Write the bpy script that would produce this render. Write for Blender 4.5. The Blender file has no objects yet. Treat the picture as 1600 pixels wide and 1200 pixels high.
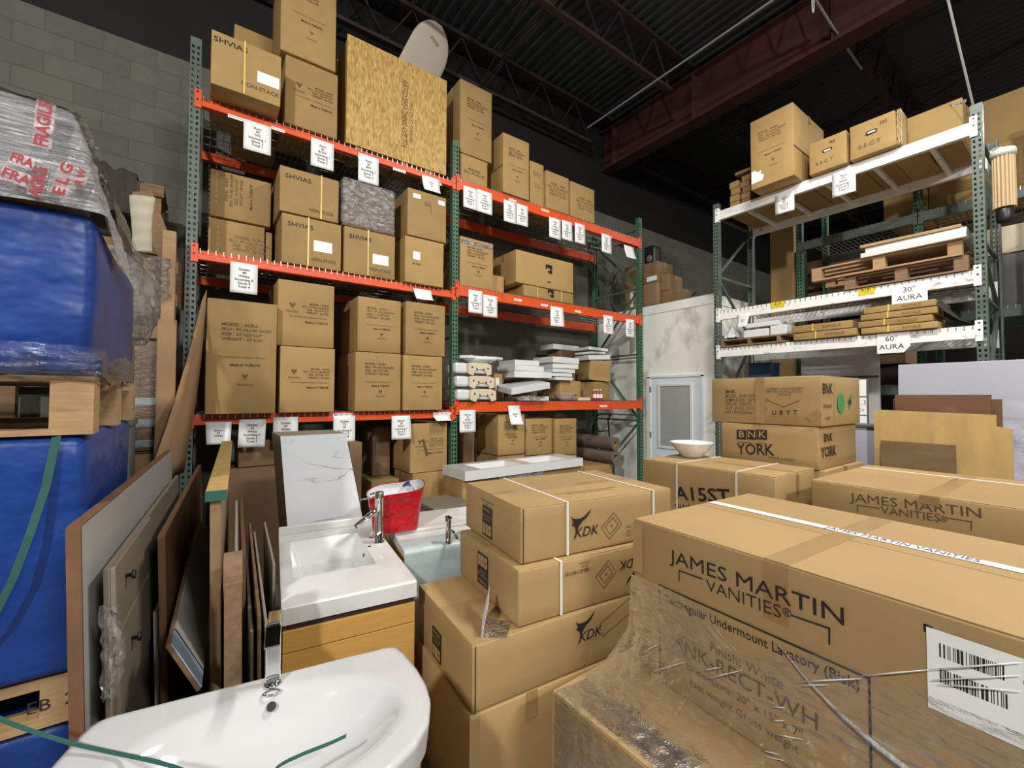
import bpy, bmesh, math, random
from mathutils import Vector, Matrix, noise
random.seed(7)
R = math.radians
scn = bpy.context.scene
C = scn.collection

# ---------------------------------------------------------------- camera, world, lights, exposure
CAM = Vector((0, 0, 1.75))
FPX, YAW, PITCH, ROLL = 673.7, R(35.94), R(1.624), R(0.149)
FW = Vector((math.sin(YAW) * math.cos(PITCH), math.cos(YAW) * math.cos(PITCH), math.sin(PITCH)))
_rt = Vector((math.cos(YAW), -math.sin(YAW), 0)); _up = _rt.cross(FW)
RT = math.cos(ROLL) * _rt + math.sin(ROLL) * _up
UP = RT.cross(FW)
cd = bpy.data.cameras.new('camera'); cam = bpy.data.objects.new('camera', cd); C.objects.link(cam)
cd.sensor_width = 36.0; cd.lens = 36.0 * FPX / 1600.0; cd.clip_start = 0.02
mw = Matrix.Identity(4)
for i in range(3):
    mw[i][0] = RT[i]; mw[i][1] = UP[i]; mw[i][2] = -FW[i]; mw[i][3] = CAM[i]
cam.matrix_world = mw
scn.camera = cam

w = bpy.data.worlds.new('warehouse_air'); scn.world = w; w.use_nodes = True
w.node_tree.nodes['Background'].inputs[0].default_value = (0.96, 0.98, 1.0, 1)
w.node_tree.nodes['Background'].inputs[1].default_value = 0.33

def area(name, loc, sx, sy, power, col=(1, 0.93, 0.82), aim=None, spread=180):
    l = bpy.data.lights.new(name, 'AREA'); l.shape = 'RECTANGLE'; l.size = sx; l.size_y = sy
    l.energy = power; l.color = col; l.spread = R(spread)
    o = bpy.data.objects.new(name, l); C.objects.link(o); o.location = loc
    if aim is not None:
        o.rotation_euler = (Vector(aim) - Vector(loc)).to_track_quat('-Z', 'Y').to_euler()
    return o
LC = (1, 0.985, 0.94)
area('aisle_lamp', (-4.3, -2.4, 5.95), 0.25, 0.5, 500, LC, (1.5, 2.0, 2.0))
area('aisle_lamp', (1.6, -5.0, 5.95), 1.3, 0.4, 330, LC, (2.6, 2.8, 2.4))
area('aisle_lamp', (3.3, 0.5, 5.95), 0.4, 1.3, 250, LC)
area('aisle_lamp', (9.8, 0.0, 5.95), 0.4, 1.3, 200, LC)

vs = scn.view_settings
vs.view_transform = 'Standard'; vs.look = 'None'; vs.gamma = 1.0; vs.use_curve_mapping = False
vs.exposure = -0.14

# ---------------------------------------------------------------- helpers
def ray(px, py):
    return FW + RT * ((px - 800) / FPX) + UP * ((600 - py) / FPX)
def on(px, py, axis, val):
    d = ray(px, py); k = 'XYZ'.index(axis)
    return CAM + d * ((val - CAM[k]) / d[k])

def nz(p, s=1.0, seed=0.0):
    return noise.noise(Vector((p[0] * s + seed * 7.31, p[1] * s - seed * 3.7, p[2] * s + seed)))

class MB:
    def __init__(self): self.v = []; self.f = []
    def add(self, vs, fs):
        n = len(self.v); self.v += [Vector(p) for p in vs]; self.f += [tuple(i + n for i in q) for q in fs]; return self
    def box(self, a, b):
        x0, y0, z0 = a; x1, y1, z1 = b
        return self.add([(x0,y0,z0),(x1,y0,z0),(x1,y1,z0),(x0,y1,z0),(x0,y0,z1),(x1,y0,z1),(x1,y1,z1),(x0,y1,z1)],
                        [(0,3,2,1),(4,5,6,7),(0,1,5,4),(1,2,6,5),(2,3,7,6),(3,0,4,7)])
    def obox(self, o, ax, ay, az):
        o = Vector(o); ax = Vector(ax); ay = Vector(ay); az = Vector(az)
        return self.add([o,o+ax,o+ax+ay,o+ay,o+az,o+ax+az,o+ax+ay+az,o+ay+az],
                        [(0,3,2,1),(4,5,6,7),(0,1,5,4),(1,2,6,5),(2,3,7,6),(3,0,4,7)])
    def bar(self, a, b, w, h, up=(0,0,1)):
        a = Vector(a); b = Vector(b); d = (b - a); n = d.normalized(); u = Vector(up)
        if abs(n.dot(u)) > 0.99: u = Vector((0,1,0))
        s = n.cross(u).normalized(); u = s.cross(n)
        return self.obox(a - s*w/2 - u*h/2, s*w, d, u*h) if False else self.add(
            [a-s*w/2-u*h/2, a+s*w/2-u*h/2, a+s*w/2+u*h/2, a-s*w/2+u*h/2, b-s*w/2-u*h/2, b+s*w/2-u*h/2, b+s*w/2+u*h/2, b-s*w/2+u*h/2],
            [(0,1,2,3),(7,6,5,4),(0,4,5,1),(1,5,6,2),(2,6,7,3),(3,7,4,0)])
    def tube(self, pts, r, n=8, cap=True):
        pts = [Vector(p) for p in pts]; rings = []; N = len(pts)
        rr = r if isinstance(r, (list, tuple)) else [r] * N
        prev = None
        vs = []; fs = []
        for i, p in enumerate(pts):
            d = (pts[min(i+1, N-1)] - pts[max(i-1, 0)]).normalized()
            if prev is None:
                u = Vector((0,0,1)) if abs(d.z) < 0.9 else Vector((1,0,0))
                s = d.cross(u).normalized()
            else:
                s = (prev - d * prev.dot(d)).normalized()
            prev = s; t = d.cross(s)
            for k in range(n):
                a = 2*math.pi*k/n
                vs.append(p + (s*math.cos(a) + t*math.sin(a)) * rr[i])
        for i in range(N-1):
            for k in range(n):
                fs.append((i*n+k, i*n+(k+1)%n, (i+1)*n+(k+1)%n, (i+1)*n+k))
        if cap:
            fs.append(tuple(range(n-1, -1, -1))); fs.append(tuple((N-1)*n+k for k in range(n)))
        return self.add(vs, fs)
    def lathe(self, prof, n=24, c=(0,0,0), cap=True):
        vs = []; fs = []; c = Vector(c); m = len(prof)
        for r, z in prof:
            for k in range(n):
                a = 2*math.pi*k/n
                vs.append(c + Vector((r*math.cos(a), r*math.sin(a), z)))
        for i in range(m-1):
            for k in range(n):
                fs.append((i*n+k, i*n+(k+1)%n, (i+1)*n+(k+1)%n, (i+1)*n+k))
        if cap:
            fs.append(tuple(range(n-1,-1,-1))); fs.append(tuple((m-1)*n+k for k in range(n)))
        return self.add(vs, fs)
    def prism(self, poly, o, u, v, nrm):
        o = Vector(o); u = Vector(u); v = Vector(v); nrm = Vector(nrm); n = len(poly)
        vs = [o + u*a + v*b for a, b in poly] + [o + u*a + v*b + nrm for a, b in poly]
        fs = [tuple(range(n-1,-1,-1)), tuple(range(n, 2*n))] + [(i, (i+1)%n, n+(i+1)%n, n+i) for i in range(n)]
        return self.add(vs, fs)
    def grid(self, fn, nu, nv):
        vs = [fn(i/nu, j/nv) for j in range(nv+1) for i in range(nu+1)]
        fs = [(j*(nu+1)+i, j*(nu+1)+i+1, (j+1)*(nu+1)+i+1, (j+1)*(nu+1)+i) for j in range(nv) for i in range(nu)]
        return self.add(vs, fs)
    def mesh(self, name, mat, smooth=False):
        me = bpy.data.meshes.new(name); me.from_pydata([tuple(p) for p in self.v], [], self.f)
        bm = bmesh.new(); bm.from_mesh(me); bmesh.ops.recalc_face_normals(bm, faces=bm.faces); bm.to_mesh(me); bm.free()
        if mat: me.materials.append(mat)
        if smooth: me.shade_smooth()
        me.update(); return me
    def build(self, name, mat, parent=None, smooth=False, bevel=0, solid=0, sub=0):
        o = bpy.data.objects.new(name, self.mesh(name, mat, smooth)); C.objects.link(o)
        if parent is not None: o.parent = parent
        if solid:
            m = o.modifiers.new('thick', 'SOLIDIFY'); m.thickness = solid; m.offset = 0
        if bevel:
            m = o.modifiers.new('edge', 'BEVEL'); m.width = bevel; m.segments = 2; m.limit_method = 'ANGLE'; m.angle_limit = R(35)
        if sub:
            m = o.modifiers.new('sub', 'SUBSURF'); m.levels = sub; m.render_levels = sub
        return o

def tag(o, label=None, cat=None, group=None, kind=None):
    if label: o['label'] = label
    if cat: o['category'] = cat
    if group: o['group'] = group
    if kind: o['kind'] = kind
    return o
def thing(name, label, cat, loc=(0,0,0), rz=0, group=None):
    o = bpy.data.objects.new(name, None); C.objects.link(o); o.empty_display_size = 0.1
    o.location = loc; o.rotation_euler = (0, 0, rz)
    return tag(o, label, cat, group)
def struct(name, mb, mat, **k):
    o = mb.build(name, mat, **k); o['kind'] = 'structure'; return o
def inst(name, me, parent, mtx=None):
    o = bpy.data.objects.new(name, me); C.objects.link(o); o.parent = parent
    if mtx is not None: o.matrix_local = mtx
    return o

# ---------------------------------------------------------------- materials
def mat(name, col, rough=0.6, metal=0, spec=0.5, bump=0, bscale=40, vary=0.0, vscale=6, dark=None, dscale=3, damt=0.0,
        rnd=0.0, stretch=None, alpha=None, trans=0, coat=0, dthr=(0.45, 0.7), bdist=0.01):
    m = bpy.data.materials.new(name); m.use_nodes = True
    nt = m.node_tree; N = nt.nodes; L = nt.links; b = N['Principled BSDF']
    b.inputs['Roughness'].default_value = rough; b.inputs['Metallic'].default_value = metal
    b.inputs['Specular IOR Level'].default_value = spec
    if trans: b.inputs['Transmission Weight'].default_value = trans
    if coat: b.inputs['Coat Weight'].default_value = coat; b.inputs['Coat Roughness'].default_value = 0.08
    b.inputs['Base Color'].default_value = (*col, 1)
    tc = N.new('ShaderNodeTexCoord'); co = tc.outputs['Object']
    if stretch:
        mp = N.new('ShaderNodeMapping'); mp.inputs['Scale'].default_value = stretch; L.new(co, mp.inputs[0]); co = mp.outputs[0]
    oi = N.new('ShaderNodeObjectInfo')
    cur = None
    def mixc(fac, a, bcol, mode='MIX'):
        x = N.new('ShaderNodeMix'); x.data_type = 'RGBA'; x.blend_type = mode
        L.new(fac, x.inputs[0])
        if a is None: x.inputs[6].default_value = (*col, 1)
        else: L.new(a, x.inputs[6])
        x.inputs[7].default_value = (*bcol, 1); return x.outputs[2]
    def nse(sc, det=4):
        n = N.new('ShaderNodeTexNoise'); n.noise_dimensions = '4D'; n.inputs['Scale'].default_value = sc; n.inputs['Detail'].default_value = det
        L.new(co, n.inputs['Vector'])
        mu = N.new('ShaderNodeMath'); mu.operation = 'MULTIPLY'; mu.inputs[1].default_value = 37.0; L.new(oi.outputs['Random'], mu.inputs[0]); L.new(mu.outputs[0], n.inputs['W'])
        return n.outputs[0]
    def rng(sock, a, bb, c=0, d=1):
        r = N.new('ShaderNodeMapRange'); L.new(sock, r.inputs[0]); r.inputs[1].default_value = a; r.inputs[2].default_value = bb; r.inputs[3].default_value = c; r.inputs[4].default_value = d; return r.outputs[0]
    if dark and damt:
        cur = mixc(rng(nse(dscale), dthr[0], dthr[1], 0, damt), cur, dark)
    if vary or rnd:
        h = N.new('ShaderNodeHueSaturation'); h.inputs['Color'].default_value = (*col, 1)
        if cur: L.new(cur, h.inputs['Color'])
        v = rng(nse(vscale, 6), 0.25, 0.75, 1 - vary, 1 + vary)
        mu = N.new('ShaderNodeMath'); mu.operation = 'MULTIPLY'; L.new(v, mu.inputs[0])
        L.new(rng(oi.outputs['Random'], 0, 1, 1 - rnd, 1 + rnd), mu.inputs[1]); L.new(mu.outputs[0], h.inputs['Value']); cur = h.outputs[0]
    if cur: L.new(cur, b.inputs['Base Color'])
    if bump:
        bp = N.new('ShaderNodeBump'); bp.inputs['Strength'].default_value = bump; bp.inputs['Distance'].default_value = bdist
        L.new(nse(bscale, 3), bp.inputs['Height']); L.new(bp.outputs[0], b.inputs['Normal'])
    return m

def mat_clear():
    m = bpy.data.materials.new('clear_brown_tape'); m.use_nodes = True; nt = m.node_tree; N = nt.nodes; L = nt.links
    N.remove(N['Principled BSDF']); out = [n for n in N if n.type == 'OUTPUT_MATERIAL'][0]
    t = N.new('ShaderNodeBsdfTransparent'); t.inputs[0].default_value = (0.97, 0.94, 0.90, 1); g = N.new('ShaderNodeBsdfGlossy'); g.inputs['Roughness'].default_value = 0.25
    x = N.new('ShaderNodeMixShader'); x.inputs[0].default_value = 0.05; L.new(t.outputs[0], x.inputs[1]); L.new(g.outputs[0], x.inputs[2]); L.new(x.outputs[0], out.inputs[0]); return m
KR = (0.385, 0.247, 0.094)
M = {}
M['kraft'] = mat('kraft_board', KR, 0.72, spec=0.3, bump=0.12, bscale=14, vary=0.07, vscale=5, dark=(0.27,0.17,0.075), dscale=2.2, damt=0.35, rnd=0.12)
M['kraft_near'] = mat('kraft_board_near', (0.395,0.26,0.112), 0.68, spec=0.35, bump=0.07, bscale=9, vary=0.05, vscale=3, dark=(0.27,0.17,0.08), dscale=1.6, damt=0.4, rnd=0.05)
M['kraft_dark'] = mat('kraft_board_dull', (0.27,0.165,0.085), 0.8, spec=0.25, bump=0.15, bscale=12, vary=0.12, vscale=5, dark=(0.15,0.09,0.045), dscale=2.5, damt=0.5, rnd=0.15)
M['kraft_edge'] = mat('torn_board', (0.50,0.36,0.19), 0.85, vary=0.1)
M['tape'] = mat('packing_tape', (0.36,0.235,0.105), 0.18, spec=0.6, bump=0.1, bscale=30, vary=0.06)
M['tape_clear'] = mat_clear()
M['tape_print'] = mat('printed_tape', (0.85,0.84,0.84), 0.3, vary=0.03)
M['ink'] = mat('black_ink', (0.018,0.014,0.012), 0.6)
M['ink_soft'] = mat('worn_ink', (0.11,0.07,0.035), 0.7)
M['ink_faint'] = mat('faint_ink', (0.20,0.125,0.055), 0.7)
M['ink_blue'] = mat('blue_ink', (0.05,0.05,0.22), 0.5)
M['ink_red'] = mat('red_ink', (0.30,0.012,0.02), 0.5)
M['ink_green'] = mat('green_ink', (0.05,0.28,0.09), 0.5)
M['ink_grey'] = mat('grey_ink', (0.16,0.155,0.15), 0.6)
M['paper'] = mat('white_paper', (0.88,0.88,0.87), 0.6, vary=0.03)
M['yellow_paper'] = mat('yellow_sticker', (0.72,0.55,0.02), 0.5)
M['strap_white'] = mat('white_strap', (0.75,0.72,0.66), 0.4)
M['strap_yellow'] = mat('yellow_strap', (0.72,0.55,0.12), 0.35)
M['strap_green'] = mat('green_strap', (0.03,0.10,0.085), 0.35, vary=0.1)
M['orange'] = mat('orange_paint', (0.74,0.085,0.012), 0.45, vary=0.08, vscale=4, dark=(0.30,0.06,0.03), dscale=7, damt=0.5, dthr=(0.58,0.75))
M['green'] = mat('green_paint', (0.055,0.135,0.075), 0.45, vary=0.15, vscale=9, dark=(0.10,0.10,0.08), dscale=10, damt=0.6, dthr=(0.58,0.75))
M['greygreen'] = mat('grey_green_paint', (0.095,0.125,0.105), 0.45, vary=0.15, vscale=9, dark=(0.04,0.045,0.04), dscale=10, damt=0.6, dthr=(0.55,0.75))
M['whitepaint'] = mat('white_beam_paint', (0.90,0.89,0.86), 0.45, vary=0.08, vscale=8, dark=(0.20,0.16,0.12), dscale=9, damt=0.7, dthr=(0.60,0.72), stretch=(1,1,1.5))
M['steel'] = mat('galvanised_wire', (0.42,0.41,0.38), 0.35, metal=0.9)
M['chrome'] = mat('chrome', (0.82,0.82,0.83), 0.05, metal=1.0)
M['ceramic_near'] = mat('dimmed_white_ceramic', (0.57,0.57,0.57), 0.08, spec=0.6, coat=0.3, vary=0.012, vscale=3)  # darker copy of the white ceramic, offsets the strong light on the near basin
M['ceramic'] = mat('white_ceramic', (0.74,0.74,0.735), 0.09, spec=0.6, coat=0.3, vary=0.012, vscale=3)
M['ceramic_raw'] = mat('unglazed_ceramic', (0.66,0.57,0.40), 0.8, vary=0.08)
M['marble_top'] = mat('white_marble_top', (0.70,0.695,0.67), 0.22, vary=0.04, vscale=5, dark=(0.50,0.49,0.46), dscale=3.5, damt=0.6, dthr=(0.48,0.62))
M['black'] = mat('black_plastic', (0.012,0.012,0.013), 0.4)
M['darkgap'] = mat('dark_stain_and_gap_shade', (0.03,0.012,0.010), 0.6)
M['wood'] = mat('raw_pallet_wood', (0.40,0.25,0.12), 0.8, vary=0.18, vscale=4, stretch=(3,18,18), bump=0.2, bscale=3, rnd=0.15, dark=(0.2,0.11,0.05), dscale=0.6, damt=0.4)
M['wood_old'] = mat('weathered_wood', (0.23,0.135,0.07), 0.85, vary=0.25, vscale=3, stretch=(3,16,16), rnd=0.15)
M['wood_yellow'] = mat('yellow_pine', (0.50,0.33,0.11), 0.6, vary=0.14, vscale=3, stretch=(14,14,2), dark=(0.30,0.17,0.05), dscale=1.2, damt=0.3)
M['oak'] = mat('honey_oak_veneer', (0.52,0.29,0.07), 0.45, vary=0.1, vscale=3, stretch=(2,2,16))
M['ply'] = mat('plywood', (0.53,0.35,0.13), 0.6, vary=0.14, vscale=3, stretch=(4,2,1.2), dark=(0.28,0.17,0.06), dscale=1.8, damt=0.55, dthr=(0.5,0.72))
M['ply_dark'] = mat('old_plywood', (0.20,0.125,0.06), 0.7, vary=0.25, vscale=3, stretch=(2,2,9), dark=(0.10,0.06,0.03), dscale=1.5, damt=0.5)
M['brownboard'] = mat('brown_fibreboard', (0.16,0.075,0.035), 0.6, vary=0.2, vscale=4, dark=(0.4,0.25,0.12), dscale=4, damt=0.3, dthr=(0.6,0.8))
M['greyply'] = mat('grey_brown_laminate', (0.20,0.165,0.12), 0.5, vary=0.08, vscale=3, stretch=(1,1,7))
M['greymdf'] = mat('grey_panel', (0.33,0.30,0.245), 0.5, vary=0.08, vscale=2)
M['panelwhite'] = mat('shaded_white_laminate', (0.43,0.42,0.395), 0.35, vary=0.05, vscale=2)  # white laminate with the shade of the left-hand boards put into its colour
M['brownply'] = mat('brown_plank', (0.25,0.155,0.07), 0.6, vary=0.2, vscale=3, stretch=(12,12,2))
M['whitepanel'] = mat('white_laminate', (0.74,0.73,0.70), 0.35, vary=0.04, vscale=2)
M['whitefoam'] = mat('white_foam', (0.68,0.66,0.61), 0.7, vary=0.06)
M['blueedge'] = mat('pale_blue_edge', (0.36,0.47,0.58), 0.35, vary=0.05)
M['slab'] = mat('lavender_white_slab', (0.42,0.42,0.48), 0.35, vary=0.03, vscale=2)
M['greypanel'] = mat('dark_grey_panel', (0.13,0.125,0.12), 0.5, vary=0.1)
M['blue'] = mat('blue_wrap', (0.003,0.038,0.22), 0.40, spec=0.5, bump=0.8, bscale=2.6, bdist=0.035, vary=0.22, vscale=2.5, stretch=(1.6,1.6,2.2), dark=(0.002,0.012,0.07), dscale=1.3, damt=0.5)
M['bluebox'] = mat('blue_box', (0.05,0.13,0.25), 0.5, vary=0.1)
M['red'] = mat('red_bag_fabric', (0.43,0.004,0.010), 0.28, bump=1.0, bdist=0.05, bscale=8, vary=0.15, vscale=6)
M['lining'] = mat('grey_lining', (0.60,0.60,0.61), 0.6, vary=0.08)
M['foil'] = mat('silver_foam_wrap', (0.42,0.50,0.50), 0.35, bump=0.5, bscale=12, vary=0.15, vscale=7)
M['rubberdark'] = mat('dark_fabric', (0.035,0.028,0.02), 0.8, vary=0.3)
M['girder'] = mat('dark_red_steel', (0.07,0.02,0.018), 0.6, vary=0.15)
M['joist'] = mat('joist_steel', (0.038,0.020,0.018), 0.6, vary=0.2)
M['conduit'] = mat('grey_conduit', (0.30,0.29,0.28), 0.5)
M['deck'] = mat('roof_deck_steel', (0.066,0.075,0.078), 0.45, metal=0.3, vary=0.15, vscale=1)
M['block'] = mat('painted_block', (0.125,0.122,0.098), 0.85, bump=0.6, bscale=45, vary=0.08, vscale=6, rnd=0.09, dark=(0.13,0.127,0.095), dscale=2, damt=0.4)
M['mortar'] = mat('mortar', (0.115,0.112,0.09), 0.9, bump=0.3, bscale=40, vary=0.08)
M['darkwall'] = mat('dark_void_wall', (0.006,0.005,0.005), 0.8, vary=0.2)  # near-black colour stands in for the dark void above the block wall
M['drywall'] = mat('scuffed_drywall', (0.86,0.85,0.78), 0.7, vary=0.05, vscale=2, dark=(0.30,0.29,0.25), dscale=3.0, damt=0.6, dthr=(0.56,0.72), stretch=(1,1.2,0.8))
M['doorpaint'] = mat('pale_blue_door_paint', (0.74,0.81,0.88), 0.4, vary=0.03)
M['trimwhite'] = mat('white_trim_paint', (0.74,0.73,0.70), 0.4, vary=0.03)
M['blind'] = mat('grey_door_glass', (0.36,0.385,0.375), 0.25, vary=0.05)
M['floor'] = mat('concrete_floor', (0.22,0.21,0.19), 0.5, vary=0.2, vscale=2)
M['surf'] = mat('cream_surfboard', (0.60,0.51,0.42), 0.3, vary=0.04)
M['bamboo'] = mat('bamboo_slats', (0.55,0.38,0.20), 0.5, vary=0.12, vscale=6, stretch=(30,30,1))
M['can_red'] = mat('red_can', (0.42,0.03,0.03), 0.3)
M['carpet'] = mat('carpet_roll', (0.16,0.12,0.085), 0.95, vary=0.2, bump=0.4, bscale=60)

def mat_osb():
    m = bpy.data.materials.new('osb_board'); m.use_nodes = True; nt = m.node_tree; N = nt.nodes; L = nt.links; b = N['Principled BSDF']
    tc = N.new('ShaderNodeTexCoord'); mp = N.new('ShaderNodeMapping'); mp.inputs['Rotation'].default_value = (0, R(25), 0); mp.inputs['Scale'].default_value = (60, 60, 17)
    L.new(tc.outputs['Object'], mp.inputs[0])
    v = N.new('ShaderNodeTexVoronoi'); v.inputs['Scale'].default_value = 1.0; L.new(mp.outputs[0], v.inputs['Vector'])
    mp2 = N.new('ShaderNodeMapping'); mp2.inputs['Rotation'].default_value = (0, R(-50), 0); mp2.inputs['Scale'].default_value = (75, 75, 19); L.new(tc.outputs['Object'], mp2.inputs[0])
    v2 = N.new('ShaderNodeTexVoronoi'); v2.inputs['Scale'].default_value = 1.0; L.new(mp2.outputs[0], v2.inputs['Vector'])
    mx = N.new('ShaderNodeMix'); mx.data_type = 'RGBA'; mx.inputs[0].default_value = 0.5; L.new(v.outputs['Color'], mx.inputs[6]); L.new(v2.outputs['Color'], mx.inputs[7])
    bw = N.new('ShaderNodeRGBToBW'); L.new(mx.outputs[2], bw.inputs[0])
    cr = N.new('ShaderNodeValToRGB'); cr.color_ramp.elements[0].position = 0.25; cr.color_ramp.elements[0].color = (0.36,0.205,0.045,1); cr.color_ramp.elements[1].position = 0.75; cr.color_ramp.elements[1].color = (0.62,0.41,0.13,1)
    L.new(bw.outputs[0], cr.inputs[0]); L.new(cr.outputs[0], b.inputs['Base Color']); b.inputs['Roughness'].default_value = 0.65
    return m
M['osb'] = mat_osb()

def mat_marble():
    m = bpy.data.materials.new('veined_marble'); m.use_nodes = True; nt = m.node_tree; N = nt.nodes; L = nt.links; b = N['Principled BSDF']
    tc = N.new('ShaderNodeTexCoord'); n = N.new('ShaderNodeTexNoise'); n.inputs['Scale'].default_value = 3.4; n.inputs['Detail'].default_value = 5; n.inputs['Distortion'].default_value = 0.6
    mp = N.new('ShaderNodeMapping'); mp.inputs['Rotation'].default_value = (0, R(35), 0); mp.inputs['Scale'].default_value = (0.55, 1, 1.7); L.new(tc.outputs['Object'], mp.inputs[0]); L.new(mp.outputs[0], n.inputs['Vector'])
    s = N.new('ShaderNodeMath'); s.operation = 'SUBTRACT'; s.inputs[1].default_value = 0.56; L.new(n.outputs[0], s.inputs[0])
    a = N.new('ShaderNodeMath'); a.operation = 'ABSOLUTE'; L.new(s.outputs[0], a.inputs[0])
    r = N.new('ShaderNodeMapRange'); r.inputs[1].default_value = 0; r.inputs[2].default_value = 0.012; r.inputs[3].default_value = 0.75; r.inputs[4].default_value = 0; L.new(a.outputs[0], r.inputs[0])
    n2 = N.new('ShaderNodeTexNoise'); n2.inputs['Scale'].default_value = 2.2; L.new(tc.outputs['Object'], n2.inputs['Vector'])
    r2 = N.new('ShaderNodeMapRange'); r2.inputs[1].default_value = 0.45; r2.inputs[2].default_value = 0.6; L.new(n2.outputs[0], r2.inputs[0])
    mu = N.new('ShaderNodeMath'); mu.operation = 'MULTIPLY'; L.new(r.outputs[0], mu.inputs[0]); L.new(r2.outputs[0], mu.inputs[1])
    mx = N.new('ShaderNodeMix'); mx.data_type = 'RGBA'; mx.inputs[6].default_value = (0.78,0.81,0.85,1); mx.inputs[7].default_value = (0.25,0.25,0.27,1); L.new(mu.outputs[0], mx.inputs[0])
    L.new(mx.outputs[2], b.inputs['Base Color']); b.inputs['Roughness'].default_value = 0.25
    return m
M['marble'] = mat_marble()

def mat_film(name, haze=0.10, gloss=0.25, scale=(6, 6, 30), bump=1.0, tint=(1,1,1), rough=0.10, hazecol=(0.75,0.74,0.72), nscale=3.0):
    m = bpy.data.materials.new(name); m.use_nodes = True; nt = m.node_tree; N = nt.nodes; L = nt.links
    for n in list(N):
        if n.type == 'BSDF_PRINCIPLED': N.remove(n)
    out = [n for n in N if n.type == 'OUTPUT_MATERIAL'][0]
    tc = N.new('ShaderNodeTexCoord'); mp = N.new('ShaderNodeMapping'); mp.inputs['Scale'].default_value = scale; L.new(tc.outputs['Object'], mp.inputs[0])
    n = N.new('ShaderNodeTexNoise'); n.inputs['Scale'].default_value = nscale; n.inputs['Detail'].default_value = 5; n.inputs['Roughness'].default_value = 0.65; n.inputs['Distortion'].default_value = 0.8; L.new(mp.outputs[0], n.inputs['Vector'])
    bp = N.new('ShaderNodeBump'); bp.inputs['Strength'].default_value = bump; bp.inputs['Distance'].default_value = 0.03; L.new(n.outputs[0], bp.inputs['Height'])
    t = N.new('ShaderNodeBsdfTransparent'); t.inputs[0].default_value = (*tint, 1)
    g = N.new('ShaderNodeBsdfGlossy'); g.inputs['Roughness'].default_value = rough; L.new(bp.outputs[0], g.inputs['Normal'])
    d = N.new('ShaderNodeBsdfDiffuse'); d.inputs[0].default_value = (*hazecol, 1); L.new(bp.outputs[0], d.inputs['Normal'])
    f = N.new('ShaderNodeFresnel'); f.inputs[0].default_value = 1.5; L.new(bp.outputs[0], f.inputs['Normal'])
    ma = N.new('ShaderNodeMath'); ma.operation = 'ADD'; ma.use_clamp = True; ma.inputs[1].default_value = gloss; L.new(f.outputs[0], ma.inputs[0])
    r = N.new('ShaderNodeMapRange'); r.inputs[1].default_value = 0.42; r.inputs[2].default_value = 0.75; r.inputs[3].default_value = haze * 0.5; r.inputs[4].default_value = min(1, haze * 3); L.new(n.outputs[0], r.inputs[0])
    m1 = N.new('ShaderNodeMixShader'); L.new(r.outputs[0], m1.inputs[0]); L.new(t.outputs[0], m1.inputs[1]); L.new(d.outputs[0], m1.inputs[2])
    m2 = N.new('ShaderNodeMixShader'); L.new(ma.outputs[0], m2.inputs[0]); L.new(m1.outputs[0], m2.inputs[1]); L.new(g.outputs[0], m2.inputs[2])
    L.new(m2.outputs[0], out.inputs[0])
    return m
M['film'] = mat_film('stretch_film', 0.03, 0.0, (5, 5, 16), 0.30, rough=0.2)
M['film_white'] = mat_film('layered_stretch_film', 0.80, 0.06, (4, 4, 40), 1.0, hazecol=(0.98,0.98,1.0))
M['film_grey'] = mat_film('clear_dust_sheet', 0.14, 0.05, (8, 8, 8), 1.0, hazecol=(0.55,0.52,0.47))
M['film_bag'] = mat_film('crinkled_bag', 0.22, 0.06, (5, 5, 9), 1.0, hazecol=(0.85,0.85,0.85))
M['film_fold_glint'] = mat('white_fold_glint', (0.85,0.85,0.86), 0.12, spec=0.9, coat=0.6)  # painted highlight: plain white for the bright streaks along the film folds
M['film_rope'] = mat_film('twisted_film', 0.75, 0.0, (30, 30, 30), 0.6, hazecol=(0.95,0.95,0.95))

# ---------------------------------------------------------------- text
_tc = {}
def text_mesh(s, align='CENTER', bold=0.0, ls=1.0, shear=0.0):
    k = (s, align, bold, ls, shear)
    if k not in _tc:
        cu = bpy.data.curves.new('lettering', 'FONT'); cu.body = s; cu.align_x = align; cu.align_y = 'CENTER'
        cu.resolution_u = 2; cu.offset = bold; cu.space_line = ls; cu.shear = shear
        o = bpy.data.objects.new('lettering', cu)
        me = bpy.data.meshes.new_from_object(o); me.name = 'lettering'
        bpy.data.objects.remove(o); _tc[k] = me
    return _tc[k]
def text(parent, s, o, u, v, size, mt, align='CENTER', sx=1.0, bold=0.0, ls=1.0, shear=0.0, name='printed_lettering', label=None):
    me = text_mesh(s, align, bold, ls, shear)
    ky = (s, align, bold, ls, shear, mt.name)
    if ky not in _tc:
        m2 = me.copy(); m2.materials.clear(); m2.materials.append(mt); _tc[ky] = m2
    me = _tc[ky]
    u = Vector(u).normalized(); v = Vector(v).normalized(); n = u.cross(v)
    mx = Matrix.Identity(4)
    for i in range(3):
        mx[i][0] = u[i] * size * sx; mx[i][1] = v[i] * size; mx[i][2] = n[i]; mx[i][3] = o[i]
    ob = inst(name, me, parent, mx)
    if label: ob['label'] = label
    return ob

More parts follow.
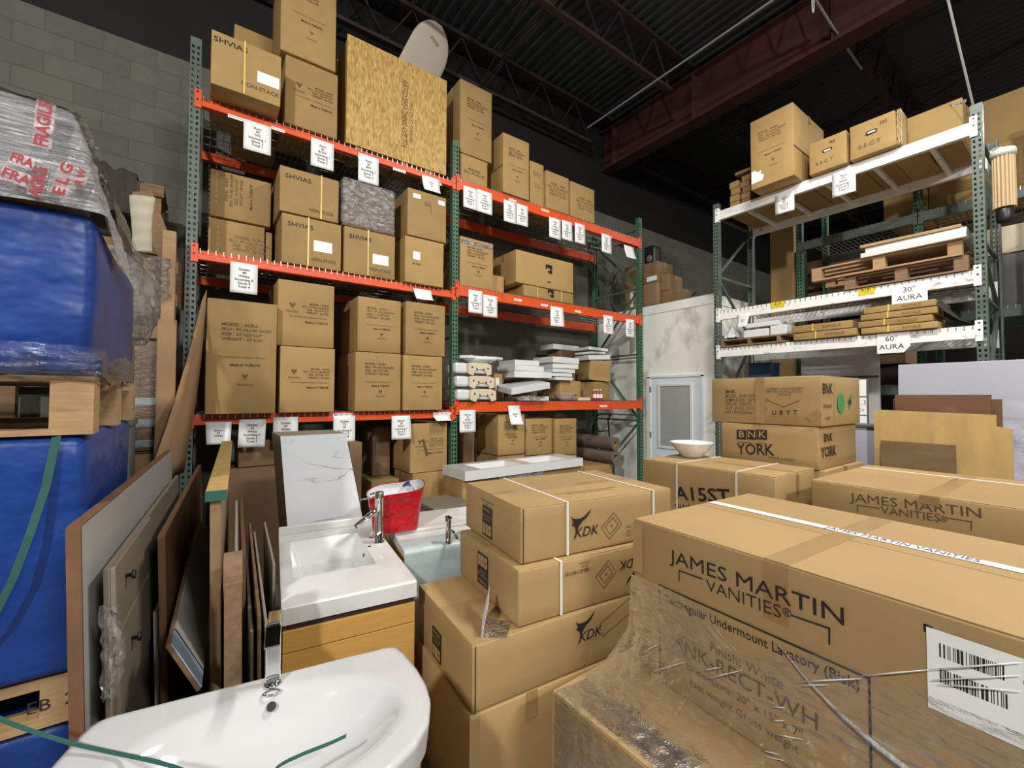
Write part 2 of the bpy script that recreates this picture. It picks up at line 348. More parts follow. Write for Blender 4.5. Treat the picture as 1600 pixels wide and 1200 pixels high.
# ---------------------------------------------------------------- cartons
def face(w, d, h, f):
    return {'front': (Vector((0,-d/2,h/2)), Vector((1,0,0)), Vector((0,0,1)), Vector((0,-1,0))),
            'back': (Vector((0,d/2,h/2)), Vector((-1,0,0)), Vector((0,0,1)), Vector((0,1,0))),
            'left': (Vector((-w/2,0,h/2)), Vector((0,-1,0)), Vector((0,0,1)), Vector((-1,0,0))),
            'right': (Vector((w/2,0,h/2)), Vector((0,1,0)), Vector((0,0,1)), Vector((1,0,0))),
            'top': (Vector((0,0,h)), Vector((1,0,0)), Vector((0,1,0)), Vector((0,0,1))),
            'bottom': (Vector((0,0,0)), Vector((1,0,0)), Vector((0,-1,0)), Vector((0,0,-1)))}[f]
def shell_mesh(w, d, h, seed=0, dent=0.004, e=0.006, n=4):
    def ticks(L):
        t = [0, e] + [e + (L - 2*e) * i / n for i in range(1, n)] + [L - e, L]; return t
    tx, ty, tz = ticks(w), ticks(d), ticks(h); nx, ny, nz_ = len(tx), len(ty), len(tz)
    idx = {}; vs = []
    def vid(i, j, k):
        if (i, j, k) not in idx:
            p = Vector((tx[i] - w/2, ty[j] - d/2, tz[k]))
            ex = [i in (0, nx-1), j in (0, ny-1), k in (0, nz_-1)]; c = sum(ex)
            q = p.copy()
            if c >= 2:
                s = e * (0.3 if c == 2 else 0.42)
                if ex[0]: q.x -= math.copysign(s, p.x)
                if ex[1]: q.y -= math.copysign(s, p.y)
                if ex[2]: q.z += s if k == 0 else -s
            a = dent
            if k != 0:
                q.x += a * nz(p, 2.3, seed); q.y += a * nz(p, 2.3, seed + 5)
                if k == nz_-1 or k == nz_-2: q.z += min(0, 1.2*a * nz(p, 3.0, seed + 9))
            idx[(i, j, k)] = len(vs); vs.append(q)
        return idx[(i, j, k)]
    fs = []
    for i in range(nx-1):
        for j in range(ny-1):
            fs.append((vid(i,j,0), vid(i,j+1,0), vid(i+1,j+1,0), vid(i+1,j,0)))
            fs.append((vid(i,j,nz_-1), vid(i+1,j,nz_-1), vid(i+1,j+1,nz_-1), vid(i,j+1,nz_-1)))
    for i in range(nx-1):
        for k in range(nz_-1):
            fs.append((vid(i,0,k), vid(i+1,0,k), vid(i+1,0,k+1), vid(i,0,k+1)))
            fs.append((vid(i,ny-1,k), vid(i,ny-1,k+1), vid(i+1,ny-1,k+1), vid(i+1,ny-1,k)))
    for j in range(ny-1):
        for k in range(nz_-1):
            fs.append((vid(0,j,k), vid(0,j,k+1), vid(0,j+1,k+1), vid(0,j+1,k)))
            fs.append((vid(nx-1,j,k), vid(nx-1,j+1,k), vid(nx-1,j+1,k+1), vid(nx-1,j,k+1)))
    mb = MB(); mb.add(vs, fs); return mb
SEED = [1]
class Carton:
    def __init__(s, loc, rz, w, d, h, label, group=None, name='carton', m='kraft', cat='carton', tape=True, dent=0.004, tape_w=0.055, tape_axis='x', ends=True, part='box'):
        SEED[0] += 1; s.w, s.d, s.h = w, d, h
        s.root = thing(name, label, cat, loc, rz, group)
        s.body = shell_mesh(w, d, h, SEED[0], dent).build(part, M[m], s.root, smooth=True)
        s.o = 0.0035 if dent <= 0.004 else dent
        if tape:
            t = MB(); q = s.o; tw = tape_w/2; dr = min(0.09, h*0.3)
            if tape_axis == 'x':
                t.box((-w/2-q, -tw, h), (w/2+q, tw, h+0.0012))
                if ends: t.box((-w/2-q, -tw, h-dr), (-w/2-q+0.001, tw, h+0.001)); t.box((w/2+q-0.001, -tw, h-dr), (w/2+q, tw, h+0.001))
            else:
                t.box((-tw, -d/2-q, h), (tw, d/2+q, h+0.0012))
                if ends: t.box((-tw, -d/2-q, h-dr), (tw, -d/2-q+0.001, h+0.001)); t.box((-tw, d/2+q-0.001, h-dr), (tw, d/2+q, h+0.001))
            t.build('tape', M['tape'], s.root)
    def at(s, f, u, v, off=None):
        o, U, V, n = face(s.w, s.d, s.h, f); return o + U*u + V*v + n*(s.o if off is None else off)
    def rect(s, f, u, v, rw, rh, m, name, th=0.001, off=None, rot=0, label=None):
        o, U, V, n = face(s.w, s.d, s.h, f)
        c, sn = math.cos(rot), math.sin(rot); U, V = U*c + V*sn, V*c - U*sn
        o0, U0, V0, _ = face(s.w, s.d, s.h, f)
        p = o0 + U0*u + V0*v + n*(s.o if off is None else off)
        b = MB().obox(p - U*rw/2 - V*rh/2, U*rw, V*rh, n*th).build(name, M[m], s.root)
        if label: b['label'] = label
        return b
    def text(s, f, u, v, size, t, m='ink_soft', align='CENTER', sx=1.0, bold=0.0, ls=1.0, rot=0, off=None, shear=0.0, name='printed_lettering'):
        o, U, V, n = face(s.w, s.d, s.h, f); c, sn = math.cos(rot), math.sin(rot)
        p = o + U*u + V*v + n*((s.o + 0.0008) if off is None else off)
        return text(s.root, t, p, U*c + V*sn, V*c - U*sn, size, M[m], align, sx, bold, ls, shear, name)
    def strap(s, f_axis, pos, m='strap_white', wd=0.012, name='strap'):
        # band around the box in the plane perpendicular to f_axis ('x' -> band round front, top, back)
        q = s.o + 0.0015; t = 0.0012; b = MB(); w, d, h = s.w, s.d, s.h
        if f_axis == 'x':
            a0, a1 = pos - wd/2, pos + wd/2
            b.box((a0, -d/2-q-t, 0.002), (a1, -d/2-q, h+q)); b.box((a0, d/2+q, 0.002), (a1, d/2+q+t, h+q)); b.box((a0, -d/2-q-t, h+q-0.001), (a1, d/2+q+t, h+q+t))
        else:
            a0, a1 = pos - wd/2, pos + wd/2
            b.box((-w/2-q-t, a0, 0.002), (-w/2-q, a1, h+q)); b.box((w/2+q, a0, 0.002), (w/2+q+t, a1, h+q)); b.box((-w/2-q-t, a0, h+q-0.001), (w/2+q+t, a1, h+q+t))
        return b.build(name, M[m], s.root)
    def flaps(s, m, axis='x', gap=0.006):
        # two closing flaps lying on the top, meeting over a narrow gap
        w, d, h = s.w, s.d, s.h; q = 0.003
        for sg in (-1, 1):
            b = MB()
            if axis == 'x':
                y0, y1 = sorted((sg*gap/2, sg*(d/2-0.004))); b.box((-w/2+0.002, y0, h-0.001), (w/2-0.002, y1, h+q))
            else:
                x0, x1 = sorted((sg*gap/2, sg*(w/2-0.004))); b.box((x0, -d/2+0.002, h-0.001), (x1, d/2-0.002, h+q))
            b.build('flap', M[m], s.root, bevel=0.0015)
# ================================================================ the building
struct('floor', MB().box((-7, -6, -0.1), (16, 6, 0)), M['floor'])

# back wall of concrete block
WY, WTOP = 5.75, 5.36
back = struct('wall_back', MB().box((-7, WY+0.012, 0), (16, WY+0.25, WTOP)), M['mortar'])
bl, bh, gp = 0.405, 0.203, 0.008
blk = {}
def blockmesh(L):
    k = round(L, 3)
    if k not in blk:
        blk[k] = MB().box((0, -0.003, 0), (L-gp, 0.004, bh-gp)).mesh('block', M['block'])
    return blk[k]
rest = MB()
nrow = int(WTOP / bh)
for r in range(nrow):
    z = WTOP - (r+1)*bh + gp/2
    x = -6.9 + (bl/2 if r % 2 else 0)
    while x < 15.5:
        seen = (-3.6 < x < -0.25 and z > 2.35) or (5.9 < x < 9.7 and z > 3.3)
        if seen:
            inst('block', blockmesh(bl), back, Matrix.Translation((x, WY+0.012, z)))
        else:
            rest.box((x, WY+0.009, z), (x+bl-gp, WY+0.016, z+bh-gp))
        x += bl
tag(rest.build('block_courses', M['block'], back), kind='stuff')
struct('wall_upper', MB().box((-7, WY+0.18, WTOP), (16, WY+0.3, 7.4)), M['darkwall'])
struct('wall_far', MB().box((15.9, -6, 0), (16.1, 6, 7.4)), M['darkwall'])
struct('wall_left', MB().box((-7.1, -6, 0), (-6.95, 6, 7.4)), M['darkwall'])

# corrugated roof deck, ribs along Y
def deckfn():
    mb = MB(); pitch = 0.15; x = -7.0; prof = []
    while x < 16:
        prof += [(x, 0), (x+0.045, 0), (x+0.065, 0.04), (x+0.13, 0.04)]
        x += pitch
    n = len(prof)
    mb.add([(a, -6, 7.21+b) for a, b in prof] + [(a, 6, 7.21+b) for a, b in prof], [(i, i+1, n+i+1, n+i) for i in range(n-1)])
    return mb
struct('ceiling', deckfn(), M['deck'], solid=0.003)

# main roof girder (I section) along Y
gx, gz0, gz1 = 6.6, 6.31, 7.06
g = struct('trim_1', MB().box((gx-0.012, -6, gz0), (gx+0.012, 5.9, gz1)), M['girder'])
MB().box((gx-0.14, -6, gz0-0.022), (gx+0.14, 5.9, gz0)).build('flange', M['girder'], g)
MB().box((gx-0.14, -6, gz1), (gx+0.14, 5.9, gz1+0.022)).build('flange', M['girder'], g)
for yy in (-1.9, 0.04, 1.97, 3.9, 5.6):
    MB().box((gx-0.13, yy-0.006, gz0), (gx+0.13, yy+0.006, gz1)).build('stiffener', M['girder'], g)

# bar joists along X
ji = 2
for yy in (-3.84, -1.9, 0.04, 1.97, 3.9, 5.6):
    for x0, x1 in ((-6.9, 6.45), (6.75, 15.5)):
        jr = struct('trim_%d' % ji, MB().box((x0, yy-0.05, 7.14), (x1, yy+0.05, 7.2)), M['joist']); ji += 1
        jr['label'] = 'dark steel bar joist under the roof deck'
        a, b = (x0+0.2, x1-0.6) if x0 < 0 else (x0+0.6, x1-0.2)
        MB().box((a, yy-0.045, 6.49), (b, yy+0.045, 6.54)).build('bottom_chord', M['joist'], jr)
        n = int((b-a)/0.75); st = (b-a)/n; web = MB()
        for i in range(n):
            web.bar((a+i*st, yy, 6.52), (a+(i+0.5)*st, yy, 7.16), 0.022, 0.022)
            web.bar((a+(i+0.5)*st, yy, 7.16), (a+(i+1)*st, yy, 6.52), 0.022, 0.022)
        web.build('web_bar', M['joist'], jr)
# bridging rods along Y
for xx in (-2.2, 0.9, 3.4, 7.3, 9.6, 11.8):
    br = struct('trim_%d' % ji, MB().tube([(xx, -6, 6.51), (xx, 5.7, 6.51)], 0.014, 6), M['joist']); ji += 1
    MB().tube([(xx+0.4, -6, 7.12), (xx+0.4, 5.7, 7.12)], 0.014, 6).build('upper_rod', M['joist'], br)
    for y0, y1 in ((5.6, 3.9), (3.9, 1.97), (1.97, 0.04)):
        MB().bar((xx, y0, 6.51), (xx, y1, 7.15), 0.02, 0.02).build('cross_rod', M['joist'], br)
# conduit, cables
tag(MB().tube([(5.38, -6, 6.42), (5.38, 5.2, 6.42)], 0.013, 8).build('conduit', M['conduit']), 'thin grey conduit running under the roof joists', 'conduit')
p = on(1521, 163, 'X', 5.95)
tag(MB().tube([on(1474, -30, 'X', 5.2), (p + on(1474, -30, 'X', 5.2))/2 + Vector((0,0,-0.02)), p + Vector((0,0,-0.03))], 0.010, 6).build('hanging_cable', M['conduit']), 'pale cable dropping from the roof to the right rack post', 'cable')
a, b = on(1262, -20, 'Z', 6.46), on(1346, 108, 'Z', 6.47)
tag(MB().tube([a, a*0.6+b*0.4+Vector((0.0,0,-0.03)), b], 0.016, 6).build('sprinkler_pipe', M['conduit']), 'thin pale rod sloping below the dark red girder', 'rod')
c0 = on(1270, -8, 'Y', 1.9)
lp = [c0 + Vector((math.cos(t)*0.035*0.8, 0, -0.10 + math.sin(t)*0.11)) for t in [i*2*math.pi/14 + math.pi/2 for i in range(14)]]
tag(MB().tube([c0 + Vector((0,0,0.08))] + lp, 0.006, 6).build('wire_loop', M['strap_white']), 'small coil of pale wire hooked near the girder top', 'wire')

# office enclosure at the end of the aisle
OX, OY = 6.17, 3.42; OT = 3.28
off = struct('wall_office', MB().box((OX, OY, 0), (OX+0.12, WY-0.02, OT)).box((OX+0.12, OY, 0), (9.2, OY+0.12, OT)), M['drywall'])
MB().box((OX-0.012, OY-0.012, OT-0.14), (OX, WY-0.02, OT+0.005)).build('fascia_board', M['drywall'], off)
MB().box((OX+0.01, OY-0.012, OT-0.14), (9.2, OY, OT+0.005)).build('fascia_board', M['drywall'], off)
for zz in (2.42, 1.42):
    MB().box((OX-0.006, 4.66, zz), (OX, WY-0.03, zz+0.018)).build('seam_batten', M['greypanel'], off)
struct('ceiling_office', MB().box((OX+0.02, OY+0.02, OT), (9.2, WY-0.02, OT+0.03)), M['mortar'])
# door (pale blue, one big light over two panels)
y0, y1 = 3.60, 4.50; dz = 2.06
door = struct('door_1', MB().box((OX-0.030, y0, 0.01), (OX-0.004, y1, dz)), M['doorpaint'])
MB().box((OX-0.045, y1, 0), (OX, y1+0.075, dz+0.02)).build('jamb', M['trimwhite'], door)
MB().box((OX-0.045, y0-0.03, 0), (OX, y0, dz+0.02)).build('jamb', M['doorpaint'], door)
MB().box((OX-0.045, y0-0.03, dz), (OX, y1+0.075, dz+0.035)).build('head_jamb', M['doorpaint'], door)
gy0, gy1, gzb, gzt = y0+0.18, y1-0.18, 0.95, 1.92
MB().box((OX-0.034, gy0, gzb), (OX-0.031, gy1, gzt)).build('glass_light', M['blind'], door)
for a, b in (((gy0-0.04, gzb-0.04), (gy0, gzt+0.04)), ((gy1, gzb-0.04), (gy1+0.04, gzt+0.04)), ((gy0, gzt), (gy1, gzt+0.04)), ((gy0, gzb-0.04), (gy1, gzb))):
    MB().box((OX-0.046, a[0], a[1]), (OX-0.029, b[0], b[1])).build('light_frame', M['trimwhite'], door, bevel=0.004)
for a, b in ((y0+0.14, y0+0.38), (y1-0.38, y1-0.14)):
    MB().box((OX-0.036, a, 0.2), (OX-0.029, b, 0.80)).build('raised_panel', M['doorpaint'], door, bevel=0.005)
    MB().box((OX-0.041, a+0.035, 0.235), (OX-0.034, b-0.035, 0.765)).build('raised_panel', M['doorpaint'], door, bevel=0.004)
kn = MB().lathe([(0.03, 0), (0.03, 0.006), (0.011, 0.010), (0.011, 0.03), (0.024, 0.04), (0.028, 0.055), (0.02, 0.068), (0.0, 0.07)], 14).build('door_knob', M['black'], door, smooth=True)
kn.matrix_local = Matrix.Translation((OX-0.03, y0+0.07, 0.98)) @ Matrix.Rotation(R(-90), 4, 'Y')
for zz in (0.3, 1.06, 1.82):
    MB().box((OX-0.05, y1-0.006, zz), (OX-0.028, y1+0.006, zz+0.1)).build('hinge', M['greypanel'], door)

# ================================================================ pallet racks
def post_mesh(H, m, w=0.078, d=0.07, pitch=0.0508, name='post'):
    mb = MB(); hw = w/2; a, b, c, e = -0.026, -0.009, 0.009, 0.026
    n = int((H-0.06)/pitch); z = 0.03; sh = 0.004
    mb.add([(-hw,0,0),(hw,0,0),(hw,0,z),(-hw,0,z)], [(0,1,2,3)])
    for i in range(n):
        z0 = 0.03 + i*pitch; h0, h1, z1 = z0+0.012, z0+0.037, z0+pitch
        mb.add([(-hw,0,z0),(hw,0,z0),(hw,0,h0),(-hw,0,h0)], [(0,1,2,3)])
        mb.add([(-hw,0,h1),(hw,0,h1),(hw,0,z1),(-hw,0,z1)], [(0,1,2,3)])
        for xa, xb, ta, tb in ((-hw, a, -hw, a-sh), (b, c, b-sh, c+sh*0), (e, hw, e, hw)):
            mb.add([(xa,0,h0),(xb,0,h0),(tb,0,h1),(ta,0,h1)], [(0,1,2,3)])
    zt = 0.03 + n*pitch
    mb.add([(-hw,0,zt),(hw,0,zt),(hw,0,H),(-hw,0,H)], [(0,1,2,3)])
    for s in (-hw, hw):
        mb.add([(s,0,0),(s,d,0),(s,d,H),(s,0,H)], [(0,1,2,3)])
        q = s - math.copysign(0.018, s)
        mb.add([(s,d,0),(q,d,0),(q,d,H),(s,d,H)], [(0,1,2,3)])
    return mb.mesh(name, m)
def beam(rack, x0, x1, ztop, h, y, m, front=True, step=False, conn=True, name='beam'):
    mb = MB(); yb = y + (0.055 if front else -0.055)
    lo, hi = min(y, yb), max(y, yb)
    if step:
        mb.prism([(lo, ztop-h), (hi, ztop-h), (hi, ztop), (lo+0.030, ztop), (lo+0.030, ztop-h*0.42), (lo, ztop-h*0.42)], (x0,0,0), (0,1,0), (0,0,1), (x1-x0,0,0))
    else:
        mb.box((x0, lo, ztop-h), (x1, hi, ztop))
    o = mb.build(name, m, rack, bevel=0.004)
    if conn:
        for x, s in ((x0, -1), (x1, 1)):
            c = MB().box((min(x, x+s*0.045), lo-0.006, ztop-h-0.025), (max(x, x+s*0.045), lo+0.004, ztop+0.045)).box((min(x-s*0.006, x+s*0.0), lo-0.006, ztop-h-0.025), (max(x-s*0.006, x), hi, ztop+0.045)).build('connector', m, o)
            if front:
                for dz_ in (0.02, -0.045):
                    MB().tube([(x+s*0.022, lo-0.0085, ztop+dz_), (x+s*0.022, lo-0.005, ztop+dz_)], 0.009, 8).build('locking_pin', M['black'], o)
    return o
def wire_deck(rack, x0, x1, z, y0, depth, name='wire_deck', gap=0.055, m='steel', drop=0.035):
    mb = MB(); n = int((x1-x0)/gap); r = 0.0028
    for i in range(n+1):
        x = x0 + (x1-x0)*i/n
        mb.bar((x, y0-0.003, z+0.003), (x, y0+depth, z+0.003), r*2, r*2)
        mb.bar((x, y0-0.004, z+0.003), (x, y0-0.004, z-drop), r*2, r*2)
    for k in range(7):
        mb.bar((x0, y0+0.05+k*(depth-0.1)/6, z-0.001), (x1, y0+0.05+k*(depth-0.1)/6, z-0.001), r*2, r*2)
    o = mb.build(name, M[m], rack); o['kind'] = 'stuff'; return o
def braces(rack, x, y0, y1, zs, m):
    for i in range(len(zs)-1):
        MB().bar((x, y0, zs[i]), (x, y1, zs[i]), 0.03, 0.03).build('brace', m, rack)
        a, b = (y0, y1) if i % 2 else (y1, y0)
        MB().bar((x, a, zs[i]+0.03), (x, b, zs[i+1]-0.03), 0.03, 0.03).build('brace', m, rack)
    MB().bar((x, y0, zs[-1]), (x, y1, zs[-1]), 0.03, 0.03).build('brace', m, rack)

# --- orange rack: two bays along X
RY, RD = 4.503, 1.07
X0, X1, X2 = -0.077, 2.432, 5.905
Z1 = {'top': 4.32, 'mid': 2.994, 'low': 1.586}
Z2 = {'top': 4.356, 'mid': 3.073, 'low': 1.679}
rk = thing('pallet_rack', 'tall pallet rack of two bays with orange beams on green perforated posts', 'rack', (0, 0, 0))
pm_gg = post_mesh(4.81, M['greygreen']); pm_g = post_mesh(4.81, M['green']); pm_g3 = post_mesh(4.73, M['green'])
for x, me in ((X0, pm_gg), (X1, pm_g), (X2, pm_g3)):
    inst('post', me, rk, Matrix.Translation((x, RY+0.004, 0)))
    inst('post', me, rk, Matrix.Translation((x, RY+RD, 0)) @ Matrix.Rotation(math.pi, 4, 'Z'))
    bp = MB().box((x-0.07, RY-0.03, 0), (x+0.07, RY+0.11, 0.012)).build('foot_plate', M['green'], rk)
    braces(rk, x, RY+0.06, RY+RD-0.06, [0.3, 1.35, 2.45, 3.55, 4.55], M['green'] if x > 3 else M['greygreen'])
hw = 0.04
for lv, z in Z1.items():
    beam(rk, X0+hw, X1-hw, z, 0.088, RY-0.004, M['orange'], step=True)
    beam(rk, X0+hw, X1-hw, z, 0.088, RY+RD, M['orange'], front=False)
    wire_deck(rk, X0+0.06, X1-0.06, z, RY-0.004, RD)
for lv, z in Z2.items():
    beam(rk, X1+hw, X2-hw, z, 0.125, RY-0.004, M['orange'])
    beam(rk, X1+hw, X2-hw, z, 0.125, RY+RD, M['orange'], front=False)
    wire_deck(rk, X1+0.06, X2-0.06, z, RY-0.004, RD)
def sticker(l, r, y, yoff=-0.0055, hgt=0.028, m='paper', txt='AU-30-NG', ax='Y', val=None, parent=None, tcol='ink'):
    a = on(l, y, 'Y', RY-0.006); b = on(r, y, 'Y', RY-0.006)
    L = b.x - a.x
    o = MB().box((a.x, RY-0.0072, a.z-hgt/2), (b.x, RY-0.0050, a.z+hgt/2)).build('shelf_sticker', M[m], rk)
    text(o, txt, (a.x+L/2, RY-0.0078, a.z), (1,0,0), (0,0,1), hgt*0.62, M[tcol], sx=L/(hgt*0.62*len(txt)*0.62))
for l, r, y in ((356,381,180), (424,445,199), (488,521,221), (559,590,244), (614,634,263), (660,690,279), (846,858,327), (944,956,367), (795,807,311),
                (803,815,467.5), (845,856,476), (898,908,486), (520,552,648.5), (677,705,646.5), (937,949,634.5)):
    sticker(l, r, y)

# --- white-beam rack at right, running along -Y from (RX, 3.21)
RX = 5.89; WA, WB = 3.21, 0.667; WL = WA - WB
ZW = {'top': 4.367, 'mid': 2.947, 'low': 2.427}
wk = thing('pallet_rack', 'pallet rack with white beams on grey-green posts, right of the office door', 'rack', (RX, WA, 0), R(-90))
pw1 = post_mesh(4.49, M['greygreen']); pw2 = post_mesh(4.525, M['greygreen'])
for x, me in ((0, pw1), (WL, pw2)):
    inst('post', me, wk, Matrix.Translation((x, 0.004, 0)))
    inst('post', me, wk, Matrix.Translation((x, RD, 0)) @ Matrix.Rotation(math.pi, 4, 'Z'))
    MB().box((x-0.07, -0.03, 0), (x+0.07, 0.11, 0.012)).build('foot_plate', M['greygreen'], wk)
    braces(wk, x, 0.06, RD-0.06, [0.4, 1.5, 2.7, 3.25, 4.25] if x else [0.4, 1.5, 2.6, 3.45, 4.3], M['greygreen'])
for lv, z in ZW.items():
    beam(wk, hw, WL-hw, z, 0.125, -0.004, M['whitepaint'])
    beam(wk, hw, WL-hw, z, 0.125, RD, M['whitepaint'], front=False)
    if lv == 'top':
        for k in range(9):
            xa = 0.08 + k*(WL-0.2)/9; MB().box((xa, 0.06+0.0, z-0.028), (xa+(WL-0.2)/9-0.012, RD-0.06, z-0.008)).build('deck_board', M['kraft'], wk)
        for k in range(5):
            xa = 0.35 + k*0.46; MB().box((xa, 0.03, z-0.075), (xa+0.035, RD-0.02, z-0.03)).build('support_bar', M['whitepaint'], wk)
    else:
        wire_deck(wk, 0.06, WL-0.06, z, -0.004, RD)
def wsticker(l, r, y, hgt, m, lines):
    a = on(l, y, 'X', RX-0.006); b = on(r, on(l, y, 'X', RX-0.006) and y, 'X', RX-0.006)
    x0, x1 = WA-a.y, WA-b.y
    o = MB().box((x0, -0.0075, a.z-hgt/2), (x1, -0.005, a.z+hgt/2)).build('shelf_sticker', M[m], wk)
    text(o, lines, ((x0+x1)/2, -0.008, a.z), (1,0,0), (0,0,1), hgt*0.30, M['ink'], ls=0.95)
wsticker(1204, 1226, 478, 0.075, 'yellow_paper', '36.6 38.1\n41.9')
wsticker(1341, 1367, 457, 0.08, 'yellow_paper', '36.6 38.1\n41.9')

# --- second rack behind it (green), only its near frame line shows
bk = thing('pallet_rack', 'green rack standing behind the white-beam rack, loaded with large cartons', 'rack', (7.12, 2.62, 0), R(-90))
for x in (0.0, 1.30, 2.24):
    inst('post', pm_g3, bk, Matrix.Translation((x, 0.004, 0))); inst('post', pm_g3, bk, Matrix.Translation((x, RD, 0)) @ Matrix.Rotation(math.pi, 4, 'Z'))
for z in (1.9, 2.75, 4.02):
    for a, b in ((0.04, 1.26), (1.34, 2.20)):
        beam(bk, a, b, z, 0.12, -0.004, M['greygreen']); beam(bk, a, b, z, 0.12, RD, M['greygreen'], front=False)
        wire_deck(bk, a+0.02, b-0.02, z, -0.004, RD)
# ================================================================ goods on the orange rack
AURA4 = 'MODEL : AURA\nSKU : FV-AU-30-RGW\nSIZE : 33"x23"x33"\nWEIGHT : 59 KGS'
HELP = 'You can help this company by this item'
def goblet(c, f, u, v, s, m='ink_soft'):
    o, U, V, n = face(c.w, c.d, c.h, f); p = o + U*u + V*v + n*(c.o + 0.0004)
    poly = [(-.5,.5),(-.42,0),(-.07,-.2),(-.07,-.42),(-.3,-.5),(.3,-.5),(.07,-.42),(.07,-.2),(.42,0),(.5,.5),(.2,.5),(.05,.1),(-.05,.3),(-.2,.5)]
    MB().prism([(a*s, b*s) for a, b in poly], p, U, V, n*0.0006).build('fragile_symbol', M[m], c.root)
def aura_print(c, f='front', k=1.0, du=0, m='ink_soft', lines=AURA4):
    W = c.w if f in ('front', 'back') else c.d; H = c.h
    c.text(f, -W*0.30+du, H*0.22, W*0.062*k, lines, m, 'LEFT', 1.1, 0.012, 1.15)
    c.text(f, 0.0+du, H*0.00, W*0.040*k, HELP, m, 'CENTER', 0.95)
    c.text(f, W*0.04+du, -H*0.07, W*0.052*k, 'Made in TURKIYE', 'ink', 'CENTER', 1.0, 0.015)
    goblet(c, f, W*0.04+du, -H*0.17, W*0.07*k, m)
    c.text(f, W*0.04+du, -H*0.245, W*0.045*k, 'FRAGILE', m, 'CENTER', 1.2)
def aura_print2(c, f='front', m='ink_soft'):
    W, H = c.w, c.h
    goblet(c, f, -W*0.25, H*0.12, W*0.10, m); c.text(f, -W*0.25, H*0.03, W*0.05, 'FRAGILE', m, 'CENTER', 1.1)
    c.text(f, W*0.40, H*0.10, W*0.052, AURA4, m, 'RIGHT', 1.0, 0.01, 1.1)
    c.text(f, W*0.03, -H*0.04, W*0.042, HELP, m, 'CENTER', 1.0)
    c.text(f, W*0.38, -H*0.12, W*0.055, 'Made in TURKIYE', 'ink', 'RIGHT', 1.0, 0.015)
def rb(z0, l, r, yt, depth, label, yf=4.50, yr=None, group=None, rz=0, **k):
    a = on(l, yt, 'Y', yf); b = on(r, yr if yr else yt, 'Y', yf)
    w, h = b.x - a.x - 0.006, a.z - z0
    cx = (a.x + b.x)/2; v = Vector((cx, yf, z0)) + Matrix.Rotation(rz, 3, 'Z') @ Vector((0, depth/2, 0))
    c = Carton(v, rz, w, depth, h, label, group, **k); c.top = z0 + h + 0.006; return c
e = 0.007
S1 = {k: v+e for k, v in Z1.items()}; S2 = {k: v+e for k, v in Z2.items()}
G = 'cartons on the top shelf of the orange rack'
c = rb(S1['top'], 330, 440, 44, 0.75, 'carton with a yellow strap overhanging the left end of the top orange shelf', 4.28, 92, G)
c.strap('x', -0.02, 'strap_yellow', 0.014); c.text('front', -0.12, c.h*0.34, 0.062, 'SHVIAS', 'ink', 'CENTER', 1.25, 0.008); c.rect('front', 0.16, -0.03, 0.17, 0.10, 'paper', 'address_label'); c.text('front', 0.10, -c.h*0.30, 0.05, 'NON-STACK', 'ink_soft', 'CENTER', 1.0, 0.006)
rb(S1['top'], 366, 434, 36, 0.28, 'top of a carton peeping out behind the strapped carton on the top left', 5.22, 72, G, tape=False)
c = rb(S1['top'], 446, 529, 84, 0.6, 'lower of two tall stacked cartons left of the chipboard crate', 4.49, 104, G); aura_print2(c); zz = c.top
c = rb(zz, 440, 527, -62, 0.6, 'upper of two tall stacked cartons left of the chipboard crate, cut by the picture top', 4.46, -40, G); aura_print(c, m='ink_faint', lines='MODEL : AURA\nSKU : FV-AU-48')
# chipboard crate on runners
a = on(543, 52, 'Y', 4.55); b = on(698, 132, 'Y', 4.55); zb = on(541, 222, 'Y', 4.55).z
w_, h_ = b.x - a.x, a.z - zb
cr = thing('shipping_crate', 'big chipboard crate standing on wooden runners on the top orange shelf', 'crate', ((a.x+b.x)/2, 4.55+0.02, S1['top']))
zo = zb - S1['top']
MB().box((-w_/2+0.01, 0.0, zo+0.02), (w_/2-0.14, 0.40, zo+h_-0.02)).build('side_panel', M['wood_yellow'], cr)
MB().box((-w_/2, -0.02, zo), (w_/2, 0.0, zo+h_)).build('front_panel', M['osb'], cr)
MB().box((-w_/2, 0.40, zo), (w_/2-0.13, 0.42, zo+h_)).build('back_panel', M['osb'], cr)
for x in (-w_/2+0.10, 0.02, w_/2-0.24):
    MB().box((x, 0.0, 0), (x+0.08, 0.4, zo+0.02)).build('runner', M['wood'], cr)
text(cr, 'RATED SHEATHING OSB 7/16', (0.05, -0.0215, zo+h_*0.47), (0,0,-1), (1,0,0), 0.095, M['ink_soft'], sx=0.62)
text(cr, '24/16 SPACED EXPOSURE 1', (0.13, -0.0215, zo+h_*0.40), (0,0,-1), (1,0,0), 0.05, M['ink_soft'], sx=0.8)
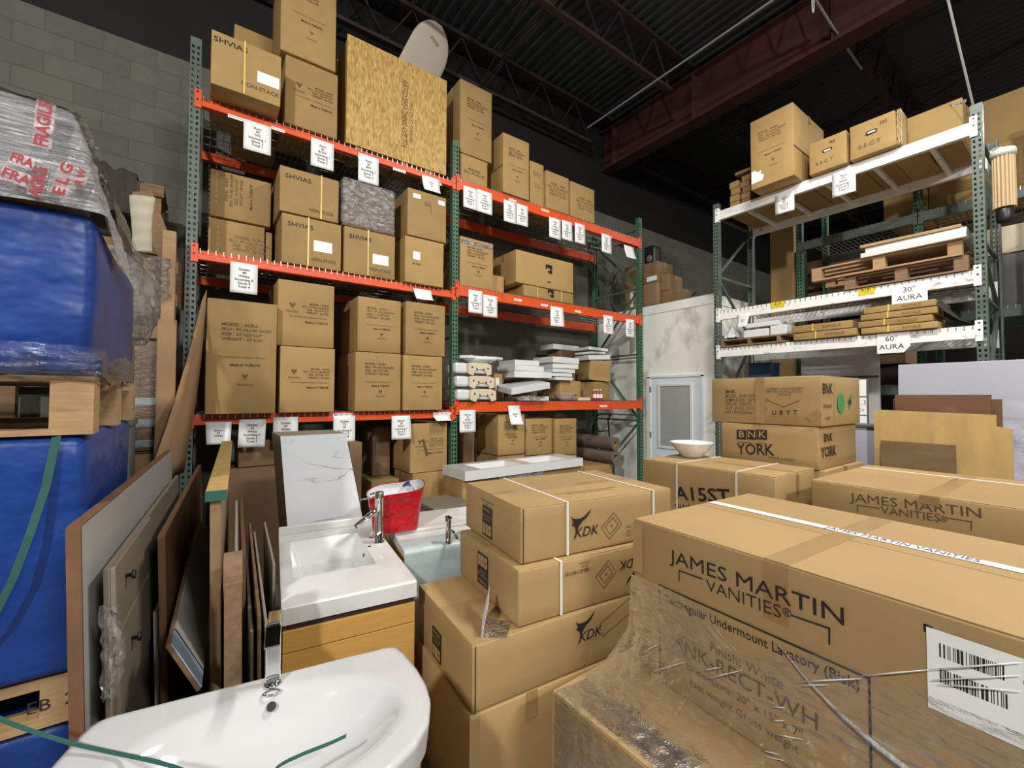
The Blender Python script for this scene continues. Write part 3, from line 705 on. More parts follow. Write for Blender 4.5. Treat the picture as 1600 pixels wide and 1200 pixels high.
# surfboard leaning behind the crate
sb = thing('surfboard', 'cream surfboard nose poking up behind the chipboard crate', 'surfboard', (0,0,0))
T = on(690, 41, 'Y', 5.12); Bm = on(615, 190, 'Y', 5.12)
ax = (T - Bm).normalized(); sd = ax.cross(Vector((0.25,-1,0.1)).normalized()).normalized(); nn = sd.cross(ax)
def surf_pt(u, v):
    L = 1.9; wd = 0.275 * max(0.0, min(1.0, 1 - (1 - min(1, u/0.30))**2.6))**0.55 * (1 - 0.25*max(0, u-.6)); a_ = v*2*math.pi
    return T - ax*(L*u) + sd*(math.cos(a_)*wd) + nn*(math.sin(a_)*0.034*min(1, u*8+0.15))
MB().grid(surf_pt, 44, 28).build('surfboard_body', M['surf'], sb, smooth=True)
pc = on(665, 80, 'Y', 5.19)
text(sb, 'nsp', T - ax*0.30 - nn*0.0 + nn*(0.036 if nn.y < 0 else -0.036), sd if sd.x > 0 else -sd, ax, 0.10, M['ink_soft'])
# bay 2 top shelf
c = rb(S2['top'], 719, 762, 238, 0.45, 'lower short carton beside the middle rack post on the top shelf', 4.60, 258, G); c.text('front', 0, 0, 0.045, 'FRAGILE\nSKU : FV-AU-36', 'ink_soft'); zz = c.top
c = rb(zz, 719, 769, 122, 0.45, 'tall narrow carton stacked beside the middle rack post at the very top', 4.59, 149, G); aura_print(c)
c = rb(S2['top'], 786, 827, 206, 0.62, 'tall carton with a visible left side, second from the middle post on the top shelf', 4.47, 234, G); aura_print(c)
MB().box((-c.w/2-0.005, -c.d/2, c.h*0.45), (-c.w/2-0.003, c.d/2, c.h*0.46)).build('flap_seam', M['ink_soft'], c.root)
c = rb(S2['top'], 828, 850, 250, 0.6, 'narrow dark-sided carton third from the middle post on the top shelf', 4.53, 268, G); aura_print(c, m='ink_faint')
c = rb(S2['top'], 853, 889, 265, 0.6, 'carton with a printed square fourth from the middle post on the top shelf', 4.50, 287, G); c.text('front', 0, 0.03, 0.05, AURA4, 'ink_faint', 'CENTER', 0.8)
c = rb(S2['top'], 891, 929, 282, 0.6, 'last carton at the right of the row on the top orange shelf', 4.50, 297, G); c.text('front', 0.05, -0.02, 0.05, AURA4, 'ink_faint', 'CENTER', 0.8)
o = MB().box((-0.14, -0.09, 0), (0.14, 0.09, 0.012)).build('flat_cardboard', M['kraft_dark']); q = on(972, 367, 'Y', 4.9); o.location = (q.x, 4.85, S2['top']); tag(o, 'scrap of flat cardboard near the right end of the top orange shelf', 'cardboard')

# middle shelf, bay 1
G = 'cartons on the middle shelf of the orange rack'
def plain(c, t, f='front', u=0, v=0, s=0.06, m='ink_soft', **k): c.text(f, u, v, s, t, m, **k)
c = rb(S1['mid'], 326, 414, 338, 0.5, 'lower set-back carton at the left end of the middle orange shelf', 4.86, 362, G, m='kraft'); c.text('front', 0.1, 0.0, 0.04, AURA4, 'ink_faint', 'CENTER', 0.9); zz = c.top
c2 = rb(S1['mid'], 415, 426, 362, 0.35, 'narrow set-back carton right of the two stacked ones on the middle shelf', 4.88, 368, G, tape=False)
c = rb(zz, 328, 424, 262, 0.4, 'upper set-back carton at the left end of the middle orange shelf', 4.83, 302, G); c.text('front', -0.06, 0.05, 0.036, AURA4, 'ink_soft', 'CENTER', 0.9, 0, 1.1, R(90)); c.text('front', 0.08, 0.03, 0.034, 'Made in TURKIYE', 'ink_soft', 'CENTER', 1, 0.01, 1, R(90))
def shv(z0, l, r, yt, yr, label, yf, strap, lab=None, lw=0.17):
    c = rb(z0, l, r, yt, 0.75, label, yf, yr, G)
    c.strap('x', strap*c.w, 'strap_yellow', 0.014); c.text('front', -c.w*0.2, c.h*0.30, 0.058, 'SHVIAS', 'ink', 'CENTER', 1.25, 0.006)
    if lab: c.rect('front', lab[0]*c.w, lab[1]*c.h, lw, lw*0.62, 'paper', 'address_label')
    c.text('front', c.w*0.2, -c.h*0.34, 0.046, 'NON-STACK', 'ink_soft', 'CENTER', 0.85, 0.006); return c
c = shv(S1['mid'], 440, 534, 331, 353, 'lower of two yellow-strapped cartons stacked on the middle shelf', 4.50, -0.07, (0.18, -0.05)); zz = c.top
c = shv(zz, 437, 530, 257, 282, 'upper of two yellow-strapped cartons stacked on the middle shelf', 4.48, 0.19)
c = shv(S1['mid'], 538, 618, 352, 368, 'yellow-strapped carton under the film-wrapped box on the middle shelf', 4.50, -0.05, (0.2, -0.1)); zz = c.top
c = rb(zz, 536, 618, 279, 0.6, 'box wrapped in crinkled clear film on the middle shelf', 4.50, 300, G, m='kraft_dark', tape=False, cat='carton')
fm = shell_mesh(c.w+0.015, c.d+0.05, c.h+0.03, 77, 0.012, 0.04, 9).build('film_wrap', M['film_bag'], c.root, smooth=True)
c = rb(S1['mid'], 633, 694, 367, 0.6, 'lower of two plain cartons at the right end of the left middle shelf', 4.47, 381, G); c.rect('front', -c.w*0.22, c.h*0.10, 0.085, 0.09, 'paper', 'address_label'); c.text('front', -c.w*0.22, -c.h*0.08, 0.035, '30 NG', 'ink'); zz = c.top
c = rb(zz, 637, 698, 292, 0.6, 'upper plain carton with a hand hole at the right end of the left middle shelf', 4.45, 313, G, tape=False)
c.rect('front', -c.w*0.28, c.h*0.36, 0.09, 0.05, 'paper', 'address_label'); c.rect('front', c.w*0.36, c.h*0.36, 0.08, 0.05, 'paper', 'address_label')
c.rect('front', 0, c.h*0.26, 0.065, 0.045, 'kraft_dark', 'hand_hole'); c.rect('front', 0.04, c.h*0.15, 0.006, 0.10, 'ink_faint', 'seam')
# lower shelf, bay 1
G = 'cartons on the low shelf of the orange rack'
c = rb(S1['low'], 323, 434, 464, 0.7, 'largest carton at the left end of the low orange shelf', 4.36, 475, G); aura_print(c, 'front', 1.12, 0.0, 'ink_soft'); zz = c.top
c = rb(S1['low'], 437, 524, 540, 0.65, 'lower of two stacked cartons second from left on the low shelf', 4.42, 545, G); aura_print2(c); zz = c.top
c = rb(zz, 434, 523, 435, 0.65, 'upper of two stacked cartons second from left on the low shelf', 4.44, 445, G); aura_print2(c)
for l, r, yt, yr, l2, r2, yt2, yr2, nm in ((555, 627, 549, 552, 559, 627, 462, 472, 'third from left'), (630, 692, 554, 556, 634, 696, 470, 476, 'nearest the middle post')):
    c = rb(S1['low'], l, r, yt, 0.65, 'lower carton of the stack %s on the low shelf' % nm, 4.44, yr, G); aura_print(c); zz = c.top
    c = rb(zz, l2, r2, yt2, 0.65, 'upper carton of the stack %s on the low shelf' % nm, 4.45, yr2, G); aura_print(c)
# middle shelf, bay 2
G = 'cartons on the right middle shelf of the orange rack'
c = rb(S2['mid'], 719, 771, 368, 0.5, 'carton taped along its top beside the middle post on the right middle shelf', 4.52, 380, G); aura_print(c); c.rect('front', 0, c.h*0.40, c.w*0.96, 0.05, 'film_bag', 'tape')
rb(S2['mid'], 770, 788, 429, 0.35, 'small set-back carton on the right middle shelf', 4.70, 433, G)
def esse(c, u, v, s):
    o, U, V, n = face(c.w, c.d, c.h, 'front'); p = o + U*u + V*v + n*(c.o+0.0004)
    q = MB()
    pts = [(-.5,.5),(.5,.5),(.5,.05),(.25,-.05),(.5,-.12),(.5,-.5),(0,-.5),(-.2,-.25),(.2,-.1),(.15,.1),(-.15,.2),(-.1,.38),(.25,.38),(.25,.30),(-.02,.28),(-.05,.2),(-.5,-.1)]
    q.prism([(a*s, b*s) for a, b in pts], p, U, V, n*0.0006); q.build('square_logo', M['ink'], c.root)
c = rb(S2['mid'], 818, 896, 444, 0.6, 'lower yellow-strapped carton with a black square emblem on the right middle shelf', 4.50, 452, G); esse(c, 0.02, 0.02, 0.11); c.strap('x', -0.22, 'strap_yellow', 0.012); c.strap('x', 0.22, 'strap_yellow', 0.012); zz = c.top + 0.004
c = rb(zz, 806, 896, 389, 0.6, 'upper carton with a black square emblem on the right middle shelf', 4.50, 406, G); esse(c, 0.05, 0.05, 0.12); c.rect('front', 0.05, -0.13, 0.07, 0.02, 'ink_soft', 'printed_line')
# low shelf, bay 2: sinks and basins
zL = S2['low']
def pedestal(x, y, z, w, d, h, label, gp):
    r = thing('wall_basin', label, 'sink', (x, y, z), R(4), gp)
    n = 18; pts = []
    for i in range(n+1):
        t = i/n; pts.append((-w/2 + w*t, -d/2 + 0.02*math.sin(t*math.pi)))
    prof = [(-w/2, h*0.15), (-w/2, h*0.92), (-w*0.3, h), (w*0.3, h), (w/2, h*0.85), (w/2, h*0.10), (w*0.33, 0.0)]
    arch = [(w*0.33*math.cos(a)*0.9 + w*0.02, 0.0 + h*0.48*math.sin(a)) for a in [k*math.pi/9 for k in range(10)]] + [(-w*0.36, 0.0)]
    MB().prism(prof + arch, (0, -d/2, 0), (1,0,0), (0,0,1), (0, 0.02, 0)).build('mounting_face', M['ceramic_raw'], r)
    MB().prism([(a*0.98, b*0.98+0.004) for a, b in [(-w/2,h*.15),(-w/2,h*.92),(-w*.3,h),(w*.3,h),(w/2,h*.85),(w/2,h*.1)]], (0, -d/2+0.02, 0), (1,0,0), (0,0,1), (0, d*0.8, 0)).build('bowl', M['ceramic'], r, bevel=0.02)
    MB().box((-w*0.5-0.16, -d/2+0.03, h*0.12), (-w*0.5+0.02, d*0.35, h*0.96)).build('rim', M['ceramic'], r, bevel=0.03)
    for u, v in ((-0.34, .62), (-0.14, .50), (0.16, .48), (0.34, .56)):
        MB().tube([(u*w, -d/2-0.003, v*h), (u*w, -d/2+0.004, v*h)], 0.011, 10).build('bolt_hole', M['ink'], r)
xb0, xb1 = on(730, 600, 'Y', 4.45).x, on(772, 600, 'Y', 4.45).x
for k in range(3):
    pedestal((xb0+xb1)/2 + (0.02, 0.0, -0.03)[k] , 4.62, zL + k*0.158, (xb1-xb0)*(1.0, 0.97, 0.9)[k], 0.36, 0.150, '%s of three upended basins showing bolt holes beside the middle post' % ('lowest', 'middle one', 'topmost')[k], 'upended wall basins on the low right shelf')
r = thing('oval_basin', 'round-fronted white basin resting on the three upended basins', 'sink', (on(752, 560, 'Y', 4.6).x, 4.66, zL+0.476))
MB().prism([(-0.33,0.16),(-0.33,-0.10),(-0.25,-0.17),(0.14,-0.19),(0.27,-0.15),(0.31,-0.05),(0.30,0.12),(0.2,0.18)], (0,0,0.045), (1,0,0), (0,1,0), (0,0,0.035)).build('rim', M['ceramic'], r, bevel=0.012)
MB().lathe([(0.0,0.0),(0.16,0.0),(0.21,0.03),(0.235,0.05)], 20).build('bowl', M['ceramic'], r, smooth=True)
for s_ in (-0.1, 0.12):
    MB().tube([(s_-0.03, 0.03, 0.08), (s_, 0.02, 0.10), (s_+0.03, 0.0, 0.085)], 0.008, 8).build('mount_clip', M['ceramic'], r)
bx = Carton((on(780, 600, 'Y', 4.85).x, 4.97, zL), 0, 0.14, 0.2, 0.37, 'small carton standing between the basins on the low right shelf', 'cartons on the low right shelf'); bx.rect('front', -0.02, 0.05, 0.06, 0.16, 'paper', 'address_label')
def slabsink(l, r, yt, z, y, dp, h, label, rz=0, m='ceramic', tilt=0, left=0.22):
    a, b = on(l, yt, 'Y', y), on(r, yt, 'Y', y); w_ = b.x - a.x
    t = thing('rectangular_sink', label, 'sink', ((a.x+b.x)/2, y + dp/2, z), rz, 'white rectangular sinks on the low right shelf')
    if tilt: t.rotation_euler = (tilt, R(-8), rz)
    MB().box((-w_/2, -dp/2, 0.0), (w_/2, dp/2, h)).build('apron', M[m], t, bevel=0.008)
    MB().box((-w_/2+0.05, -dp/2+0.05, h), (w_/2-0.05, dp/2-0.09, h+0.003)).build('basin_underside', M['ceramic'], t, bevel=0.001)
    return t
def zat(px, py, y): return on(px, py, 'Y', y).z
slabsink(808, 858, 622, zL+0.0, 4.62, 0.29, 0.06, 'bubble-wrapped sink lying flat under the tilted white sink')
bw = thing('bubble_wrap', 'bunched clear bubble wrap at the front of the low right shelf', 'packaging', (on(828, 630, 'Y', 4.47).x, 4.50, zL))
MB().grid(lambda u, v: Vector(((u-.5)*0.50, (v-.5)*0.20 - 0.02, max(0.008, 0.004 + 0.070*math.sin(max(0.0, min(1, v))*math.pi)**0.6*(0.6+0.4*math.sin(u*math.pi)) + 0.018*nz((u*9, v*5, 0), 1, 3)))), 30, 12).build('wrap_sheet', M['film_bag'], bw, smooth=True)
t = slabsink(799, 860, 600, zL+0.150, 4.47, 0.34, 0.085, 'tilted white sink propped on bubble wrap at the shelf front', tilt=R(9))
for k, (l, r, yt, h) in enumerate(((800, 872, 585, 0.10), (798, 846, 575, 0.10), (803, 845, 557, 0.075))):
    pass
slabsink(806, 862, 585, zat(820, 590, 4.62), 4.60, 0.40, 0.085, 'white sink third from the top of the left sink pile', R(-3))
slabsink(804, 850, 572, zat(820, 590, 4.62)+0.088, 4.62, 0.42, 0.075, 'white sink second from the top of the left sink pile', R(2))
slabsink(806, 843, 557, zat(820, 590, 4.62)+0.166, 4.64, 0.42, 0.075, 'white sink on top of the left sink pile', R(-2))
fs = Carton((on(835, 610, 'Y', 4.8).x, 5.13, zL), 0, 0.40, 0.30, zat(820, 590, 4.62)-zL-0.002, 'dull carton under the left pile of white sinks', 'cartons on the low right shelf', m='kraft_dark')
fs2 = Carton((on(887, 610, 'Y', 4.85).x, 5.0, zL), R(3), 0.46, 0.4, 0.30, 'carton under the right pile of white sinks', 'cartons on the low right shelf')
zz = zL + 0.302
for k, (dx, h, rz, nm) in enumerate(((-0.02, 0.05, 4, 'lowest'), (-0.05, 0.055, -3, 'second'), (-0.02, 0.06, 2, 'third'), (0.03, 0.075, -2, 'fourth'), (0.02, 0.095, 3, 'topmost'))):
    x = on(880, 580, 'Y', 4.75).x + dx; y = 4.93
    t = thing('rectangular_sink', '%s sink in the right pile of white sinks on the low shelf' % nm, 'sink', (x, y, zz), R(rz), 'white rectangular sinks on the low right shelf')
    ww = (0.36, 0.40, 0.46, 0.50, 0.56)[k]
    MB().box((-ww/2, -0.22, 0), (ww/2, 0.22, h-0.004)).build('apron', M['ceramic'], t, bevel=0.008)
    MB().box((-ww/2+0.06, -0.17, h-0.004), (ww/2-0.06, 0.12, h-0.002)).build('basin_underside', M['ceramic'], t)
    zz += h + 0.003
bc = MB().lathe([(0.0, 0.0), (0.07, 0.0), (0.15, 0.05), (0.19, 0.105), (0.20, 0.11), (0.185, 0.105), (0.13, 0.05), (0.05, 0.012), (0.0, 0.01)], 24, cap=False)
t = thing('vessel_sink', 'small round white bowl sink right of the tilted sink on the low shelf', 'sink', (on(880, 622, 'Y', 4.62).x, 4.59, zL)); t.scale = (0.9, 0.9, 0.95); bc.build('bowl', M['ceramic'], t, smooth=True)
MB().tube([(0.10, -0.148, 0.085), (0.10, -0.155, 0.085)], 0.012, 10).build('overflow_hole', M['ink'], t)
# far end of that shelf: cartons, crumpled boxes, cans
Gs = 'cartons on the low right shelf'
ca = Carton((on(918, 600, 'Y', 5.2).x, 5.43, zL), R(-2), 0.62, 0.28, 0.62, 'tall dull carton behind the right pile of sinks', Gs, m='kraft_dark')
cb = Carton((on(938, 600, 'Y', 4.9).x, 5.02, zL), R(10), 0.42, 0.34, 0.30, 'lower crumpled carton at the right end of the low shelf', Gs, dent=0.02, tape=False)
cc = Carton((on(936, 600, 'Y', 4.9).x, 5.02, zL+0.303), R(-8), 0.44, 0.36, 0.33, 'upper crumpled carton at the right end of the low shelf', Gs, dent=0.03, tape=False)
cc.root.rotation_euler = (0, R(4), R(-8)); cc.root.location.z += 0.016
cd_ = Carton((on(905, 545, 'Y', 5.1).x, 5.43, zL+0.626), R(2), 0.58, 0.30, 0.20, 'wide carton on the tall dull carton at the back of the low shelf', Gs, m='kraft_dark')
def flatsink(x, y, z, w_, d_, h, rz, label, ry=0):
    t = thing('rectangular_sink', label, 'sink', (x, y, z), 0, 'white sinks high at the back of the low right shelf'); t.rotation_euler = (0, ry, rz)
    MB().box((-w_/2, -d_/2, 0), (w_/2, d_/2, h)).build('apron', M['ceramic'], t, bevel=0.006)
    MB().box((-w_/2+0.04, -d_/2+0.04, h), (w_/2-0.04, d_/2-0.07, h+0.003)).build('basin_underside', M['ceramic'], t)
flatsink(on(885, 530, 'Y', 5.1).x+0.15, 5.42, zL+0.832, 0.60, 0.32, 0.085, R(2), 'white sink highest at the back, on the wide carton of the low shelf')
flatsink(on(930, 560, 'Y', 4.95).x, 5.02, cc.root.location.z+0.345, 0.46, 0.38, 0.075, R(-6), 'white sink lying on the crumpled cartons at the right end', R(-3))
flatsink(on(930, 560, 'Y', 4.95).x-0.01, 5.05, cc.root.location.z+0.445, 0.40, 0.34, 0.035, R(8), 'thin white sink in the middle of the small right-end pile', R(-3))
flatsink(on(932, 560, 'Y', 4.95).x+0.0, 5.06, cc.root.location.z+0.50, 0.42, 0.34, 0.05, R(-4), 'white sink topmost of the small right-end pile', R(2))
tr = thing('flat_box', 'small flat cream box at the front beside the red cans', 'box', (on(911, 632, 'Y', 4.6).x, 4.64, zL)); shell_mesh(0.26, 0.14, 0.045, 4, 0.002).build('box', M['ceramic_raw'], tr, smooth=True); MB().box((-0.12,-0.06,0.047),(0.12,0.06,0.05)).build('lid', M['whitefoam'], tr)
for k, (px, rr, nm) in enumerate(((929, 0.030, 'left'), (936, 0.034, 'middle'), (943, 0.030, 'right'))):
    x = on(px, 630, 'Y', 4.62).x
    t = thing('spray_can', '%s of the three small red cans at the right end of the low shelf' % nm, 'can', (x, 4.62+0.03*k, zL), 0, 'red cans on the low right shelf')
    MB().lathe([(rr*.9,0),(rr,.004),(rr,.13),(rr*.8,.145),(rr*.5,.15)], 16).build('can_body', M['can_red'], t, smooth=True)
    MB().lathe([(rr*.5,.149),(rr*.5,.17),(rr*.3,.175)], 12).build('cap', M['whitefoam'], t, smooth=True)
    MB().lathe([(rr*1.01,.04),(rr*1.01,.10)], 16, cap=False).build('label_band', M['paper'], t, smooth=True)

# ground level under the orange rack
G = 'cartons on the ground under the orange rack'
def gb(l, r, yt, yf, depth, label, z0=0.0, **k): return rb(z0, l, r, yt, depth, label, yf, None, G, **k)
c = gb(645, 699, 741, 4.54, 0.75, 'pale carton at the bottom left of the middle post', 0.0)
zz = c.top; c = gb(641, 699, 662, 4.55, 0.70, 'scuffed carton with torn print left of the middle post under the low shelf', zz); aura_print2(c); c.rect('front', -0.05, 0, 0.03, 0.2, 'ink_soft', 'tear', rot=R(15))
c = gb(580, 624, 752, 4.72, 0.6, 'long low carton behind the red bag', 0.0)
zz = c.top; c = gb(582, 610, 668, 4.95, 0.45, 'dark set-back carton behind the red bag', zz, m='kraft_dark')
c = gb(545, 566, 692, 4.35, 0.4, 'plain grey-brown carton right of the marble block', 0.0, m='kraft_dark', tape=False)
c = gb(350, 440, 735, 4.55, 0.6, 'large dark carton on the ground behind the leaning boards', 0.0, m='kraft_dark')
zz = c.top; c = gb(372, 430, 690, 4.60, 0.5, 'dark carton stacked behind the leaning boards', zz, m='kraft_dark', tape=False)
for l, r, yt, nm in ((778, 820, 648, 'left'), (822, 863, 655, 'middle'), (867, 901, 655, 'right')):
    z0 = zat(l, 712, 4.6)
    s_ = gb(l, r, 713, 4.58, 0.62, '%s base carton in the ground row right of the middle post' % nm)
    c = gb(l, r, yt, 4.56, 0.65, '%s printed carton in the row under the low right shelf' % nm, s_.top + 0.002); aura_print(c)
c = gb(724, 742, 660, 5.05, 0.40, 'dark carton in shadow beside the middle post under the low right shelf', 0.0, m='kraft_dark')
# long white tray sink on its carton
a = on(724, 760, 'Y', 3.98)
t0 = rb(0.0, 722, 911, 752, 0.44, 'long carton carrying the white double trough sink', 3.95, 742, None)
x0_, x1_ = on(722, 735, 'Y', 3.95).x, on(907, 720, 'Y', 3.95).x; zt = t0.top + 0.002; hh = zat(748, 728, 3.98) - zt if False else 0.10
t = thing('trough_sink', 'long white double trough sink lying on a carton under the low right shelf', 'sink', ((x0_+x1_)/2, 3.95+0.20, zt), R(0.5))
W2 = (x1_-x0_)/2
fr = MB(); 
for bxx in (((-W2,-.25,0),(W2,-.21,hh)), ((-W2,.15,0),(W2,.25,hh)), ((-W2,-.21,0),(-W2+.22,.15,hh)), ((W2-.22,-.21,0),(W2,.15,hh)), ((-.08,-.21,0),(.08,.15,hh))):
    fr.box(*bxx)
fr.build('rim', M['ceramic'], t)
for xa, xb in ((-W2+.22,-.08),(.08,W2-.22)):
    MB().add([(xa,-.21,hh-.001),(xb,-.21,hh-.001),(xb,.15,hh-.001),(xa,.15,hh-.001),(xa+.06,-.12,.02),(xb-.06,-.12,.02),(xb-.06,.08,.02),(xa+.06,.08,.02)], [(0,1,5,4),(1,2,6,5),(2,3,7,6),(3,0,4,7),(4,5,6,7)]).build('basin', M['ceramic'], t)
o = thing('clear_sheet', 'clear plastic sheet hanging over the front of the carton under the trough sink', 'plastic sheet', (on(815, 745, 'Y', 3.93).x, 3.93, t0.top-0.01)); MB().grid(lambda u, v: Vector(((u-.5)*0.62, -0.008-0.02*v+0.008*nz((u*7, v*7, 0), 1, 2), -0.12*v-0.04*u*v)), 14, 8).build('sheet', M['film_bag'], o, smooth=True)
# rolled carpets, cart at the right end
for k, (z_, dy, nm) in enumerate(((0.60, 0.0, 'upper'), (0.30, 0.02, 'lower'))):
    a, b = on(905, 690, 'Y', 5.15), on(948, 692, 'Y', 4.75)
    t = thing('carpet_roll', '%s brown carpet roll at the right end under the low shelf' % nm, 'carpet roll', (on(948, 692, 'Y', 4.75).x, 4.56, on(945, 692, 'Y', 4.75).z - k*0.215), 0, 'carpet rolls under the orange rack')
    zc = on(945, 692, 'Y', 4.75).z - k*0.21
    prof = [(0.045,0),(0.105,0),(0.105,1.0),(0.045,1.0)]
    rl = MB().lathe(prof + [prof[0]], 20, cap=False).build('roll', M['carpet'], t, smooth=False)
    rl.matrix_local = Matrix.Rotation(R(-90), 4, 'X')
    MB().lathe([(0.04,0.01),(0.046,0.01),(0.046,0.99),(0.04,0.99),(0.04,0.01)], 16, cap=False).build('core', M['kraft'], t).matrix_local = Matrix.Rotation(R(-90), 4, 'X')
zr = on(945, 692, 'Y', 4.75).z - 0.215 - 0.108 - 0.004
Carton((on(925, 720, 'Y', 4.75).x+0.05, 5.05, 0), 0, 0.62, 0.8, zr, 'carton on the ground below the carpet rolls', G)
ct = thing('hand_truck', 'dark hand truck leaning at the right end under the orange rack', 'hand truck', (5.65, 5.05, 0), 0)
for s_ in (-0.17, 0.17): MB().tube([(s_, 0.0, 0.15), (s_, 0.10, 1.35)], 0.014, 8).build('rail', M['black'], ct)
MB().tube([(-0.17, .10, 1.34), (-0.15, .03, 1.44), (0.15, .03, 1.44), (0.17, .10, 1.34)], 0.014, 8).build('handle', M['black'], ct)
for z_ in (0.35, 0.75, 1.15): MB().bar((-0.17, .01+z_*.07, z_), (0.17, .01+z_*.07, z_), 0.03, 0.02).build('cross_bar', M['black'], ct)
MB().box((-0.2, -0.25, 0.0), (0.2, 0.02, 0.012)).build('toe_plate', M['greypanel'], ct)
for s_ in (-0.165, 0.11):
    wv = MB().lathe([(0.03,0),(0.11,0.005),(0.12,0.02),(0.11,0.045),(0.03,0.05)], 18).build('wheel', M['black'], ct, smooth=True); wv.matrix_local = Matrix.Translation((s_-0.005 if s_ < 0 else s_, 0.09, 0.12)) @ Matrix.Rotation(R(90), 4, 'Y')
MB().grid(lambda u, v: Vector(((u-.5)*0.36, -0.03 + 0.05*math.sin(u*9)*v, 0.3 + 0.75*v)), 12, 12).build('draped_cover', M['rubberdark'], ct, smooth=True, solid=0.01)
# dark crate near the middle post
a = on(677, 790, 'Y', 3.75); b = on(735, 790, 'Y', 3.75); zt = on(700, 790, 'Y', 3.75).z
dk = thing('storage_box', 'dark grey-brown box with a lid below the middle rack post', 'box', ((a.x+b.x)/2, 3.95, 0))
shell_mesh(b.x-a.x, 0.45, zt-0.05, 12, 0.003).build('box', M['greyply'], dk, smooth=True)
MB().box((-(b.x-a.x)/2-0.012, -0.235, zt-0.05), ((b.x-a.x)/2+0.012, 0.235, zt)).build('lid', M['greyply'], dk, bevel=0.006)

# ---------------------------------------------------------------- stock sheets hanging from the beams
def sheet(l, r, yt, yb, lines, label, group, ax='Y', val=RY-0.0145, curl=0.0, lift=0.0, rot=0.0):
    a = on(l, yt, ax, val); b = on(r, yt, ax, val); h = a.z - on(l, yb, ax, val).z
    if ax == 'Y': w_ = b.x - a.x; org = Vector(((a.x+b.x)/2, val, a.z)); rz = 0
    else: w_ = a.y - b.y; org = Vector((val, (a.y+b.y)/2, a.z)); rz = R(-90)
    s = thing('stock_sheet', label, 'paper sign', org, rz, group); s.rotation_euler = (0, rot, rz) if ax == 'Y' else (rot, 0, rz)
    sd = hash_(label)
    def fn(u, v):
        y = -curl*(v**2)*0.9 - 0.010*v*abs(math.sin(u*3+sd)) * 0.6
        z = -h*v*(1 - 0.5*min(1, curl/h)) if curl else -h*v
        return Vector(((u-.5)*w_*(1-0.10*v*(curl>0)), y - lift*v*u, z))
    MB().grid(fn, 4, 8).build('sheet', M['paper'], s, smooth=True, solid=0.0006)
    if lines:
        tv = 0.5
        o = fn(0.5, 0.5) + Vector((0, -0.004 - curl*0.06, 0))
        tz = (fn(.5, .45) - fn(.5, .55)).normalized()
        text(s, lines, o, (1,0,0), tz, min(h/8.6, w_/6.2), M['ink'], ls=1.0, bold=0.006)
def hash_(s): return sum(ord(ch) for ch in s) % 31 / 5.0
def st(a, b, c_, i, s_, t): return '%s\n%s\n%s\nIncoming %s\nStock %s\nTotal %s' % (a, b, c_, i, s_, t)
gT, gM_, gL = 'stock sheets on the top orange beam', 'stock sheets on the middle orange beam', 'stock sheets on the low orange beam'
o_ = ['first', 'second', 'third', 'fourth', 'fifth', 'sixth', 'seventh', 'eighth', 'ninth', 'tenth', 'eleventh', 'twelfth']
top = [(381,424,185,232,st('Aura','30','NG',1,2,3),0,0),(486,522,214,258,st('Aura','30','RGW',1,2,3),0,0),(560,592,238,282,st('Aura','30','BW',1,1,2),0,0),(659,687,272,302,'Aura\n30\nW',0.06,0),
       (724,746,289,323,st('Aura','36','NW',1,2,2),0,0),(746,769,295,330,st('Aura','36','White',1,2,2),0,0),(787,806,311,345,st('Aura','36','White',1,3,2),0,0),(807,825,317,350,st('Aura','36','NW',1,2,2),0,0),
       (858,876,338,370,st('Aura','40','White',1,1,2),0,0),(878,894,343,373,st('Aura','48','NW',1,1,2),0,0),(898,914,347,378,st('Aura','48','NG',1,2,2),0,0),(940,955,364,393,st('Aura','60','BW',1,2,2),0,0),(975,990,382,405,'',0.05,0.02)]
for k, (l, r, a, b, tx, cu, li) in enumerate(top):
    nm = o_[k] if k < 12 else 'last curled'
    sheet(l, r, a, b, tx, '%s white stock sheet from the left along the top orange beam' % nm, gT, curl=cu, lift=li)
mid = [(360,403,408,456,st('Queen','48','White',0,4,4),0,0),(646,674,450,473,'',0.07,0.02),(732,754,452,488,st('Aura','36','BW',1,3,2),0,0),(755,777,460,494,st('Queen','30','BG',1,2,2),0,0),(860,880,478,509,st('Aura','48','NG',1,2,2),0,0.02),(943,958,492,521,st('Aura','60','NG',0,2,2),0,0),(978,991,498,526,st('Aura','60','BW',0,2,2),0,0)]
for k, (l, r, a, b, tx, cu, li) in enumerate(mid):
    sheet(l, r, a, b, tx, '%s white stock sheet from the left along the middle orange beam' % o_[k], gM_, curl=cu, lift=li)
low = [(321,362,660,698,'Queen\n30\nWhite',0.04,0.02),(374,416,655,700,st('Queen','42','White',0,3,3),0,0),(427,466,652,696,st('Queen','60','White',0,3,3),0,0),(521,555,650,692,st('Queen','72','W',0,5,8),0,0),(612,641,650,687,st('Queen','30','RGW',0,5,5),0,0.03),(677,703,649,663,'',0.08,0.0),(718,743,641,676,st('Queen','72','RGW',2,1,2),0,0),(794,812,634,667,'Queen\n36',0.06,0.05)]
for k, (l, r, a, b, tx, cu, li) in enumerate(low):
    sheet(l, r, a, b, tx, '%s white stock sheet from the left along the low orange beam' % o_[k], gL, curl=cu, lift=li, rot=R(2 if k in (1,) else 0))
gW = 'stock sheets on the white-beam rack'
sheet(1211, 1241, 307, 337, st('Aura','60','BW',1,2,2), 'left white stock sheet under the top white beam, below the big carton', gW, 'X', RX-0.0145)
sheet(1300, 1337, 272, 310, st('Aura','72','RGW',1,2,2), 'right white stock sheet under the top white beam, below the hand-hole cartons', gW, 'X', RX-0.0145)
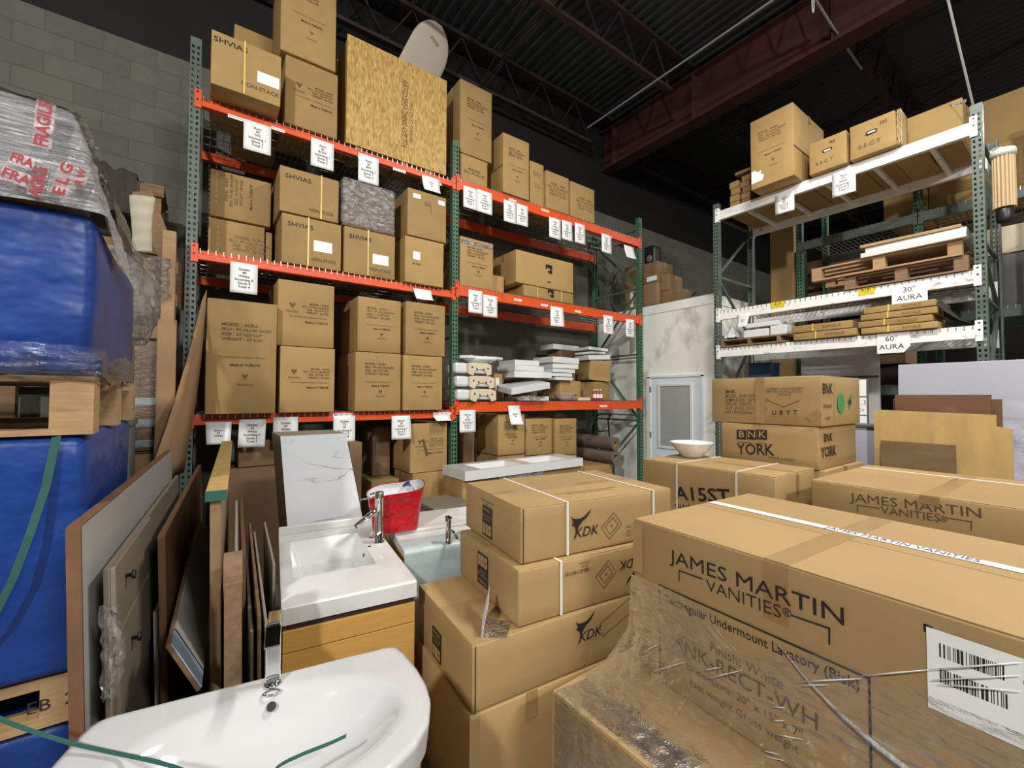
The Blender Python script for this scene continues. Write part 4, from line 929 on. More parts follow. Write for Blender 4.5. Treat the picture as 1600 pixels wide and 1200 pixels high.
sheet(1152, 1171, 492, 516, 'Aura\n24', 'curled torn sheet at the left of the middle white beam', gW, 'X', RX-0.0145, curl=0.05, lift=0.03)
def plate(l, r, yt, yb, lines, label, cut=0.0):
    a = on(l, yt, 'X', RX-0.0145); b = on(r, yt, 'X', RX-0.0145); h = a.z - on(l, yb, 'X', RX-0.0145).z; w_ = a.y - b.y
    s = thing('shelf_sign', label, 'paper sign', (RX-0.0145, (a.y+b.y)/2, a.z), R(-90), 'size signs on the white beams')
    MB().prism([(-w_/2, 0), (-w_/2, -h), (w_/2-cut, -h), (w_/2, -h+cut*1.3), (w_/2, 0)], (0,0,0), (1,0,0), (0,0,1), (0,0.002,0)).build('sheet', M['paper'], s)
    text(s, lines, (-cut*0.3, -0.001, -h*0.5), (1,0,0), (0,0,1), h*0.36, M['ink'], sx=1.0, ls=1.1); return s
plate(1393, 1449, 447, 478, '30"\nAURA', 'torn sign reading 30 inch on the middle white beam')
plate(1370, 1422, 522, 553, '60"\nAURA', 'sign reading 60 inch Aura with a cut corner on the lowest white beam', 0.05)
# ================================================================ goods on the white-beam rack and behind it
def xb(z0, l, r, yt, xf, depth, label, yr=None, group=None, drz=0, **k):
    a = on(l, yt, 'X', xf); b = on(r, yr if yr else yt, 'X', xf)
    w_, h = a.y - b.y, a.z - z0
    v = Vector((xf, (a.y+b.y)/2, z0)) + Matrix.Rotation(R(-90)+drz, 3, 'Z') @ Vector((0, depth/2, 0))
    c = Carton(v, R(-90)+drz, w_, depth, h, label, group, **k); c.top = z0 + h + 0.005; return c
G = 'cartons on the top shelf of the white-beam rack'
zt_ = ZW['top'] + 0.003
c = xb(zt_, 1172, 1239, 192, 5.63, 0.95, 'largest carton with a torn white patch on the top white beam, overhanging it', 159, G); aura_print(c, m='ink_faint')
o, U, V, n = face(c.w, c.d, c.h, 'front')
MB().prism([(0,0),(.13,.01),(.15,.07),(.11,.10),(.12,.14),(.07,.13),(.05,.16),(0,.16)], o - U*c.w*0.48 - V*c.h*0.42 + n*c.o, U, V, n*0.001).build('torn_patch', M['paper'], c.root)
MB().box((c.w/2+c.o-0.001, -c.d/2, c.h*0.40), (c.w/2+c.o+0.001, c.d/2, c.h*0.415)).build('flap_seam', M['ink_soft'], c.root)
def handhole(c, u, v):
    o, U, V, n = face(c.w, c.d, c.h, 'front'); pts = []
    for k in range(12):
        a = 2*math.pi*k/12; pts.append((0.032*math.copysign(1, math.cos(a)) + 0.018*math.cos(a), 0.018*math.sin(a)))
    MB().prism(pts, o + U*u + V*v + n*c.o, U, V, n*0.001).build('hand_hole', M['ink'], c.root)
    MB().prism([(x*0.7, y*0.45-0.004) for x, y in pts], o + U*u + V*v + n*(c.o+0.001), U, V, n*0.001).build('hand_hole', M['paper'], c.root)
c = xb(zt_, 1264, 1322, 226, 5.80, 0.55, 'smaller of two hand-hole cartons on the top white beam', 198, G, m='kraft_dark' if False else 'kraft'); handhole(c, 0, c.h*0.10); c.text('front', 0.05, c.h*0.3, 0.04, '365', 'ink'); c.text('front', -0.03, -c.h*0.22, 0.05, '3.5.C.T', 'ink_soft', 'CENTER', 1.2)
c = xb(zt_, 1327, 1399, 200, 5.80, 0.38, 'larger hand-hole carton with torn side flaps on the top white beam', 165, G, dent=0.012); handhole(c, 0, c.h*0.12); c.text('front', 0.1, c.h*0.28, 0.045, '365', 'ink'); c.text('front', -0.02, -c.h*0.2, 0.055, '5.E.C.T', 'ink_soft', 'CENTER', 1.2)
for k in range(3):
    MB().grid(lambda u, v: Vector((c.w/2+0.008+0.012*k+0.008*nz((u*4, v*9, k), 1, k), -c.d/2+0.02+u*0.25, c.h*v)), 5, 12).build('torn_flap', M['kraft_edge'], c.root, smooth=True, solid=0.004)
c = xb(zt_, 1410, 1504, 188, 6.22, 0.50, 'large carton at the right end of the top white shelf, set back', 153, G); c.rect('front', 0.2, c.h*0.38, 0.12, 0.03, 'film_bag', 'tape')
for k, (l, r, y0_, xx) in enumerate(((1139, 1155, 285, 5.95), (1157, 1172, 275, 5.93))):
    a, b = on(l, 300, 'X', xx), on(r, 300, 'X', xx); n_ = 4 if k == 0 else 5; hh = (on(l, y0_, 'X', xx).z - zt_)/n_
    for i in range(n_):
        cc_ = Carton((xx+0.22, (a.y+b.y)/2 + 0.008*(i % 2), zt_+i*hh), R(-90+2*((i*7) % 3-1)), a.y-b.y-0.015, 0.40, hh-0.004,
               '%s flat pack of the %s pile at the left end of the top white shelf' % (('lowest', 'second', 'third', 'fourth', 'fifth')[i], ('left', 'right')[k]), 'flat packs on the top white shelf', tape=False, cat='flat pack', name='flat_pack')
o = thing('flat_cardboard', 'bent cardboard lid lying on the right pile of flat packs', 'cardboard', (5.93+0.2, on(1158, 275, 'X', 5.93).y-0.02, on(1157, 272, 'X', 5.93).z+0.004), R(-90))
MB().box((-0.10, -0.2, 0), (0.10, 0.2, 0.012)).box((-0.10, -0.2, 0.012), (0.1, -0.19, 0.04)).build('sheet', M['kraft_dark'], o)

def pallet(name, label, loc, rz, w_, d_, h=0.14, group=None, m='wood', nb=6, blocks=True):
    p = thing('pallet', label, 'pallet', loc, rz, group); t = 0.018
    for i in range(nb):
        y = -d_/2 + i*(d_-0.09)/(nb-1); MB().box((-w_/2, y, h-t), (w_/2, y+0.09, h)).build('deck_board', M[m], p)
    for i in range(3):
        x = -w_/2 + i*(w_-0.10)/2
        if blocks:
            for j in range(3):
                y = -d_/2 + j*(d_-0.10)/2; MB().box((x, y, t), (x+0.10, y+0.10, h-t)).build('block', M[m], p)
        else:
            MB().box((x, -d_/2, t), (x+0.04, d_/2, h-t)).build('stringer', M[m], p)
    for j in range(3):
        y = -d_/2 + j*(d_-0.10)/2; MB().box((-w_/2, y, 0), (w_/2, y+0.10, t)).build('bottom_board', M[m], p)
    return p
zm = ZW['mid'] + 0.006
def yspan(l, r, y, xf):
    a, b = on(l, y, 'X', xf).y, on(r, y, 'X', xf).y
    if xf < 6.0: a, b = min(a, 3.14), max(b, 0.74)
    return (a+b)/2, a-b
yc, w_ = yspan(1316, 1519, 430, 5.80); pallet('p', 'lower pallet with a red-brown block on the middle white shelf', (6.36, yc, zm+0.002), R(-90), w_, 1.0, 0.145, 'pallets on the white-beam rack', 'wood_old')
yc2, w2 = yspan(1264, 1500, 420, 5.76); pallet('p', 'upper pallet of raw wood blocks on the middle white shelf', (6.32, yc2, zm+0.150), R(-89), w2, 1.0, 0.15, 'pallets on the white-beam rack', 'wood')
zq = zm + 0.303
for k, (l, r, hh, mm, nm, dx) in enumerate(((1345, 1518, 0.05, 'whitefoam', 'lower white foam panel on the upper pallet', 0.0), (1352, 1512, 0.05, 'whitepanel', 'upper white panel on the upper pallet', 0.02), (1345, 1503, 0.030, 'wood', 'raw wooden board on top of the white panels', 0.0))):
    yk, wk_ = yspan(l, r, 385, 5.80)
    t = thing('foam_sheet', nm, 'sheet', (5.78+dx, yk, zq), R(-90+k)); MB().box((-wk_/2, 0, 0), (wk_/2, 0.9, hh)).build('board', M[mm], t, bevel=0.004)
    if k < 2: MB().grid(lambda u, v: Vector((wk_/2+0.002 + 0.006*v*(1-v), u*0.9, hh*v)), 6, 3).build('film', M['film_grey'], t, smooth=True)
    zq += hh + 0.003
zl_ = ZW['low'] + 0.006
yk, wk_ = yspan(1122, 1226, 530, 5.84); pallet('p', 'thin dark pallet under the white sinks on the lowest white shelf', (6.24, yk, zl_+0.002), R(-90), wk_, 0.75, 0.10, 'pallets on the white-beam rack', 'wood_old', 5, False)
zz = zl_ + 0.105
for k, (l, r, hh, nm, dz_) in enumerate(((1158, 1199, 0.10, 'left lower white sink on the thin pallet', 0), (1200, 1228, 0.12, 'right white sink on the thin pallet', 0), (1160, 1215, 0.06, 'white sink lying across the other two on the thin pallet', 0.125))):
    yk, wk_ = yspan(l, r, 505, 5.86); t = thing('rectangular_sink', nm, 'sink', (6.12, yk, zz+dz_), R(-90), 'white sinks on the lowest white shelf')
    MB().box((-wk_/2+0.006, -0.22, 0), (wk_/2-0.006, 0.22, hh)).build('apron', M['ceramic'], t, bevel=0.008); MB().box((-wk_/2+0.05, -0.17, hh), (wk_/2-0.05, 0.12, hh+0.003)).build('basin_underside', M['ceramic'], t)
t = thing('crumpled_paper', 'crumpled grey packing paper at the left end of the lowest white shelf', 'packaging', (6.0, on(1142, 510, 'X', 5.95).y-0.02, zz))
MB().grid(lambda u, v: Vector(((v-.5)*0.3, (u-.5)*0.20, 0.02+0.16*math.sin(math.pi*u)*math.sin(math.pi*v)+0.03*nz((u*5, v*5, 0), 1, 5))), 14, 14).build('paper', M['lining'], t, smooth=False)
G = 'flat cartons on the lowest white shelf'
def flats(l, r, y0_, y1_, n_, nm, dx):
    yk, wk_ = yspan(l, r, (y0_+y1_)/2, 5.82); z = zl_; H = on((l+r)/2, y0_, 'X', 5.82).z - z; hh = H/n_
    for i in range(n_):
        cc_ = Carton((5.83+dx+0.30+0.01*i, yk + 0.02*((i*5) % 3 - 1), z), R(-90+1.5*((i*4) % 3-1)), wk_*(1, .97, .99, .94)[i % 4], 0.58, hh-0.009, '%s flat carton of the %s pile on the lowest white shelf' % (('lowest', 'second', 'third', 'topmost')[i if i < n_-1 else 3], nm), G, cat='carton', m='kraft', tape=False, dent=0.004)
        cc_.text('front', wk_*0.18, 0, hh*0.45, 'ROYALE', 'ink_faint', 'CENTER', 1.2); cc_.strap('x', -wk_*0.12, 'strap_yellow', 0.014); z += hh
flats(1236, 1335, 503, 525, 2, 'left short', 0.0)
flats(1341, 1462, 472, 512, 4, 'right tall', 0.0)
t = thing('dark_tarp', 'dark crumpled tarp drooping right of the tall pile of flat cartons', 'tarp', (6.08, on(1496, 505, 'X', 6.05).y, zl_)); MB().grid(lambda u, v: Vector(((v-.5)*0.4, (0.5-u)*0.21, 0.03+0.27*(1-u)**1.6*(0.7+0.3*math.sin(v*7))+0.015*nz((u*6, v*6, 2), 1, 4))), 14, 14).build('cloth', M['rubberdark'], t, smooth=True)

# large cartons on the rack behind
G = 'large cartons on the rear green rack'
zb_ = 4.02 + 0.006
yy = on(1378, 280, 'X', 7.26).y
for k in range(3):
    wk_ = 0.435
    cc_ = Carton((7.62, yy - wk_/2, zb_), R(-90), wk_-0.01, 0.68, 0.60, '%s tall pale carton from the left behind the top white beam' % ('first', 'second', 'third')[k], G); yy -= wk_
    Carton((7.63, cc_.root.location.y, zb_+0.607), R(-90), wk_-0.01, 0.66, 0.55, '%s upper carton from the left on the rear green rack' % ('first', 'second', 'third')[k], G)
zb2 = 2.75 + 0.006
yk, wk_ = yspan(1408, 1512, 350, 7.15); t = thing('panel_pack', 'cream packed panel lying on the rear rack behind the right brace', 'panel', (7.26, 0.85, 2.758), R(-90)); MB().box((-0.40, 0, 0), (0.40, 0.72, 0.60)).build('foam_core', M['greypanel'], t); MB().box((-0.41, -0.02, 0.60), (0.41, 0.73, 0.90)).build('cream_board', M['ceramic_raw'], t)
# upright boards and stacked timber left of it
zf = 0.0
t = thing('cardboard_tube', 'tall upright kraft board wrapped pack standing behind the white beams', 'cardboard', (6.98+0.5, on(1220, 400, 'X', 7.35).y, 0)); MB().box((-0.10, -0.17, 0), (0.10, 0.17, on(1220, 340, 'X', 7.35).z)).build('board', M['kraft'], t, bevel=0.01)
t = thing('black_post', 'pair of black uprights behind the white beams beside the kraft pack', 'post', (7.5, 2.745, 0))
for s_ in (-0.075, -0.012): MB().box((-0.05, s_, 0), (0.05, s_+0.055, 4.0)).build('upright', M['black'], t)
yk, wk_ = yspan(1268, 1340, 400, 7.7)
for i in range(7):
    t = thing('timber_pack', '%s pack of brown boards seen between the white beams' % ('lowest', 'second', 'third', 'fourth', 'fifth', 'sixth', 'topmost')[i], 'boards', (8.8, yk+0.15, 2.2+i*0.27), R(-90+2*((i*3) % 3-1)), 'packs of brown boards behind the rear rack')
    MB().box((-wk_/2-0.2, -0.3, 0.06), (wk_/2+0.5, 0.5, 0.265)).build('board', M['wood_old'], t); MB().box((-wk_/2-0.1, -0.32, 0), (-wk_/2, 0.5, 0.06)).build('batten', M['darkgap'], t); MB().box((wk_/2, -0.32, 0), (wk_/2+0.1, 0.5, 0.06)).build('batten', M['darkgap'], t)
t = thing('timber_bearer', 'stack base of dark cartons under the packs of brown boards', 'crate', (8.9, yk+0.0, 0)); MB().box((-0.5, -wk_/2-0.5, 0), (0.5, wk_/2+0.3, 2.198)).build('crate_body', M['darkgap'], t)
# below the lowest white beam
yk, wk_ = yspan(1250, 1372, 575, 7.0); t = thing('insulation_panel', 'white panel standing behind the rear posts under the lowest white beam', 'panel', (7.03, yk, 0), R(-90)); MB().box((-wk_/2-0.0, 0, 0), (wk_/2, 0.06, 2.36)).build('board', M['whitepanel'], t, bevel=0.004); MB().box((-wk_/2, -0.004, 2.0), (wk_/2, 0.0, 2.03)).build('seam', M['greypanel'], t)
yk, wk_ = yspan(1172, 1206, 575, 6.6); t = thing('storage_bin', 'blue bin under the lowest white beam, above the printed cartons', 'bin', (6.7, yk, 1.98), R(-90)); shell_mesh(wk_, 0.3, 0.24, 3, 0.003).build('bin', M['bluebox'], t, smooth=True); MB().box((-wk_/2-0.01, -0.16, 0.24), (wk_/2+0.01, 0.16, 0.265)).build('lid', M['bluebox'], t, bevel=0.004)
yb_, wb_ = 2.72, 0.78
for i in range(9):
    t = thing('laminate_sheet', '%s white panel from the bottom of the flat stack under the lowest white beam' % ('first', 'second', 'third', 'fourth', 'fifth', 'sixth', 'seventh', 'eighth', 'ninth')[i], 'panel', (6.62+0.02*(i % 2), yb_, 1.36+i*0.068), R(-90), 'white panels stacked under the lowest white beam'); MB().box((-wb_/2, -0.2, 0), (wb_/2, 0.2, 0.064)).build('board', M['whitepanel'], t, bevel=0.004)
t = thing('workbench', 'plain bench carrying the stacked white panels', 'bench', (6.62, yb_, 0), R(-90)); MB().box((-wb_/2, -0.2, 1.31), (wb_/2, 0.22, 1.358)).build('top', M['wood_old'], t)
for sx in (-1, 1):
    for sy in (-0.18, 0.2): MB().box((sx*wb_/2-0.03-0.03*sx, sy-0.02, 0), (sx*wb_/2+0.03-0.03*sx, sy+0.02, 1.31)).build('leg', M['wood_old'], t)
# right of the posts: bin with lid, cartons
pb_ = on(1566, 326, 'X', 6.02); hb = on(1566, 240, 'X', 6.02).z - pb_.z; rb_ = 0.066
t = thing('bamboo_basket', 'slatted bamboo holder with a white lid and black foot hooked beside the right rack post', 'holder', (6.02, pb_.y-0.015, pb_.z))
for k in range(16):
    a = 2*math.pi*k/16; MB().tube([(rb_*math.cos(a), rb_*math.sin(a), 0), (rb_*math.cos(a), rb_*math.sin(a), hb)], 0.0115, 6).build('slat', M['bamboo'], t)
MB().lathe([(0.0, 0), (rb_-0.006, 0), (rb_-0.006, hb-0.01), (0, hb-0.01)], 20).build('liner', M['bamboo'], t)
MB().lathe([(rb_+0.018, hb-0.035), (rb_+0.022, hb+0.005), (rb_+0.014, hb+0.028), (0.0, hb+0.032)], 24).build('lid', M['whitefoam'], t, smooth=True)
MB().lathe([(0.02,-0.14),(0.05,-0.13),(0.058,-0.10),(0.058,-0.02),(0.05,0.0),(0.0,0.0)], 20).build('black_foot', M['black'], t, smooth=True)
MB().tube([(0, 0, hb+0.03), (0, 0.0, hb+0.06), (0, 0.05, hb+0.07), (0, 0.085, hb+0.05)], 0.004, 6).build('hook', M['steel'], t)
# far right shelf of cartons beyond the posts
G = 'cartons beyond the right rack post'
fr_ = thing('pallet_rack', 'rear rack bay at the right edge holding cartons and the bamboo bin', 'rack', (6.40, 0.30, 0), R(-90))
for x in (0.0, 2.3): inst('post', pm_g3, fr_, Matrix.Translation((x, 0.004, 0)));  inst('post', pm_g3, fr_, Matrix.Translation((x, RD, 0)) @ Matrix.Rotation(math.pi, 4, 'Z'))
zA = 3.56
for z in (zA, 2.70, 2.0):
    beam(fr_, 0.04, 2.26, z, 0.12, -0.004, M['greygreen']); beam(fr_, 0.04, 2.26, z, 0.12, RD, M['greygreen'], front=False)
    MB().box((0.05, 0.055, z-0.02), (2.25, RD-0.055, z-0.002)).build('deck_board', M['wood'], fr_)
for (y0_, w_, h, zz, nm) in ((-0.16, 0.55, 0.66, zA, 'upper carton right of the bamboo bin'), (0.10, 0.30, 0.62, 2.703, 'tall carton below the bamboo bin'), (-0.45, 0.7, 0.5, 2.703, 'large carton at the right edge below the bamboo bin')):
    cc_ = Carton((6.95, y0_-w_/2, zz+0.003), R(-90), w_, 0.6, h, nm + ' beyond the rack post', G)
    if 'tall' in nm: cc_.rect('front', 0.02, -h*0.22, 0.17, 0.17, 'paper', 'paper_sheet'); cc_.rect('front', 0, h*0.05, w_*0.98, 0.008, 'ink_soft', 'seam')
t = thing('board_stack', 'cream board standing on edge right of the rack post', 'board', (6.50, 0.12, 2.003), R(-90)); MB().box((-0.10, 0, 0), (0.09, 0.30, 0.52)).build('board', M['ceramic_raw'], t)
for k, x in enumerate((0.12, 0.17, 0.22)): t = thing('board_stack', '%s dark board on edge right of the cream board' % ('first', 'second', 'third')[k], 'board', (6.50, 0.12-x, 2.003), R(-90), 'dark boards on edge'); MB().box((0, 0, 0), (0.035, 0.3, 0.5)).build('board', M[('wood_old','brownboard','wood')[k]], t)

# boxes on the office roof
G = 'things on the office roof'
def ofb(l, r, yt, yb_, x, d, nm, h=None, **k):
    a, b = on(l, yt, 'X', x), on(r, yt, 'X', x); h = h or (a.z - on(l, yb_, 'X', x).z)
    return Carton((x+d/2, (a.y+b.y)/2, OT+0.03), R(-90), a.y-b.y, d, h, nm, G, **k)
xo = 6.6
def ob(l, r, yt, xf, d, nm, z0=None, **k):
    z0 = OT+0.033 if z0 is None else z0
    a, b = on(l, yt, 'X', xf), on(r, yt, 'X', xf)
    c = Carton((xf+d/2, (a.y+b.y)/2, z0), R(-90), a.y-b.y, d, a.z-z0, nm, G, **k); c.top = a.z; return c
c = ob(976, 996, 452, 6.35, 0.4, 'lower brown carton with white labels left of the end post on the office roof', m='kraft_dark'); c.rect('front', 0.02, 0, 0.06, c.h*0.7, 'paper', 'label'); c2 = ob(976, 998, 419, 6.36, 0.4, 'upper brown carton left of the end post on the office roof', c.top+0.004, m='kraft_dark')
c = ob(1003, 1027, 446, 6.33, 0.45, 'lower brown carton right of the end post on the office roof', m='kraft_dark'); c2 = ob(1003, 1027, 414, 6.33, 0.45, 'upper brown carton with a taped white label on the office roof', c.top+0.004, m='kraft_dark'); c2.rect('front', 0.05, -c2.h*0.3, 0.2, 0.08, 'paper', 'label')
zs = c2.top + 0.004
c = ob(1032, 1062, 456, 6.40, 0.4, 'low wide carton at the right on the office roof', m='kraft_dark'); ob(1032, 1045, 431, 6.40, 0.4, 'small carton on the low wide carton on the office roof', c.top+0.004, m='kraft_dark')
a, b = on(1006, 410, 'X', 6.45), on(1020, 382, 'X', 6.45)
t = thing('loudspeaker', 'black speaker on top of the brown cartons on the office roof', 'speaker', (6.58, (a.y+b.y)/2, zs), R(-90)); shell_mesh(a.y-b.y, 0.22, b.z-zs, 2, 0.001).build('cabinet', M['black'], t, smooth=True)
MB().lathe([(0.06,0),(0.075,0.006),(0.03,0.012),(0.0,0.008)], 16).build('cone', M['greypanel'], t, smooth=True).matrix_local = Matrix.Translation((0, -0.112, 0.12)) @ Matrix.Rotation(R(90), 4, 'X')
def mess(nm, px, py, x, s, m, seed):
    p = on(px, py, 'X', x); t = thing('tangled_cable', nm, 'cable', (x, p.y, OT+0.035)); h = max(0.05, p.z - OT)
    rnd = random.Random(seed); pts = [Vector((rnd.uniform(-s, s)*0.6, rnd.uniform(-s, s), rnd.uniform(0.012, h))) for _ in range(9)]; pts[0].z = 0.012
    MB().tube(pts, 0.012, 6).build('cable', M[m], t, smooth=True)
mess('tangle of black cable left of the cartons on the office roof', 962, 415, 6.5, 0.12, 'black', 3)
mess('small tangle of black cable right of the cartons on the office roof', 1085, 462, 6.5, 0.1, 'black', 8)

# ================================================================ near cartons
def corner(px, py, z, rz, w_, d_, h, label, group=None, **k):
    p = on(px, py, 'Z', z)     # the top front-left corner of the box
    ctr = p + Matrix.Rotation(rz, 3, 'Z') @ Vector((w_/2, d_/2, 0))
    c = Carton((ctr.x, ctr.y, z-h), rz, w_, d_, h, label, group, **k); c.top = z; return c
def uv(c, f, px, py):
    bpy.context.view_layer.update(); mi = c.root.matrix_world.inverted()
    o, U, V, n = face(c.w, c.d, c.h, f); a = mi @ CAM; d = (mi.to_3x3() @ ray(px, py)); t = (o - a).dot(n)/d.dot(n); q = a + d*t - o
    return q.dot(U), q.dot(V)
def fit(c, f, s, pl, pr, size, m='ink', bold=0.0, ls=1.0, shear=0.0, horiz=False):
    a, b = uv(c, f, *pl), uv(c, f, *pr); me = text_mesh(s, 'CENTER', bold, ls, shear)
    xs = [v.co.x for v in me.vertices]; w0 = max(xs) - min(xs); L = math.hypot(b[0]-a[0], b[1]-a[1])
    rot = 0 if horiz else math.atan2(b[1]-a[1], b[0]-a[0])
    return c.text(f, (a[0]+b[0])/2, (a[1]+b[1])/2, size, s, m, 'CENTER', L/(w0*size), bold, ls, rot, None, shear)
def line(c, f, pts, wd, m='ink', name='printed_line'):
    o, U, V, n = face(c.w, c.d, c.h, f); mb = MB(); q = [uv(c, f, *p) for p in pts]
    for a, b in zip(q, q[1:]):
        A = o + U*a[0] + V*a[1] + n*(c.o+0.0006); B = o + U*b[0] + V*b[1] + n*(c.o+0.0006); dd = (B-A).normalized(); s = n.cross(dd)
        A = A - dd*wd/2; B = B + dd*wd/2
        mb.add([A-s*wd/2, B-s*wd/2, B+s*wd/2, A+s*wd/2], [(0,1,2,3)])
    ob = mb.build(name, M[m], c.root); ob['kind'] = 'stuff'; return ob
def rline(c, f, pts, wd, m='ink', name='printed_line'):
    o, U, V, n = face(c.w, c.d, c.h, f); mb = MB()
    for a, b in zip(pts, pts[1:]):
        A = o + U*a[0] + V*a[1] + n*(c.o+0.0006); B = o + U*b[0] + V*b[1] + n*(c.o+0.0006); dd = (B-A).normalized(); s = n.cross(dd); A = A - dd*wd/2; B = B + dd*wd/2
        mb.add([A-s*wd/2, B-s*wd/2, B+s*wd/2, A+s*wd/2], [(0,1,2,3)])
    ob = mb.build(name, M[m], c.root); ob['kind'] = 'stuff'; return ob
ROO = [(0,62),(-6,72),(-3,80),(2,70),(10,60),(40,52),(90,50),(140,66),(206,118),(196,96),(158,52),(112,24),(78,-6),(64,-30),(58,-62),(42,-96),(16,-128),(20,-118),(36,-84),(42,-50),(34,-20),(14,0),(-2,6),(4,14),(14,22),(10,36)]
def kdk(c, u, v, k, flip=False):
    o, U, V, n = face(c.w, c.d, c.h, 'front'); s = -1 if flip else 1
    p = o + U*u + V*v + n*(c.o+0.0004)
    MB().prism([(x*k, y*k) for x, y in ROO], p, U*s, V*s, n*0.0005).build('kangaroo_emblem', M['ink'], c.root)
    c.text('front', u + s*150*k, v - s*72*k, 120*k, 'KDK', 'ink', 'CENTER', 1.05, 0, 1, math.pi if flip else 0, None, 0.25)
def sinkicon(c, u, v, k, rot):
    cs, sn = math.cos(rot), math.sin(rot)
    def rr(pts): return [(u + (x*cs - y*sn)*k, v + (x*sn + y*cs)*k) for x, y in pts]
    rline(c, 'front', rr([(-.5,-.4),(.5,-.4),(.5,.4),(-.5,.4),(-.5,-.4)]), 0.003, 'ink_soft', 'sink_icon')
    rline(c, 'front', rr([(-.32,-.25),(.32,-.25),(.32,.25),(-.32,.25),(-.32,-.25)]), 0.003, 'ink_soft', 'sink_icon')
    rline(c, 'front', rr([(-.03,0),(.03,0)]), 0.06*k, 'ink_soft', 'sink_icon')
def fragile(c, u, v, w_, h, flip=False):
    c.rect('left', u, v, w_, h, 'ink', 'black_label', 0.0006)
    r0 = math.pi if flip else 0; s = -1 if flip else 1
    q = c.o + 0.0012
    c.text('left', u, v + s*h*0.38, w_*0.20, 'FRAGILE', 'kraft_near', 'CENTER', 1.0, 0.01, 1, r0, q)
    c.text('left', u, v + s*h*0.12, w_*0.13, 'HANDLE WITH CARE\nTHIS SIDE UP', 'kraft_near', 'CENTER', 0.78, 0.005, 1.2, r0, q)
    for k in range(3):
        c.rect('left', u + (k-1)*w_*0.3, v - s*h*0.26, w_*0.24, h*0.34, 'kraft_near', 'pictogram', 0.0005, q-0.0004)
        c.text('left', u + (k-1)*w_*0.3, v - s*h*0.26, w_*0.2, 'YT4'[k], 'ink', 'CENTER', 1, 0.01, 1, r0, q+0.0006)
G = 'stacked kangaroo-emblem cartons'
KN = dict(m='kraft_near', tape=False, dent=0.003)
k4 = corner(734, 1121, 0.508, R(-5), 1.06, 0.64, 0.507, 'bottom carton of the kangaroo-emblem stack, standing on the floor', G, **KN); k4.flaps('kraft_near')
k4.rect('front', -k4.w*0.23, k4.h*0.40, 0.055, 0.11, 'tape', 'tape'); k4.rect('front', -k4.w/2+0.02, 0, 0.045, k4.h*0.94, 'tape', 'tape')
k3 = corner(738, 1011, 0.772, R(-5), 1.06, 0.64, 0.257, 'third carton down of the kangaroo-emblem stack, carrying a folded paper', G, **KN); k3.flaps('kraft_near')
k3.rect('top', -k3.w*0.0, 0.0, k3.w*0.99, 0.06, 'tape', 'tape', off=0.0034)
a = uv(k3, 'front', 900, 985); kdk(k3, a[0], a[1], 0.00052); u_, v_ = uv(k3, 'front', 965, 965); rline(k3, 'front', [(u_-.1,v_-.06),(u_-.12,v_+.0),(u_+.08,v_+.08),(u_+.12,v_+.02),(u_-.1,v_-.06)], 0.0025, 'ink_soft', 'sink_icon')
a = uv(k3, 'left', 683, 1007); fragile(k3, a[0], a[1], 0.105, 0.135); rline(k3, 'front', [(-k3.w/2+.012,-.128),(-k3.w/2+.012,.128)], 0.004, 'ink', 'corner_slit')
k2 = corner(810, 894, 1.010, R(-6.5), 1.00, 0.635, 0.231, 'second carton of the kangaroo-emblem stack, printed upside down, with a white strap', G, **KN); k2.flaps('kraft_near')
a = uv(k2, 'front', 1002, 880); kdk(k2, a[0], a[1]-0.02, 0.00052, True); a = uv(k2, 'front', 946, 897); sinkicon(k2, a[0], a[1], 0.10, R(38))
a = uv(k2, 'front', 902, 893); k2.text('front', a[0], a[1], 0.026, '180-5/140/181', 'ink_soft', 'CENTER', 1.0, 0, 1, math.pi); a = uv(k2, 'front', 913, 884); k2.text('front', a[0], a[1], 0.016, 'HANDLE\nWITH\nCARE', 'ink_soft', 'CENTER', 1.0)
a = uv(k2, 'left', 755, 890); fragile(k2, a[0], a[1], 0.115, 0.155, True); a = uv(k2, 'front', 876, 915); k2.strap('x', a[0], 'strap_white', 0.013)
k1 = corner(814, 796, 1.256, R(-8), 0.92, 0.64, 0.239, 'top carton of the kangaroo-emblem stack, with two white straps', G, **KN); k1.flaps('kraft_near')
k1.rect('top', 0.0, 0.0, k1.w*0.99, 0.055, 'tape', 'tape', off=0.0034)
a = uv(k1, 'front', 893, 816); kdk(k1, a[0], a[1]-0.015, 0.00054); a = uv(k1, 'front', 955, 821); sinkicon(k1, a[0], a[1], 0.10, R(38)); a = uv(k1, 'front', 983, 829); k1.text('front', a[0], a[1], 0.02, 'FVN-1\n30S-7\nPCS 1', 'ink_soft')
a = uv(k1, 'left', 762, 815); fragile(k1, a[0], a[1], 0.115, 0.15); a = uv(k1, 'left', 762, 787); k1.text('left', a[0], a[1], 0.02, 'MADE IN CHINA\nQTY : 1', 'ink_soft')
for px in (886, 1020):
    a = uv(k1, 'front', px, 820); k1.strap('x', a[0], 'strap_white', 0.013)
fit(k1, 'top', 'Please keep this side up at all times during storage\nand do not stack heavy goods on top', (868, 773), (965, 764), 0.026, 'ink_soft', horiz=True)
rline(k1, 'front', [(-k1.w/2+.010,-.118),(-k1.w/2+.010,.118)], 0.004, 'ink', 'corner_slit')
